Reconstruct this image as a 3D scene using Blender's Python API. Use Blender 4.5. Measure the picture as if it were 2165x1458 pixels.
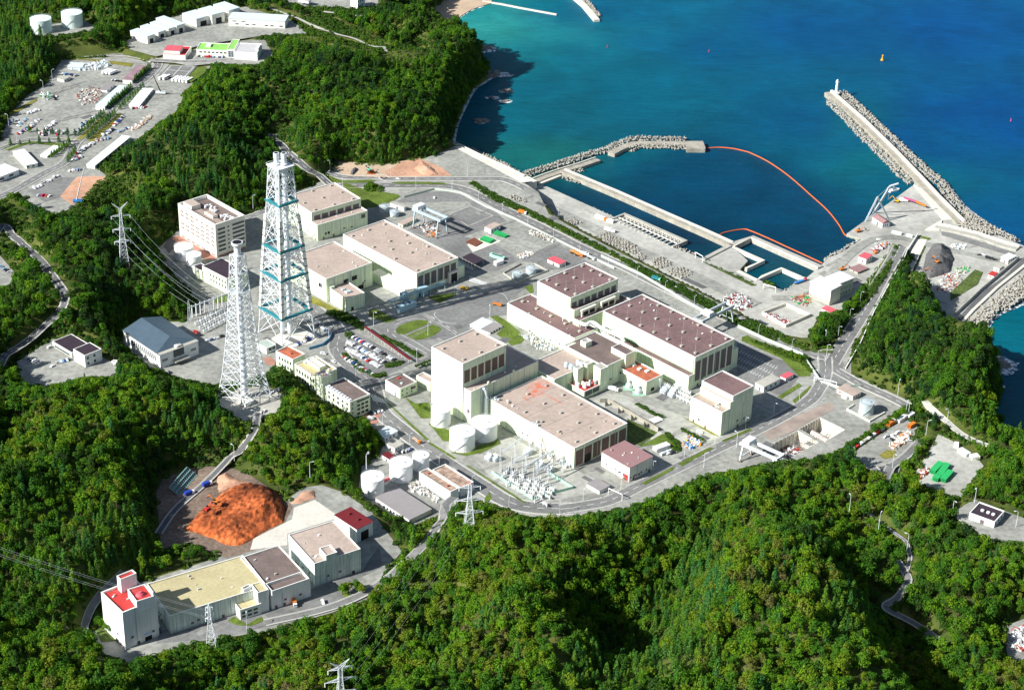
import bpy, bmesh, math, random
import numpy as np
from mathutils import Vector, Matrix
from mathutils.geometry import tessellate_polygon
for o in list(bpy.data.objects): bpy.data.objects.remove(o)
SC=bpy.context.scene; C=SC.collection
R_=math.radians
# ---------------- camera
F_PX=4133.98; PITCH=R_(28.8134); ROLL=R_(1.47817); H=750.0
Fw=Vector((0,math.cos(PITCH),-math.sin(PITCH))); _R=Vector((1,0,0)); _U=_R.cross(Fw)
CR=math.cos(ROLL)*_R+math.sin(ROLL)*_U; CU=-math.sin(ROLL)*_R+math.cos(ROLL)*_U
cam=bpy.data.cameras.new('camera'); co=bpy.data.objects.new('camera',cam); C.objects.link(co)
cam.sensor_width=36; cam.lens=F_PX/2165*36; cam.clip_start=5; cam.clip_end=30000
m3=Matrix((CR,CU,-Fw)).transposed(); co.matrix_world=Matrix.Translation((0,0,H))@m3.to_4x4()
SC.camera=co
# ---------------- sky, sun, exposure
SUN_AZ=R_(28); SUN_EL=R_(35)            # direction the light travels (azimuth from +X), elevation
W=bpy.data.worlds.new('World'); SC.world=W; W.use_nodes=True
nt=W.node_tree; bg=nt.nodes['Background']; sky=nt.nodes.new('ShaderNodeTexSky')
sky.sky_type='NISHITA'; sky.sun_disc=False; sky.sun_elevation=SUN_EL
sky.sun_rotation=math.atan2(-math.cos(SUN_AZ),-math.sin(SUN_AZ))
nt.links.new(sky.outputs[0],bg.inputs[0]); bg.inputs[1].default_value=0.062
sl=bpy.data.lights.new('sun','SUN'); sl.energy=4.9; sl.angle=R_(.5); sl.color=(1,.975,.93)
so=bpy.data.objects.new('sun',sl); C.objects.link(so)
sd=Vector((math.cos(SUN_AZ)*math.cos(SUN_EL),math.sin(SUN_AZ)*math.cos(SUN_EL),-math.sin(SUN_EL)))
so.rotation_euler=sd.to_track_quat('-Z','Y').to_euler(); so.location=(-500,600,600)
SC.view_settings.view_transform='Standard'; SC.view_settings.look='None'
SC.view_settings.exposure=0.68; SC.view_settings.gamma=1
# ---------------- picture point -> place on a level
ZT={'F':(0,0,1),'Z1':(0,0,3.471),'Z2':(560,0,3.471),'Z3':(340,300,4.05),'Z4':(780,280,4.05),'Z5':(1080,240,4.05),'Z6':(1560,140,3.471),
'Y1':(0,380,3.471),'Y2':(400,480,3.471),'Y3':(780,560,4.05),'Y4':(1040,540,3.471),'Y5':(1560,480,3.471),'Y6':(1240,700,3.471),'Y7':(720,800,3.007),
'W1':(160,960,2.927),'W2':(660,1050,3.093),'W3':(1300,950,2.503),'W4':(1660,780,4.287),'W5':(0,700,3.471),
'V1':(1000,740,5.608),'V2':(1240,600,5.608),'V3':(1420,760,8.1),'V4':(210,1180,6.945),'V5':(720,450,7.675),'V7':(740,930,6.368),'V8':(360,400,8.1)}
def q1(t,p): a,b,k=ZT[t]; return (a+p[0]/k,b+p[1]/k)
def q(t,*c): return [q1(t,(c[i],c[i+1])) for i in range(0,len(c),2)]
def ray(p): return Fw+CR*((p[0]-1082.5)/F_PX)+CU*((729-p[1])/F_PX)
def U(p,z=0.0):
    d=ray(p); t=(H-z)/-d.z; return Vector((d.x*t,d.y*t,z))
def PJ(P):
    v=Vector(P)-Vector((0,0,H)); d=v.dot(Fw); return (1082.5+F_PX*v.dot(CR)/d,729-F_PX*v.dot(CU)/d)
def height_from(p,yb,zb=0.0):
    lo,hi=0.,260.
    for _ in range(40):
        m=(lo+hi)/2; v=U(p,zb+m); v.z=zb
        if PJ(v)[1]<yb: lo=m
        else: hi=m
    return lo
SEA=-13.5; APR=-10.5
# ---------------- materials
MT={}
def newmat(name):
    m=bpy.data.materials.new(name); m.use_nodes=True; return m,m.node_tree,m.node_tree.nodes['Principled BSDF']
def mat(name,col,rough=.8,var=.12,sc=.15,metal=0,detail=4,bump=0,fine=0,world=True,spec=.3,streak=0,seam=0):
    if name in MT: return MT[name]
    m,t,b=newmat(name); N=t.nodes; L=t.links
    b.inputs['Roughness'].default_value=rough; b.inputs['Metallic'].default_value=metal; b.inputs['Specular IOR Level'].default_value=spec
    if world: g=N.new('ShaderNodeNewGeometry'); src=g.outputs['Position']
    else: g=N.new('ShaderNodeTexCoord'); src=g.outputs['Object']
    n=N.new('ShaderNodeTexNoise'); n.inputs['Scale'].default_value=sc; n.inputs['Detail'].default_value=detail
    L.new(src,n.inputs['Vector'])
    r=N.new('ShaderNodeMapRange'); r.inputs[1].default_value=.3; r.inputs[2].default_value=.7; r.inputs[3].default_value=1-var; r.inputs[4].default_value=1+var
    L.new(n.outputs[0],r.inputs[0]); val=r.outputs[0]
    def mul(a,sck,am,stretch=None):
        n2=N.new('ShaderNodeTexNoise'); n2.inputs['Scale'].default_value=sck; n2.inputs['Detail'].default_value=3
        if stretch:
            mp=N.new('ShaderNodeMapping'); mp.inputs['Scale'].default_value=stretch; L.new(src,mp.inputs[0]); L.new(mp.outputs[0],n2.inputs['Vector'])
        else: L.new(src,n2.inputs['Vector'])
        r2=N.new('ShaderNodeMapRange'); r2.inputs[1].default_value=.35; r2.inputs[2].default_value=.65; r2.inputs[3].default_value=1-am; r2.inputs[4].default_value=1+am
        L.new(n2.outputs[0],r2.inputs[0]); mm=N.new('ShaderNodeMath'); mm.operation='MULTIPLY'; L.new(a,mm.inputs[0]); L.new(r2.outputs[0],mm.inputs[1]); return mm.outputs[0]
    if fine: val=mul(val,sc*8,fine)
    if streak: val=mul(val,1.0,streak,(.9,.9,.05))
    if seam:
        tc=N.new('ShaderNodeTexCoord'); sp=N.new('ShaderNodeSeparateXYZ'); L.new(tc.outputs['Object'],sp.inputs[0])
        ad=N.new('ShaderNodeMath'); L.new(sp.outputs[0],ad.inputs[0]); L.new(sp.outputs[1],ad.inputs[1])
        pp=N.new('ShaderNodeMath'); pp.operation='PINGPONG'; L.new(ad.outputs[0],pp.inputs[0]); pp.inputs[1].default_value=seam/2
        p2=N.new('ShaderNodeMath'); p2.operation='PINGPONG'; L.new(sp.outputs[2],p2.inputs[0]); p2.inputs[1].default_value=seam*.8
        mn=N.new('ShaderNodeMath'); mn.operation='MINIMUM'; L.new(pp.outputs[0],mn.inputs[0]); L.new(p2.outputs[0],mn.inputs[1])
        r3=N.new('ShaderNodeMapRange'); r3.inputs[1].default_value=.08; r3.inputs[2].default_value=.25; r3.inputs[3].default_value=.84; r3.inputs[4].default_value=1; L.new(mn.outputs[0],r3.inputs[0])
        m9=N.new('ShaderNodeMath'); m9.operation='MULTIPLY'; L.new(val,m9.inputs[0]); L.new(r3.outputs[0],m9.inputs[1]); val=m9.outputs[0]
    v=N.new('ShaderNodeVectorMath'); v.operation='SCALE'; v.inputs[0].default_value=col; L.new(val,v.inputs['Scale']); L.new(v.outputs[0],b.inputs['Base Color'])
    if bump:
        bp=N.new('ShaderNodeBump'); bp.inputs['Strength'].default_value=bump; bp.inputs['Distance'].default_value=.5; L.new(n.outputs[0],bp.inputs['Height']); L.new(bp.outputs[0],b.inputs['Normal'])
    MT[name]=m; return m
cream=mat('cream_wall',(.7,.77,.57),.85,.06,.05,streak=.12,seam=6)
cream2=mat('pale_wall',(.8,.8,.73),.85,.06,.06,streak=.1,seam=5)
beigew=mat('beige_tile_wall',(.76,.71,.62),.8,.05,.1)
whitew=mat('white_wall',(.84,.85,.84),.7,.05,.08,streak=.08)
greyw=mat('grey_green_wall',(.6,.68,.63),.8,.08,.08,streak=.2,seam=4)
coping=mat('coping',(.86,.86,.8),.7,.03,.2)
taupe=mat('taupe_roof',(.44,.355,.30),.9,.11,.05,fine=.08,seam=9)
maroon=mat('maroon_roof',(.19,.12,.118),.9,.2,.06,fine=.1)
brownr=mat('brown_roof',(.17,.13,.118),.9,.22,.1,fine=.12)
khaki=mat('khaki_roof',(.52,.46,.26),.9,.09,.06,fine=.07,seam=8)
redroof=mat('red_roof',(.5,.045,.04),.8,.12,.3)
dredroof=mat('dark_red_roof',(.16,.018,.022),.6,.08,.3)
pinkroof=mat('pink_roof',(.62,.11,.14),.7,.08,.3)
pbrown=mat('pink_brown_roof',(.31,.18,.18),.7,.05,.3)
blackroof=mat('dark_purple_roof',(.045,.032,.045),.7,.12,.2)
slate=mat('slate_blue_roof',(.075,.115,.15),.45,.08,.15)
ltblue=mat('pale_blue_metal_roof',(.62,.72,.76),.5,.05,.2)
greyroof=mat('grey_metal_roof',(.3,.28,.28),.5,.05,.2)
greenroof=mat('green_roof',(.25,.55,.12),.9,.15,.2)
rust=mat('rust_roof',(.42,.13,.07),.9,.25,.2,fine=.1)
panelb=mat('brown_louvre',(.16,.1,.085),.7,.08,.5)
panelg=mat('grey_louvre',(.15,.12,.13),.7,.08,.5)
black=mat('black_opening',(.012,.012,.014),.6,0,1)
glass=mat('window_glass',(.03,.05,.06),.15,0,1,spec=.6)
conc=mat('concrete',(.42,.41,.36),.9,.13,.12,fine=.08,streak=.08)
concd=mat('old_concrete',(.36,.34,.28),.95,.2,.1,fine=.12,streak=.1)
concl=mat('light_concrete',(.68,.65,.56),.9,.1,.06,fine=.05)
steelw=mat('white_steel',(.72,.76,.79),.45,.03,.5)
steelg=mat('grey_steel',(.48,.53,.55),.5,.08,.4)
teal=mat('teal_steel',(.03,.22,.26),.6,.1,.4)
tankw=mat('white_tank',(.86,.87,.86),.5,.03,.2,streak=.03)
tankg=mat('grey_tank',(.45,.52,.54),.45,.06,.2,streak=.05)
tankt=mat('mint_tank',(.7,.82,.77),.5,.03,.2)
asph=mat('asphalt',(.195,.197,.19),.95,.2,.035,fine=.12)
asphd=mat('dark_asphalt',(.12,.122,.122),.95,.15,.05,fine=.08)
gravel=mat('gravel',(.29,.295,.265),.95,.22,.03,fine=.16)
gravl=mat('light_gravel',(.4,.4,.36),.95,.2,.03,fine=.1)
pinkg=mat('pink_earth',(.52,.3,.2),.95,.16,.04,fine=.12)
brickp=mat('red_paving',(.4,.2,.15),.95,.12,.1)
sand=mat('sand',(.5,.38,.27),.95,.12,.05,fine=.08)
orange_soil=mat('orange_soil',(.34,.085,.025),.98,.75,.035,fine=.5,bump=.5)
greysoil=mat('grey_spoil',(.12,.12,.12),.98,.15,.1,fine=.15)
grass=mat('grass',(.1,.15,.02),.95,.3,.08,fine=.25)
grassd=mat('rough_grass',(.075,.11,.025),.95,.35,.05,fine=.35)
dryg=mat('dry_grass',(.2,.19,.035),.95,.25,.08,fine=.25)
paint=mat('road_paint',(.8,.8,.78),.8,.08,.3)
kerb=mat('kerb',(.62,.6,.54),.9,.08,.3)
orange=mat('orange_paint',(.65,.2,.03),.5,.05,1)
redp=mat('red_paint',(.5,.04,.03),.5,.05,1)
yellow=mat('yellow_paint',(.75,.42,.02),.5,.05,1)
greenp=mat('green_tarp',(.03,.4,.12),.6,.12,1)
mintp=mat('mint_tarp',(.2,.6,.4),.6,.08,1)
bluep=mat('blue_tarp',(.03,.22,.55),.6,.2,1)
tyre=mat('tyre',(.02,.02,.02),.9,0,1)
rock=mat('rock',(.2,.19,.17),.95,.35,.3,fine=.2,bump=.8)
bark=mat('bark',(.09,.065,.045),.95,.2,1)
redlight=mat('red_white_mast',(.6,.15,.15),.5,.1,1)
foam=mat('foam',(.8,.85,.87),.9,.1,.5)
def objcol():
    m,t,b=newmat('vehicle_paint'); o=t.nodes.new('ShaderNodeObjectInfo'); t.links.new(o.outputs['Color'],b.inputs['Base Color'])
    b.inputs['Roughness'].default_value=.35; b.inputs['Coat Weight'].default_value=.4; return m
carp=objcol()
# ---------------- mesh builder
class MB:
    def __init__(s): s.v=[];s.f=[];s.m=[];s.k=0
    def add(s,vs,fs):
        n=len(s.v); s.v+=[tuple(v) for v in vs]; s.f+=[tuple(i+n for i in f) for f in fs]; s.m+=[s.k]*len(fs); return s
    def mi(s,k): s.k=k; return s
    def box(s,x0,y0,z0,x1,y1,z1,bottom=True):
        vs=[(x0,y0,z0),(x1,y0,z0),(x1,y1,z0),(x0,y1,z0),(x0,y0,z1),(x1,y0,z1),(x1,y1,z1),(x0,y1,z1)]
        fs=[(4,5,6,7),(0,1,5,4),(1,2,6,5),(2,3,7,6),(3,0,4,7)]
        if bottom: fs.append((3,2,1,0))
        return s.add(vs,fs)
    def rbox(s,c,sx,sy,z0,z1,a=0,taper=1.0):
        ca,sa=math.cos(a),math.sin(a); vs=[]
        for z,k in ((z0,1),(z1,taper)):
            for ux,uy in ((-1,-1),(1,-1),(1,1),(-1,1)):
                x=ux*sx/2*k;y=uy*sy/2*k; vs.append((c[0]+x*ca-y*sa,c[1]+x*sa+y*ca,z))
        return s.add(vs,[(4,5,6,7),(0,1,5,4),(1,2,6,5),(2,3,7,6),(3,0,4,7),(3,2,1,0)])
    def bar(s,p,r,w,w2=None,n=4):
        p=Vector(p);r=Vector(r);d=(r-p)
        if d.length<1e-6: return s
        d.normalize(); a=d.cross(Vector((0,0,1)) if abs(d.z)<.95 else Vector((1,0,0))).normalized(); b=d.cross(a)
        w2=w if w2 is None else w2; vs=[]
        for P,ww in ((p,w),(r,w2)):
            for i in range(n):
                t=2*math.pi*(i+.5)/n; vs.append(P+(a*math.cos(t)+b*math.sin(t))*ww)
        fs=[(i,(i+1)%n,(i+1)%n+n,i+n) for i in range(n)]+[tuple(range(n))[::-1],tuple(range(n,2*n))]
        return s.add(vs,fs)
    def tube(s,pts,w,n=6):
        for a,b in zip(pts,pts[1:]): s.bar(a,b,w,n=n)
        return s
    def cyl(s,c,r,z0,z1,n=24,r2=None,cap=True,dome=0):
        r2=r if r2 is None else r2; vs=[]
        for z,rr in ((z0,r),(z1,r2)):
            for i in range(n):
                t=2*math.pi*i/n; vs.append((c[0]+rr*math.cos(t),c[1]+rr*math.sin(t),z))
        fs=[(i,(i+1)%n,(i+1)%n+n,i+n) for i in range(n)]
        if dome:
            vs.append((c[0],c[1],z1+dome)); fs+=[(n+i,n+(i+1)%n,2*n) for i in range(n)]
        elif cap: fs.append(tuple(range(n,2*n)))
        return s.add(vs,fs)
    def prism(s,poly,z0,z1,bottom=False):
        n=len(poly); A=sum(poly[i][0]*poly[(i+1)%n][1]-poly[(i+1)%n][0]*poly[i][1] for i in range(n))
        if A<0: poly=poly[::-1]
        vs=[(p[0],p[1],z0) for p in poly]+[(p[0],p[1],z1) for p in poly]
        s.add(vs,[(i,(i+1)%n,(i+1)%n+n,i+n) for i in range(n)])
        s.flat(poly,z1); return s
    def flat(s,poly,z):
        vs=[Vector((p[0],p[1],0)) for p in poly]; tr=tessellate_polygon([vs]); out=[]
        for a,b,c in tr:
            x=(vs[b]-vs[a]).cross(vs[c]-vs[a]).z; out.append((a,b,c) if x>0 else (a,c,b))
        zz=z if callable(z) else (lambda x,y:z)
        return s.add([(p[0],p[1],zz(p[0],p[1])) for p in poly],out)
    def build(s,name,mats,parent=None,loc=None,rotz=0,smooth=False):
        me=bpy.data.meshes.new(name); me.from_pydata(s.v,[],s.f)
        if not isinstance(mats,(list,tuple)): mats=[mats]
        for x in mats: me.materials.append(x)
        if len(mats)>1: me.polygons.foreach_set('material_index',s.m)
        if smooth: me.polygons.foreach_set('use_smooth',[True]*len(me.polygons))
        me.update(); o=bpy.data.objects.new(name,me); C.objects.link(o)
        if parent: o.parent=parent
        if loc is not None: o.location=loc
        o.rotation_euler.z=rotz; return o
def tag(o,label=None,cat=None,group=None,kind=None):
    if label:o['label']=label
    if cat:o['category']=cat
    if group:o['group']=group
    if kind:o['kind']=kind
    return o
def thing(name,label,cat,loc=(0,0,0),rotz=0,group=None):
    o=bpy.data.objects.new(name,None); o.empty_display_size=.5; C.objects.link(o); o.location=loc; o.rotation_euler=(0,0,rotz)
    return tag(o,label,cat,group)
def dup(r,loc,rotz=0,label=None,group=None,scale=None,color=None):
    n=r.copy(); C.objects.link(n); n.location=loc; n.rotation_euler=(0,0,rotz)
    if label:n['label']=label
    if group:n['group']=group
    if scale:n.scale=(scale,)*3 if not isinstance(scale,tuple) else scale
    if color:n.color=color
    for ch in list(r.children):
        c=ch.copy(); C.objects.link(c); c.parent=n
        for g in ch.children:
            d=g.copy(); C.objects.link(d); d.parent=c
    return n
# ================= LAND
def catmull(pts,n=6):
    out=[]
    for i in range(len(pts)-1):
        p0=pts[max(i-1,0)];p1=pts[i];p2=pts[i+1];p3=pts[min(i+2,len(pts)-1)]
        for k in range(n):
            t=k/n; out.append(tuple(.5*((2*b)+(c-a)*t+(2*a-5*b+4*c-d)*t*t+(-a+3*b-3*c+d)*t**3) for a,b,c,d in zip(p0,p1,p2,p3)))
    out.append(tuple(pts[-1])); return out
# coast line (picture points at sea level), then round the off-picture sides
COAST=[(900,-60),(985,-20),(1022,6),(988,22),(950,45),(962,75),(985,110),(1012,138),(1040,158),(1030,172),(1004,190),(985,225),(968,270),(958,318),(1008,351),(1070,382),(1105,394),(1125,386),(1147,396),(1228,435),(1295,464),(1428,531),(1473,548),(1484,552),(1547,524),(1553,528),(1581,556),(1564,575),(1606,598),(1630,601),(1642,616),(1660,622),(1704,594),(1735,568),(1750,552),(1785,537),(1826,510),(1792,500),(1826,473),(1931,397),(1985,420),(2040,455),(2090,490),(2151,520),(2250,560),(2240,575),(2165,612),(2095,662),(2040,715),(2060,765),(2100,782),(2124,826),(2108,883),(2128,943),(2190,965),(2400,1000)]
CW=[U(p,SEA) for p in COAST]
landpoly=[(v.x,v.y) for v in CW]+[(560,700),(-700,700),(-900,2600),(-60,2600)]
# flat pads: name, level, picture outline, material
PADS=[
('plant_yard',0.,[(520,455),(600,420),(690,378),(720,345),(800,352),(930,330),(962,312),(1100,380),(1138,406),(1160,452),(1205,478),(1300,528),(1386,572),(1501,630),(1613,693),(1660,718),(1710,742),(1762,735),(1850,600),(1893,520),(1915,525),(1870,620),(1800,740),(1800,790),(1930,850),(1880,880),(1800,935),(1745,965),(1640,985),(1570,990),(1480,1010),(1400,1045),(1330,1075),(1200,1095),(1120,1098),(1040,1075),(985,1055),(880,1115),(790,1070),(755,1050),(765,985),(800,965),(815,930),(770,885),(700,855),(640,800),(585,765),(560,800),(440,820),(330,790),(255,725),(290,680),(390,680),(420,640),(395,610),(350,560),(335,525),(372,490),(400,470)],gravel),
('harbour_apron',APR,[(1120,396),(1147,390),(1295,457),(1428,525),(1484,546),(1547,518),(1581,551),(1564,570),(1606,592),(1640,608),(1660,615),(1704,588),(1735,562),(1750,546),(1785,531),(1822,505),(1790,494),(1826,468),(1930,392),(1990,430),(2050,470),(2151,514),(2250,555),(2240,590),(2165,600),(2035,715),(2010,735),(2000,700),(1985,640),(1940,610),(1915,590),(1930,540),(1900,520),(1850,580),(1790,645),(1770,665),(1735,660),(1705,718),(1650,704),(1560,660),(1460,608),(1386,568),(1300,525),(1205,475),(1150,440)],gravl),
('quarry_yard',20.,[(0,300),(20,245),(60,200),(95,180),(130,128),(255,118),(330,135),(395,130),(445,140),(430,165),(390,195),(375,240),(335,260),(300,290),(262,310),(205,355),(225,372),(150,440),(120,455),(60,430),(35,400),(0,425),(-60,440),(-60,310)],gravel),
('warehouse_yard',24.,[(265,90),(320,48),(390,30),(520,15),(620,45),(650,72),(560,75),(430,95),(330,120),(275,105)],gravel),
('office_yard',22.,[(320,122),(345,95),(400,88),(440,80),(560,85),(580,118),(545,140),(450,135),(400,140)],gravel),
('tank_terrace',34.,[(66,68),(110,50),(180,44),(205,58),(195,66),(120,76),(75,78)],gravel),
('valley_yard',10.,[(195,1340),(222,1290),(300,1230),(470,1175),(560,1130),(590,1070),(640,1030),(680,1025),(725,1040),(785,1080),(815,1120),(850,1165),(812,1210),(780,1265),(700,1295),(560,1335),(420,1355),(330,1385),(270,1400),(220,1385)],gravel),
('spoil_yard',10.,[(340,1160),(330,1040),(345,1010),(420,985),(480,985),(530,1005),(600,1050),(620,1070),(600,1110),(545,1160),(480,1180),(430,1160),(400,1150)],mat('dark_earth',(.2,.15,.115),.98,.3,.05,fine=.2)),
('stack_terrace',15.,[(455,850),(500,820),(560,815),(600,835),(590,870),(545,895),(510,890)],conc),
('west_car_park',12.,[(35,765),(110,715),(160,725),(245,770),(255,795),(170,800),(100,820),(50,812)],gravel),
('store_yard',8.,[(1790,965),(1850,925),(1920,880),(1940,900),(1925,950),(1905,985),(1895,1010),(1850,1000)],gravel),
('container_yard',12.,[(1960,960),(1985,915),(2060,960),(2080,985),(2055,1015),(2030,1055),(1940,1020),(1935,1000)],gravl),
('hut_yard',22.,[(2010,1085),(2060,1055),(2165,1095),(2260,1130),(2200,1160),(2110,1150),(2050,1120)],gravel),
('roadside_lot',14.,[(-60,545),(0,540),(30,575),(32,590),(0,618),(-60,640)],gravel),
('edge_yard',24.,[(2118,1325),(2200,1295),(2270,1360),(2200,1405),(2132,1392)],gravel),
('far_road_verge',26.,[(560,-10),(800,-20),(800,12),(740,18),(640,14)],gravel),
]
PW=[]
for n,z,p,m in PADS: PW.append((n,z,[(v.x,v.y) for v in (U(a,z) for a in p)],m))
def pip(X,Y,poly):
    c=np.zeros(X.shape,bool); n=len(poly)
    for i in range(n):
        x1,y1=poly[i];x2,y2=poly[(i+1)%n]
        k=((y1>Y)!=(y2>Y))
        with np.errstate(divide='ignore',invalid='ignore'): c^= k&(X<(x2-x1)*(Y-y1)/((y2-y1) if y2!=y1 else 1e-9)+x1)
    return c
def pdist(X,Y,poly,closed=True):
    D=np.full(X.shape,1e9); n=len(poly)
    for i in range(n if closed else n-1):
        x1,y1=poly[i];x2,y2=poly[(i+1)%n]; dx,dy=x2-x1,y2-y1; l=dx*dx+dy*dy+1e-9
        t=np.clip(((X-x1)*dx+(Y-y1)*dy)/l,0,1); D=np.minimum(D,np.hypot(X-x1-t*dx,Y-y1-t*dy))
    return D
# ground heights at picture points
HP=[(800,180,40),(900,120,30),(950,190,22),(860,250,30),(700,240,36),(640,180,34),(750,120,38),(930,70,30),(700,60,24),(850,70,26),(560,190,32),(500,160,28),(450,250,34),(380,320,28),(560,290,20),(300,300,20),(450,360,20),(560,380,12),(650,320,12),(330,420,14),(230,420,18),(300,480,14),
(60,60,40),(150,20,50),(20,130,36),(50,180,28),(300,20,40),(250,80,36),(420,10,34),(560,0,30),(680,0,26),(850,20,20),(920,20,6),(1000,-40,2),
(150,480,26),(60,470,26),(262,570,30),(180,560,34),(330,570,22),(60,650,36),(200,660,32),(320,660,14),(130,620,20),(140,690,22),(20,560,22),(60,740,16),(0,720,40),
(60,880,38),(200,850,30),(330,850,28),(450,850,20),(100,845,22),(250,820,16),(100,960,66),(250,960,58),(350,950,44),(50,1060,64),(180,1080,50),(280,1080,36),(430,920,40),(60,1180,52),(150,1200,36),(240,1180,28),(350,1170,26),(420,1150,14),
(620,880,22),(680,930,24),(740,965,16),(600,950,22),(560,980,16),(520,930,22),(660,985,22),(770,1010,8),(720,1010,12),
(100,1380,34),(40,1440,46),(200,1430,36),(320,1430,22),(448,1385,14),(520,1420,6),(600,1400,16),(640,1350,22),(700,1330,24),(720,1450,36),(780,1350,30),(830,1420,22),(840,1300,22),
(850,1180,26),(900,1130,26),(990,1130,36),(950,1200,34),(900,1260,22),(960,1290,40),(1050,1200,50),(1200,1140,34),(1350,1100,24),(1350,1072,12),(1250,1090,10),(1150,1100,14),(1500,1035,14),(1640,1003,14),(1430,1060,18),(1100,1300,66),(1000,1400,62),(1200,1250,62),(1300,1180,48),(1180,1400,62),(1290,1440,40),(1320,1300,34),(1400,1180,34),(1450,1110,28),(1380,1400,24),(1480,1240,30),
(1550,1075,34),(1650,1045,30),(1760,1020,20),(1580,1150,66),(1680,1120,62),(1620,1250,76),(1500,1370,56),(1560,1440,70),(1700,1380,78),(1750,1250,62),(1820,1150,38),(1850,1330,40),(1900,1260,24),(1880,1180,28),(1790,1060,20),(1850,1090,18),(1900,1050,18),(1950,1100,26),
(2000,1200,48),(2100,1230,46),(2050,1330,36),(1950,1400,40),(2150,1350,26),(2120,1000,34),(2060,1020,22),(2160,1080,22),(1900,1450,60),(2100,1450,40),(2165,980,26),
(1870,740,24),(1900,680,16),(1960,740,34),(1900,800,26),(1960,830,34),(2040,800,26),(2060,880,22),(2000,900,16),(1950,880,8),(1830,800,3),(2080,920,14),(1740,710,4),(2070,960,10),(2110,940,0),
(-150,100,50),(-150,500,34),(-150,900,60),(-150,1300,50),(300,1600,40),(900,1600,50),(1500,1600,60),(2100,1600,40),(2350,1100,20),(2350,1300,24),(300,-150,50),(700,-150,40),(-150,-150,60)]

# ridge and valley lines sharpen the relief
LN=[([(1040,1120),(1120,1190),(1180,1300),(1150,1400),(1090,1470)],[30,48,66,68,62]),([(900,1130),(915,1200),(890,1290),(850,1380),(820,1470)],[16,14,12,12,14]),
([(1470,1120),(1430,1200),(1390,1290),(1330,1400),(1290,1470)],[22,16,10,8,6]),([(1520,1080),(1570,1170),(1610,1270),(1530,1380),(1450,1470)],[34,60,78,72,66]),([(1660,1060),(1690,1150),(1710,1260),(1730,1360),(1760,1470)],[32,58,66,76,80]),
([(1870,1170),(1850,1240),(1890,1310),(1950,1400),(2000,1470)],[14,10,12,12,14]),([(1940,1170),(2040,1190),(2165,1240)],[30,46,50]),([(2060,1330),(2100,1450)],[40,44]),
([(-20,940),(150,895),(300,890),(430,870)],[52,46,42,28]),([(0,985),(140,940),(220,900)],[36,34,38]),([(60,1080),(200,1000),(320,920),(440,900)],[72,70,64,46]),([(345,985),(320,1060),(290,1140),(200,1190),(120,1240),(40,1300)],[20,12,8,8,14,24]),
([(480,1350),(540,1400),(560,1470)],[4,2,0]),([(640,1370),(740,1340),(840,1280)],[34,30,24]),([(640,875),(690,920),(750,965)],[20,26,16]),
([(300,300),(380,290),(470,240),(560,200)],[34,38,42,42]),([(700,260),(800,200),(880,150),(940,120)],[38,42,36,26]),([(620,300),(680,190)],[14,30]),([(560,250),(575,330)],[14,14]),([(870,230),(850,290)],[38,30]),
([(170,480),(200,590),(240,650)],[34,38,36]),([(300,600),(360,640)],[16,10]),([(1900,700),(1960,760),(1990,830)],[22,42,40])]
for P_,Z_ in LN:
    for i in range(len(P_)-1):
        for k in range(4): f=k/4; HP.append((P_[i][0]+(P_[i+1][0]-P_[i][0])*f,P_[i][1]+(P_[i+1][1]-P_[i][1])*f,Z_[i]+(Z_[i+1]-Z_[i])*f))
    HP.append((*P_[-1],Z_[-1]))
HX=np.array([[*U((a,b),z)[:2],z] for a,b,z in HP])
STEP=4.0; X0,Y0,X1,Y1=-900.,780.,760.,2560.
gx=np.arange(X0,X1+.1,STEP); gy=np.arange(Y0,Y1+.1,STEP); GX,GY=np.meshgrid(gx,gy)
num=np.zeros(GX.shape); den=np.zeros(GX.shape)
for x,y,z in HX:
    d2=(GX-x)**2+(GY-y)**2; w=np.exp(-d2/(2*26.**2))+1e-3/(1+d2/400.)**1.5*20+1e-9; num+=w*z; den+=w
HGT=num/den
rs=np.random.RandomState(3)
def vnoise(X,Y,s,seed):
    r=np.random.RandomState(seed); g=r.rand(400,400); x=X/s+100; y=Y/s+100; i=np.floor(x).astype(int)%399; j=np.floor(y).astype(int)%399; fx=x-np.floor(x); fy=y-np.floor(y)
    fx=fx*fx*(3-2*fx); fy=fy*fy*(3-2*fy)
    return (g[j,i]*(1-fx)+g[j,i+1]*fx)*(1-fy)+(g[j+1,i]*(1-fx)+g[j+1,i+1]*fx)*fy-.5
HGT+=vnoise(GX,GY,60,1)*15+vnoise(GX,GY,27,2)*9
bl=HGT.copy()
for _ in range(3):
    for ax in(0,1):
        c_=np.cumsum(np.concatenate([np.repeat(np.take(bl,[0],ax),15,ax),bl,np.repeat(np.take(bl,[-1],ax),14,ax)],ax),ax); n_=bl.shape[ax]
        z0_=np.zeros_like(np.take(c_,[0],ax)); c_=np.concatenate([z0_,c_],ax); bl=(np.take(c_,range(29,29+n_),ax)-np.take(c_,range(0,n_),ax))/29
dp=np.full(GX.shape,1e9)
for n,z,p,m in PW: dp=np.minimum(dp,pdist(GX,GY,p))
HGT=HGT+(HGT-bl)*.45*np.clip((dp-25)/45,0,1)
HGT=np.maximum(HGT,-4)
inl=pip(GX,GY,landpoly); dl=pdist(GX,GY,landpoly)
sm=lambda t:np.clip(t,0,1)**2*(3-2*np.clip(t,0,1))
k=sm(dl/22.); HGT=np.where(inl,(SEA-1)*(1-k)+HGT*k,SEA-1-np.minimum(dl*.6,14))
PITS=[]
wsum=np.zeros(GX.shape); psum=np.zeros(GX.shape); ins=np.zeros(GX.shape,bool)
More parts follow.
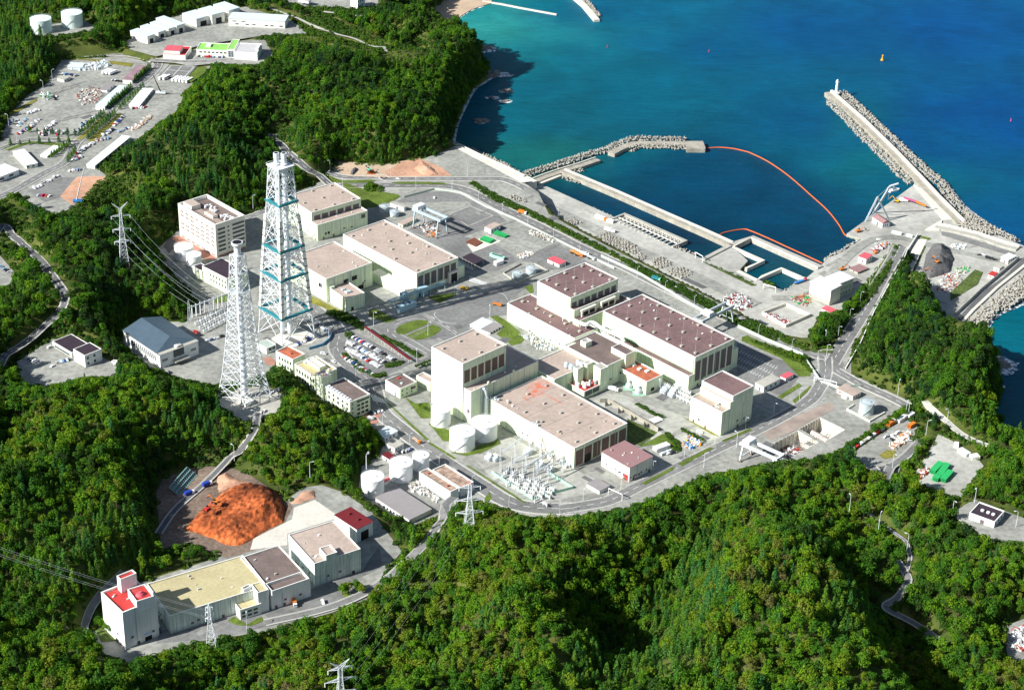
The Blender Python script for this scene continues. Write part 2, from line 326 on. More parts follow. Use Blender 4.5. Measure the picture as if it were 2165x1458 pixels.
for n,z,p,m in PW:
    i=pip(GX,GY,p); d=np.where(i,0,pdist(GX,GY,p)); rng=30. if z>5 else 30.
    if n=='harbour_apron': rng=16.
    w=np.where(i,1e6,np.clip(1-(d-6)/rng,0,1)**2); 
    w=np.where((~i)&(d<6),400.,w)
    if n in('harbour_apron','plant_yard'): w=np.where((~i)&(~inl),0,w)
    psum+=w*(z-.35); wsum+=w; ins|=i
kk=np.clip(wsum,0,1); HGT=np.where(wsum>0,HGT*(1-kk)+psum/np.maximum(wsum,1e-9)*kk,HGT)
def lower(poly,z,mrg=0):
    global HGT
    i=pip(GX,GY,poly)
    if mrg: i|=pdist(GX,GY,poly)<mrg
    HGT=np.where(i,z,HGT)
def tz(x,y):
    a=(x-X0)/STEP;b=(y-Y0)/STEP; i=int(min(max(a,0),len(gx)-2)); j=int(min(max(b,0),len(gy)-2)); u=min(max(a-i,0),1);v=min(max(b-j,0),1)
    return (HGT[j,i]*(1-u)+HGT[j,i+1]*u)*(1-v)+(HGT[j+1,i]*(1-u)+HGT[j+1,i+1]*u)*v
def UT(p,off=0.):
    d=ray(p); t=(H-95)/-d.z; t1=(H+15)/-d.z; n=160
    for k in range(n):
        tt=t+(t1-t)*k/n; x,y,z=d.x*tt,d.y*tt,H+d.z*tt
        if z<=tz(x,y): break
    lo=tt-(t1-t)/n;hi=tt
    for _ in range(12):
        m=(lo+hi)/2
        if H+d.z*m<=tz(d.x*m,d.y*m): hi=m
        else: lo=m
    return Vector((d.x*hi,d.y*hi,H+d.z*hi+off))
# outer basin is water between walls; docks sunk into the yard

PITQ=[q('Y6',1560,715,1712,632,1895,722,1740,815),q('Y6',1320,850,1550,730,1700,815,1480,940),q('Z4',690,700,870,632,1060,712,850,800)]
PITW=[[(v.x,v.y) for v in (U(a,0) for a in p)] for p in PITQ]
def quadrect(P):
    P=[Vector(p) for p in P]; return P
for pw in PITW: lower(pw,-14,5)
BEACH=[(905,32),(925,8),(985,-28),(1040,2),(1014,14),(988,25),(953,48),(925,50)]
lower([tuple(U(a,SEA+1)[:2]) for a in BEACH],SEA-1.5,0)
# terrain mesh
m,t,b=newmat('forest_floor'); N=t.nodes;L=t.links
g=N.new('ShaderNodeNewGeometry'); n=N.new('ShaderNodeTexNoise'); n.inputs['Scale'].default_value=.05; n.inputs['Detail'].default_value=8; L.new(g.outputs['Position'],n.inputs['Vector'])
r=N.new('ShaderNodeValToRGB'); r.color_ramp.elements[0].position=.3; r.color_ramp.elements[0].color=(.04,.065,.015,1); r.color_ramp.elements[1].position=.72; r.color_ramp.elements[1].color=(.13,.15,.035,1)
L.new(n.outputs[0],r.inputs[0]); L.new(r.outputs[0],b.inputs['Base Color']); b.inputs['Roughness'].default_value=.95; b.inputs['Specular IOR Level'].default_value=.1
floorm=m
ny,nx=HGT.shape
vs=np.stack([GX.ravel(),GY.ravel(),HGT.ravel()],1)
idx=np.arange(nx*ny).reshape(ny,nx); fs=np.stack([idx[:-1,:-1].ravel(),idx[:-1,1:].ravel(),idx[1:,1:].ravel(),idx[1:,:-1].ravel()],1)
hz=HGT; keep=(np.maximum.reduce([hz[:-1,:-1],hz[:-1,1:],hz[1:,1:],hz[1:,:-1]])>-40).ravel(); fs=fs[keep]
me=bpy.data.meshes.new('ground'); me.from_pydata(vs.tolist(),[],fs.tolist()); me.materials.append(floorm)
me.polygons.foreach_set('use_smooth',[True]*len(me.polygons)); go=bpy.data.objects.new('ground',me); C.objects.link(go); tag(go,kind='structure')
# wide land behind the picture's edges
MB().add([(-6000,-2000,-30),(6000,-2000,-30),(6000,9000,-30),(-6000,9000,-30)],[(0,1,2,3)]).build('seabed',sand)['kind']='structure'
MB().add([(-6000,-2000,30),(-880,-2000,30),(-880,9000,30),(-6000,9000,30)],[(0,1,2,3)]).build('terrain',floorm)['kind']='structure'
MB().add([(-880,-2000,30),(6000,-2000,30),(6000,790,30),(-880,790,30)],[(0,1,2,3)]).build('terrain',floorm)['kind']='structure'
MB().add([(-880,2550,30),(-150,2550,20),(-300,9000,30),(-880,9000,30)],[(0,1,2,3)]).build('terrain',floorm)['kind']='structure'
def struct(o): o['kind']='structure'; return o
for iz,(n,z,p,m) in enumerate(PW):
    z=z+.012*iz
    if n in('plant_yard',):
        # leave the sunk docks open: bridge the outline to each hole
        vs=[[Vector((a,b,0)) for a,b in p]]+[[Vector((a,b,0)) for a,b in h] for h in PITW]
        allv=[v for l in vs for v in l]; tr=tessellate_polygon(vs); mb=MB()
        out=[(a,b,c) if (allv[b]-allv[a]).cross(allv[c]-allv[a]).z>0 else (a,c,b) for a,b,c in tr]
        mb.add([(v.x,v.y,z) for v in allv],out); struct(mb.build(n,m))
    elif n=='harbour_apron': struct(MB().prism(p,-17,z).build(n,[m]))
    else: struct(MB().flat(p,z).build(n,m))
# ================= SEA
SC_PTS=[(1050,30,(.02,.25,.2)),(1000,60,(.05,.34,.24)),(1060,75,(.03,.27,.2)),(1130,80,(.012,.2,.2)),(1140,20,(.0,.11,.17)),(1200,40,(.0,.09,.17)),(1080,130,(.004,.11,.15)),(1180,130,(.002,.09,.15)),(1060,230,(.003,.1,.15)),(1120,200,(.002,.09,.15)),(1020,180,(.003,.085,.13)),(1080,330,(.01,.14,.11)),(1130,350,(.012,.15,.11)),(1200,260,(.003,.105,.13)),(1350,180,(.001,.085,.15)),(1500,100,(.001,.07,.17)),(1700,60,(.001,.062,.18)),(2000,60,(.001,.06,.2)),(2100,250,(.001,.055,.19)),(1900,300,(.001,.055,.18)),(1700,250,(.001,.062,.16)),(1500,350,(.001,.044,.1)),(1600,400,(.001,.038,.09)),(1700,420,(.001,.038,.09)),(1650,500,(.001,.034,.08)),(1350,420,(.001,.034,.082)),(1450,500,(.001,.022,.055)),(1200,400,(.001,.026,.065)),(1600,580,(.001,.03,.05)),(1650,580,(.006,.09,.1)),(2100,700,(.002,.10,.14)),(2150,800,(.002,.09,.15)),(2140,900,(.01,.15,.15)),(2160,640,(.002,.08,.15)),(1780,260,(.004,.10,.14)),(1850,350,(.004,.1,.14)),(1300,20,(.001,.08,.17)),(2165,500,(.001,.06,.17))]
SP=[(*U((a,b),SEA)[:2],c) for a,b,c in SC_PTS]
sx=np.arange(-300,900,12.); sy=np.arange(1250,2500,12.); SX,SY=np.meshgrid(sx,sy)
num=np.zeros(SX.shape+(3,)); den=np.zeros(SX.shape)
wx=vnoise(SX,SY,60,5)*60; wy=vnoise(SX,SY,60,6)*60
for x,y,c in SP:
    w=1/(((SX+wx-x)**2+(SY+wy-y)**2)+900.)**1.6; num+=w[...,None]*np.array(c)*np.array([.4,1.08,1.02] if c[2]>c[1]*1.3 else [.55,.8,1.0]); den+=w
colr=num/den[...,None]
vs=np.stack([SX.ravel(),SY.ravel(),np.full(SX.size,SEA)],1); nn=SX.shape; idx=np.arange(SX.size).reshape(nn)
fs=np.stack([idx[:-1,:-1].ravel(),idx[:-1,1:].ravel(),idx[1:,1:].ravel(),idx[1:,:-1].ravel()],1)
me=bpy.data.meshes.new('sea'); me.from_pydata(vs.tolist(),[],fs.tolist())
ca=me.color_attributes.new('tone','FLOAT_COLOR','POINT'); ca.data.foreach_set('color',np.concatenate([colr.reshape(-1,3),np.ones((SX.size,1))],1).ravel().astype(np.float32))
m,t,b=newmat('sea_water'); N=t.nodes;L=t.links
a=N.new('ShaderNodeAttribute'); a.attribute_name='tone'
g=N.new('ShaderNodeNewGeometry')
n1=N.new('ShaderNodeTexNoise'); n1.inputs['Scale'].default_value=.016; n1.inputs['Detail'].default_value=8; n1.inputs['Roughness'].default_value=.62; n1.inputs['Distortion'].default_value=.6; L.new(g.outputs['Position'],n1.inputs['Vector'])
r=N.new('ShaderNodeMapRange'); r.inputs[1].default_value=.3;r.inputs[2].default_value=.7;r.inputs[3].default_value=.8;r.inputs[4].default_value=1.16; L.new(n1.outputs[0],r.inputs[0])
mp0=N.new('ShaderNodeMapping'); mp0.inputs['Rotation'].default_value=(0,0,R_(12)); mp0.inputs['Scale'].default_value=(.05,.22,.1); L.new(g.outputs['Position'],mp0.inputs[0])
n3=N.new('ShaderNodeTexNoise'); n3.inputs['Scale'].default_value=1.; n3.inputs['Detail'].default_value=9; n3.inputs['Roughness'].default_value=.72; L.new(mp0.outputs[0],n3.inputs['Vector']); r3=N.new('ShaderNodeMapRange'); r3.inputs[1].default_value=.3;r3.inputs[2].default_value=.7;r3.inputs[3].default_value=.8;r3.inputs[4].default_value=1.22; L.new(n3.outputs[0],r3.inputs[0]); mm_=N.new('ShaderNodeMath'); mm_.operation='MULTIPLY'; L.new(r.outputs[0],mm_.inputs[0]); L.new(r3.outputs[0],mm_.inputs[1])
v=N.new('ShaderNodeVectorMath'); v.operation='SCALE'; L.new(a.outputs['Color'],v.inputs[0]); L.new(mm_.outputs[0],v.inputs['Scale']); L.new(v.outputs[0],b.inputs['Base Color'])
mp=N.new('ShaderNodeMapping'); mp.inputs['Rotation'].default_value=(0,0,R_(20)); mp.inputs['Scale'].default_value=(.16,.5,.3); L.new(g.outputs['Position'],mp.inputs[0])
n2=N.new('ShaderNodeTexNoise'); n2.inputs['Scale'].default_value=1.; n2.inputs['Detail'].default_value=6; n2.inputs['Roughness'].default_value=.65; L.new(mp.outputs[0],n2.inputs['Vector'])
bp=N.new('ShaderNodeBump'); bp.inputs['Strength'].default_value=.8; bp.inputs['Distance'].default_value=1.2; L.new(n2.outputs[0],bp.inputs['Height']); L.new(bp.outputs[0],b.inputs['Normal'])
b.inputs['Roughness'].default_value=.4; b.inputs['Specular IOR Level'].default_value=.06; b.inputs['IOR'].default_value=1.33
seam=m; me.materials.append(m); o=bpy.data.objects.new('sea',me); C.objects.link(o); struct(o)
m,t,b=newmat('far_sea_water'); b.inputs['Base Color'].default_value=(.001,.06,.18,1); b.inputs['Roughness'].default_value=.35; b.inputs['Specular IOR Level'].default_value=.25
MB().add([(-300,2494,SEA-.2),(9000,2494,SEA-.2),(9000,9000,SEA-.2),(-300,9000,SEA-.2),(888,2494,SEA-.2),(888,-1000,SEA-.2),(9000,-1000,SEA-.2)],[(0,1,2,3),(4,5,6,1)]).build('sea',m)['kind']='structure'
# ================= sheets, roads, markings
def sheet(name,pts,z,m,kind='structure'):
    LIFT[0]+=1; z+=.0023*LIFT[0]-.03; p=[U(a,z) for a in pts]
    o=MB().flat([(v.x,v.y) for v in p],z).build(name,m); o['kind']=kind; return o
def offs(P,w,side):
    out=[]
    for i,p in enumerate(P):
        a=P[max(i-1,0)];b=P[min(i+1,len(P)-1)]; d=Vector((b[0]-a[0],b[1]-a[1])).normalized(); out.append((p[0]-d.y*w*side,p[1]+d.x*w*side))
    return out
def strip(P,w0,w1,z,m,name):
    a=offs(P,w0,1);b=offs(P,w1,1); mb=MB(); zf=z if callable(z) else (lambda x,y:z)
    vs=[(x,y,zf(x,y)) for x,y in a]+[(x,y,zf(x,y)) for x,y in b]; n=len(P)
    mb.add(vs,[(i,i+n,i+1+n,i+1) if w1<w0 else (i,i+1,i+1+n,i+n) for i in range(n-1)]); return mb
def dashes(mb,P,w,off,z,dash=5,gap=5):
    Q=offs(P,off,1); acc=0;on=True
    zf=z if callable(z) else (lambda x,y:z)
    pts=[Vector(p) for p in Q]; s=0; seg=[]
    tot=sum((pts[i+1]-pts[i]).length for i in range(len(pts)-1)); t=0
    def at(t):
        for i in range(len(pts)-1):
            l=(pts[i+1]-pts[i]).length
            if t<=l: return pts[i].lerp(pts[i+1],t/max(l,1e-6)),(pts[i+1]-pts[i]).normalized()
            t-=l
        return pts[-1],(pts[-1]-pts[-2]).normalized()
    while t<tot:
        p,d=at(t); r,_=at(min(t+dash,tot)); n=Vector((-d.y,d.x))*w/2
        c=[p+n,p-n,r-n,r+n]; mb.add([(v.x,v.y,zf(v.x,v.y)) for v in c],[(0,1,2,3)]); t+=dash+gap
ROADLINES=[]
LIFT=[0]
def road(pts,w,z=0.,m=None,centre=True,edges=True,kerbs=True,terr=False,lift=.06,name='road'):
    w=w*.8 if terr else w; LIFT[0]+=1; lift+=.006*LIFT[0]; m=m or asph; cp=catmull(pts,5)
    if terr:
        P=[UT(a) for a in cp]; zs=[v.z for v in P]
        # smooth heights along the road
        for _ in range(30): zs=[zs[max(i-1,0)]*.25+zs[i]*.5+zs[min(i+1,len(zs)-1)]*.25 for i in range(len(zs))]
        XY=[(v.x,v.y) for v in P]; A=np.array(XY)
        def zf(x,y):
            i=int(np.argmin((A[:,0]-x)**2+(A[:,1]-y)**2)); return max(zs[i]+1.0,tz(x,y)+.5)
    else:
        P=[U(a,z) for a in cp]; XY=[(v.x,v.y) for v in P]; zf=(lambda x,y:z+lift)
    ROADLINES.append((XY,w))
    struct(strip(XY,-w/2,w/2,zf,m,name).build(name,m))
    mk=MB()
    if edges:
        for s in(-1,1):
            e=strip(XY,s*(w/2-.5)-.12,s*(w/2-.5)+.12,lambda x,y:zf(x,y)+.05,paint,''); mk.add(e.v,e.f)
    if centre: dashes(mk,XY,.35,0,lambda x,y:zf(x,y)+.05)
    if mk.v: struct(mk.build('road_markings',paint))
    if kerbs:
        kb=MB()
        for s in(-1,1):
            a=offs(XY,s*w/2,1); b=offs(XY,s*(w/2+.4),1); n=len(a)
            zz=[zf(*x)+.12 for x in a]
            kb.add([(x[0],x[1],h) for x,h in zip(a,zz)]+[(x[0],x[1],h) for x,h in zip(b,zz)]+[(x[0],x[1],h-.3) for x,h in zip(a,zz)]+[(x[0],x[1],h-.3) for x,h in zip(b,zz)],
              [(i,i+1,i+1+n,i+n) for i in range(n-1)]+[(i,i+1,i+1+2*n,i+2*n) for i in range(n-1)]+[(i+n,i+n+1,i+1+3*n,i+3*n) for i in range(n-1)])
        struct(kb.build('kerb',kerb))
    return XY
def line(pts,w=.25,z=0.,lift=.16,closed=False,smooth=True):
    if closed: pts=list(pts)+[pts[0]]
    cp=catmull(pts,4) if smooth else pts
    XY=[tuple(U(a,z)[:2]) for a in cp]; return strip(XY,-w/2,w/2,z+lift,paint,'')
# ================= BUILDINGS
class B: pass
def bld(name,label,cat,t,L,F,R,yb=None,h=None,zg=0.,wall=cream,roof=taupe,par=.9,rim=.5,group=None,parent=None,cop=coping,ov=0,z0=-.6,lift=0):
    L,F,R=q1(t,L),q1(t,F),q1(t,R)
    if yb is not None: h=height_from(F,ZT[t][1]+yb/ZT[t][2],zg)
    l,f,r=(U(p,zg+h) for p in (L,F,R))
    a=(r-f).xy; b=(l-f).xy
    aa=math.atan2(a.y,a.x); ab=math.atan2(b.y,b.x)-math.pi/2; ab=(ab-aa+math.pi)%(2*math.pi)-math.pi+aa
    wa,wb=a.length**1.5,b.length**1.5; ang=(aa*wa+ab*wb)/(wa+wb)
    w=a.dot(Vector((math.cos(ang),math.sin(ang)))); d=b.dot(Vector((-math.sin(ang),math.cos(ang))))
    o=B(); o.w,o.d,o.h,o.ang,o.zg=w,d,h,ang,zg; o.F=Vector((f.x,f.y,zg))
    if parent:
        pb=parent; rel=o.F-pb.F; ca,sa=math.cos(-pb.ang),math.sin(-pb.ang)
        off=Vector((rel.x*ca-rel.y*sa,rel.x*sa+rel.y*ca,rel.z)); da=ang-pb.ang
        if abs(da)<.1: da=0
        o.root=pb.root; o.off=off; o.da=da; o.top=parent
        def put(mb,nm,m,smooth=False):
            x=mb.build(nm,m,pb.root,smooth=smooth); x.location=off; x.rotation_euler.z=da; return x
    else:
        o.root=thing(name,label,cat,(f.x,f.y,zg),ang,group)
        def put(mb,nm,m,smooth=False): return mb.build(nm,m,o.root,smooth=smooth)
    o.put=put; o.roofz=h-par
    mb=MB(); k=rim
    mb.add([(0,0,z0),(w,0,z0),(w,d,z0),(0,d,z0),(0,0,h-.25),(w,0,h-.25),(w,d,h-.25),(0,d,h-.25)],[(0,1,5,4),(1,2,6,5),(2,3,7,6),(3,0,4,7)])
    o.wall=put(mb,'wall',wall)
    if par>0:
        mb=MB(); e=.06; I=[(k,k),(w-k,k),(w-k,d-k),(k,d-k)]; O=[(-e,-e),(w+e,-e),(w+e,d+e),(-e,d+e)]
        vs=[(*p,h) for p in O]+[(*p,h) for p in I]+[(*p,h-.3) for p in O]+[(*p,h-par-.1) for p in I]
        mb.add(vs,[(i,(i+1)%4,(i+1)%4+4,i+4) for i in range(4)]+[(i+8,(i+1)%4+8,(i+1)%4,i) for i in range(4)]+[(i+4,(i+1)%4+4,(i+1)%4+12,i+12) for i in range(4)])
        put(mb,'parapet',cop)
        o.roof=put(MB().add([(k,k,h-par),(w-k,k,h-par),(w-k,d-k,h-par),(k,d-k,h-par)],[(0,1,2,3)]),'roof',roof)
    else:
        v=ov or .4; o.roof=put(MB().box(-v,-v,h-.25,w+v,d+v,h),'roof',roof)
    return o
def pan(o,face,s0,s1,z0,z1,m,name='louvre_panel',proud=.12,frac=True):
    """panel on a wall; face R (front-right), L (front-left); s,z as fractions"""
    h=o.h; W=o.w if face=='R' else o.d
    if frac: s0,s1,z0,z1=s0*W,s1*W,z0*h,z1*h
    mb=MB()
    if face=='R': mb.box(s0,-proud,z0,s1,.05,z1)
    else: mb.box(-proud,s0,z0,.05,s1,z1)
    return o.put(mb,name,m)
def winrow(o,face,n,rows,s0,s1,fill=.6,zf=.45,m=glass,name='window',skip=()):
    W=o.w if face=='R' else o.d
    for z in rows:
        for i in range(n):
            if (i,z) in skip: continue
            a=s0+(s1-s0)*i/n; b=a+(s1-s0)/n*fill
            pan(o,face,a,b,z[0],z[1],m,name)
def rbx(o,x0,y0,x1,y1,h,m=cream,name='roof_house',rm=None,base=None):
    z=o.roofz if base is None else base; W,D=o.w,o.d
    x=o.put(MB().box(x0*W,y0*D,z-.05,x1*W,y1*D,z+h),name,m)
    if rm: 
        e=.35; r=MB().box(x0*W+e,y0*D+e,z+h,x1*W-e,y1*D-e,z+h+.08).build('roof',rm,x)
    return x
def vents(o,nx,ny,x0,x1,y0,y1,rod=False,stag=0,s=1.5,m=None):
    for i in range(nx):
        for j in range(ny):
            x=(x0+(x1-x0)*i/max(nx-1,1))*o.w; y=(y0+(y1-y0)*j/max(ny-1,1))*o.d; mb=MB()
            mb.rbox((x,y),s,s,o.roofz-.05,o.roofz+.9); mb.rbox((x,y),s*1.35,s*1.35,o.roofz+.9,o.roofz+1.25)
            if rod: mb.bar((x,y,o.roofz+1),(x,y,o.roofz+9),.11)
            o.put(mb,'roof_vent',m or conc)
# --- turbine halls and reactor blocks
h1=bld('turbine_hall','wide turbine hall with orange stain across its beige roof, beside three white tanks','industrial hall','V1',(200,570),(1205,1160),(1822,857),yb=1400)
for i in range(6):
    a=.03+i*.163; pan(h1,'R',a,a+.135,.06,.8,panelb)
pan(h1,'R',.2,.31,.02,.42,black,'door',.2)
vents(h1,3,5,.14,.86,.07,.86)
for y in(.2,.4,.6,.8): h1.put(MB().box(1,y*h1.d,h1.roofz+.02,h1.w-1,y*h1.d+.2,h1.roofz+.05),'roof_seam',brownr)
def stained(o,base,spots,col):
    m=base.copy(); m.name='stained_roof'; t=m.node_tree; N=t.nodes;L=t.links; bs_=N['Principled BSDF']; src=bs_.inputs['Base Color'].links[0].from_socket
    tc=N.new('ShaderNodeTexCoord'); acc=None
    for x,y,rx,ry in spots:
        mp=N.new('ShaderNodeMapping'); mp.inputs['Scale'].default_value=(1/rx,1/ry,0); mp.inputs['Location'].default_value=(-x/rx,-y/ry,0); L.new(tc.outputs['Object'],mp.inputs[0])
        ln=N.new('ShaderNodeVectorMath'); ln.operation='LENGTH'; L.new(mp.outputs[0],ln.inputs[0]); r=N.new('ShaderNodeMapRange'); r.inputs[1].default_value=.25; r.inputs[2].default_value=1.; r.inputs[3].default_value=1.; r.inputs[4].default_value=0; L.new(ln.outputs['Value'],r.inputs[0])
        if acc is None: acc=r.outputs[0]
        else: mx=N.new('ShaderNodeMath'); mx.operation='MAXIMUM'; L.new(acc,mx.inputs[0]); L.new(r.outputs[0],mx.inputs[1]); acc=mx.outputs[0]
    n=N.new('ShaderNodeTexNoise'); n.inputs['Scale'].default_value=.3; n.inputs['Detail'].default_value=6; L.new(tc.outputs['Object'],n.inputs['Vector']); r=N.new('ShaderNodeMapRange'); r.inputs[1].default_value=.33; r.inputs[2].default_value=.56; L.new(n.outputs[0],r.inputs[0])
    ml=N.new('ShaderNodeMath'); ml.operation='MULTIPLY'; L.new(acc,ml.inputs[0]); L.new(r.outputs[0],ml.inputs[1]); mx=N.new('ShaderNodeMix'); mx.data_type='RGBA'; L.new(ml.outputs[0],mx.inputs[0]); L.new(src,mx.inputs[6]); mx.inputs[7].default_value=(*col,1); L.new(mx.outputs[2],bs_.inputs['Base Color']); o.roof.data.materials[0]=m
stained(h1,taupe,[(h1.w*.8,h1.d*.9,h1.w*.25,h1.d*.1),(h1.w*.62,h1.d*.84,h1.w*.2,h1.d*.08),(h1.w*.7,h1.d*.66,1.2,h1.d*.14),(h1.w*.4,h1.d*.8,1.1,h1.d*.08)],(.6,.16,.09))
random.seed(4)
for y in(.47,.965):
    e=MB()
    for k in range(5): e.rbox((random.uniform(1,5),h1.d*y+random.uniform(-3,2)),1.4,1.2,h1.roofz,h1.roofz+random.uniform(1,2.4))
    e.tube([(1,h1.d*y-4,h1.roofz+1.5),(1,h1.d*y+3,h1.roofz+1.5),(4,h1.d*y+3,h1.roofz+1)],.15); h1.put(e,'roof_fan',steelg)
lb=bld('reactor_block','tall cream reactor block with six brown louvres facing right, behind three white tanks','reactor building','Y3',(560,895),(875,1085),(1440,815),yb=1360)
tw=bld('','','','Y3',(540,698),(805,845),(1183,685),yb=1328,parent=lb,cop=coping)
for i in range(6): a=.035+i*.16; pan(tw,'R',a,a+.125,.64,.86,panelb)
vents(tw,3,2,.12,.88,.15,.8); pan(lb,'L',.03,.09,.3,.42,panelg,'louvre_panel')
for s in(.25,.62): rbx(lb,s,.0,s+.02,.03,2.4,cream,'parapet_post')
# stack pipe on the block's corner
P=Vector((lb.w*.19,-2.2,0)); e=MB(); e.cyl((P.x,P.y),2.0,4,19,12); e.cyl((P.x,P.y),2.0,19,20.5,12,1.3); e.cyl((P.x,P.y),1.3,20.5,lb.h-4,12); e.tube([(P.x,P.y,lb.h-4.3),(P.x-.6,P.y+.6,lb.h-2),(P.x-1.6,P.y+2.4,lb.h-1.6)],1.3,10); e.tube([(P.x+2.6,P.y-2,0),(P.x+2.6,P.y-2,20)],.15);e.tube([(P.x-2.6,P.y-2,0),(P.x-2.6,P.y-2,20)],.15)
for zz in range(3,20,3): e.tube([(P.x-2.6,P.y-2,zz),(P.x+2.6,P.y-2,zz),(P.x,P.y+2,zz),(P.x-2.6,P.y-2,zz)],.1)
lb.put(e,'exhaust_pipe',steelg)
h2=bld('turbine_hall','long turbine hall with pale green ribbed side wall and maroon roof','industrial hall','V2',(200,318),(1290,868),(1752,645),yb=1235,roof=maroon)
for i in range(6): a=.03+i*.16; pan(h2,'R',a,a+.12,.2,.83,panelg)
grn=mat('pale_green_rib',(.42,.66,.4),.7,.08,.3)
for k in range(12):
    z=h2.h*(.32+k*.053); h2.put(MB().box(-.45,1,z,.05,h2.d-1,z+.42),'wall_rib',grn)
for k in range(8):
    z=h2.h*(.36+k*.065); h2.put(MB().box(-.5,.6,z,.0,1.3,z+.6),'vent_hole',black)
vents(h2,3,7,.12,.9,.05,.93,rod=True,s=1.7)
pod=bld('','','','V2',(110,520),(1215,1093),(1292,1062),yb=1270,parent=h2,par=.3,roof=maroon)
e=MB(); e.box(0,0,-.5,6,14,h2.h*.62); an=h2.put(e,'side_annex',cream); an.location=(h2.w,.5,0)
r2=bld('reactor_block','dark maroon roofed reactor block with lightning rods, in the middle of the plant','reactor building','Y4',(115,348),(605,608),(775,532),yb=738,roof=maroon)
r2t=bld('','','','Y4',(340,187),(578,312),(917,163),h=36,parent=r2,roof=maroon)
r2m=bld('','','','Y4',(545,375),(605,402),(948,268),h=27,parent=r2,roof=maroon)
r2n=bld('','','','Y4',(560,440),(640,480),(1000,310),h=20.5,parent=r2,roof=maroon)
for i in range(7): a=.03+i*.138; pan(r2t,'R',a,a+.1,.68,.86,panelg)
vents(r2t,3,4,.15,.88,.08,.92,rod=True,s=1.8); vents(r2,1,5,.45,.45,.08,.93,rod=True,s=1.8)
for s in(.12,.55): pan(r2m,'R',s,s+.32,.72,.95,beigew,'vent_housing',2.6); pan(r2m,'R',s+.03,s+.14,.75,.88,black,'louvre_panel',2.75); pan(r2m,'R',s+.17,s+.28,.75,.88,black,'louvre_panel',2.75)
# white duct curving over roofs
def roofpipe(nm,label,pts,z,r,m=whitew,cat='duct',legs=0):
    P=[U(p,z) for p in pts]; o=MB().tube(P,r,10)
    if legs:
        for p in P[::legs]: o.bar((p.x,p.y,legs and z-3.5),(p.x,p.y,z),.3)
    x=o.build(nm,m); tag(x,label,cat); return x
dct=roofpipe('white_duct','thick white duct snaking over the roof towards the green ribbed hall',catmull(q('Y4',520,455,560,458,600,475,650,495,690,508,725,490,760,500,800,530,850,555,900,575,950,600,965,625),3),21.5,1.5,legs=3)
cb=bld('control_building','flat brown roofed control building between the turbine halls','industrial building','Y4',(535,652),(830,815),(1055,705),h=19,roof=brownr)
ld=bld('','','','V1',(640,165),(965,345),(1480,100),h=16,parent=cb,roof=taupe)
rbx(cb,.02,.93,.3,1.0,0.01,cream,'roof_curb')
bx=bld('','','','Y4',(875,672),(985,728),(1052,695),h=23,parent=cb,roof=brownr)
bx2=bld('','','','Y4',(655,620),(690,642),(735,622),h=22.5,parent=cb,roof=conc)
# air shafts in the yard between the halls
for i,(L,F,R,hh,nm) in enumerate([((1192,200),(1245,225),(1310,190),20,0),((1305,143),(1355,172),(1425,140),20,0),((1425,180),(1515,228),(1610,195),20,0)]):
    s=bld('air_shaft',['nearest of two narrow cream air shafts between the halls','second narrow cream air shaft with equipment at its foot','broad cream air shaft beside the brown control roof'][i],'air shaft','V1',L,F,R,h=hh,roof=conc,par=.4)
for i,(a,b,c,d) in enumerate([(1090,165,26,16),(1150,190,34,17),(1230,140,24,17),(1270,165,22,16)]):
    c0=U(q1('V1',(a+20,b+30)),16); r=2.0+.5*(i%2); o=MB().cyl((0,0),r,0,3.4,14,dome=.8).mi(0); o.rbox((r*1.3,0),1.2,1.2,0,2); tag(o.build('roof_tank',steelg,loc=c0),['round grey roof tank at the left of the row','large grey roof tank by the air shaft','small grey roof tank at the back of the row','grey roof tank touching the tall air shaft'][i],'tank')
yd=bld('equipment_block','low cream equipment block crowded with pipes beside the air shafts','industrial building','V1',(1090,345),(1320,490),(1500,385),h=7,roof=redroof,par=.8)
for s in(.08,.5): pan(yd,'R',s,s+.38,.3,.85,glass,'window')
random.seed(9)
for k in range(16):
    x,y=random.uniform(.08,.92)*yd.w,random.uniform(.1,.9)*yd.d; e=MB()
    if k%2: e.cyl((x,y),random.uniform(.8,1.5),yd.roofz,yd.roofz+random.uniform(2,4.5),12,dome=.5)
    else: e.rbox((x,y),random.uniform(1,2.4),random.uniform(1,2.4),yd.roofz,yd.roofz+random.uniform(1,3),random.random())
    e.tube([(x,y,yd.roofz+1),(x+3,y,yd.roofz+1),(x+3,y-2,yd.roofz+1)],.2); yd.put(e,'roof_unit',[whitew,steelg,cream][k%3])
rb=bld('auxiliary_building','small cream building with rust red roof against the long hall','industrial building','V2',(372,985),(712,1160),(915,1075),yb=1320,roof=rust)
pan(rb,'R',.3,.5,.12,.35,black,'door',.2); pan(rb,'L',.88,.94,.6,.72,black,'vent_opening')
for x,y in((.55,.78),(.5,.55),(.62,.35)): rbx(rb,x,y,x+.18,y+.08,1.2,whitew,'roof_unit')
st=bld('stepped_building','tall stepped cream building casting a long shadow over the road','industrial building','V3',(322,640),(868,905),(1385,652),yb=1308,roof=taupe,wall=cream)
sm_=bld('','','','V3',(480,478),(1008,732),(1395,552),yb=1237,parent=st,par=.2,roof=taupe)
su=bld('','','','V3',(510,363),(1055,625),(1412,443),yb=1211,parent=st,roof=maroon)
pan(sm_,'L',.28,.36,.7,.8,black,'window'); 
h3=bld('turbine_hall','beige roofed turbine hall with blue shaded pipe racks at its base, rear of the plant','industrial hall','V5',(40,345),(1235,980),(1912,722),h=20)
for i in range(6): a=.03+i*.158; pan(h3,'R',a,a+.12,.25,.82,panelg)
vents(h3,3,4,.1,.88,.05,.93); vents(h3,2,1,.3,.7,.5,.5)
pan(h3,'R',.74,.97,0,.5,beigew,'door_frame',2.2); pan(h3,'R',.79,.93,0,.4,black,'door',2.35)
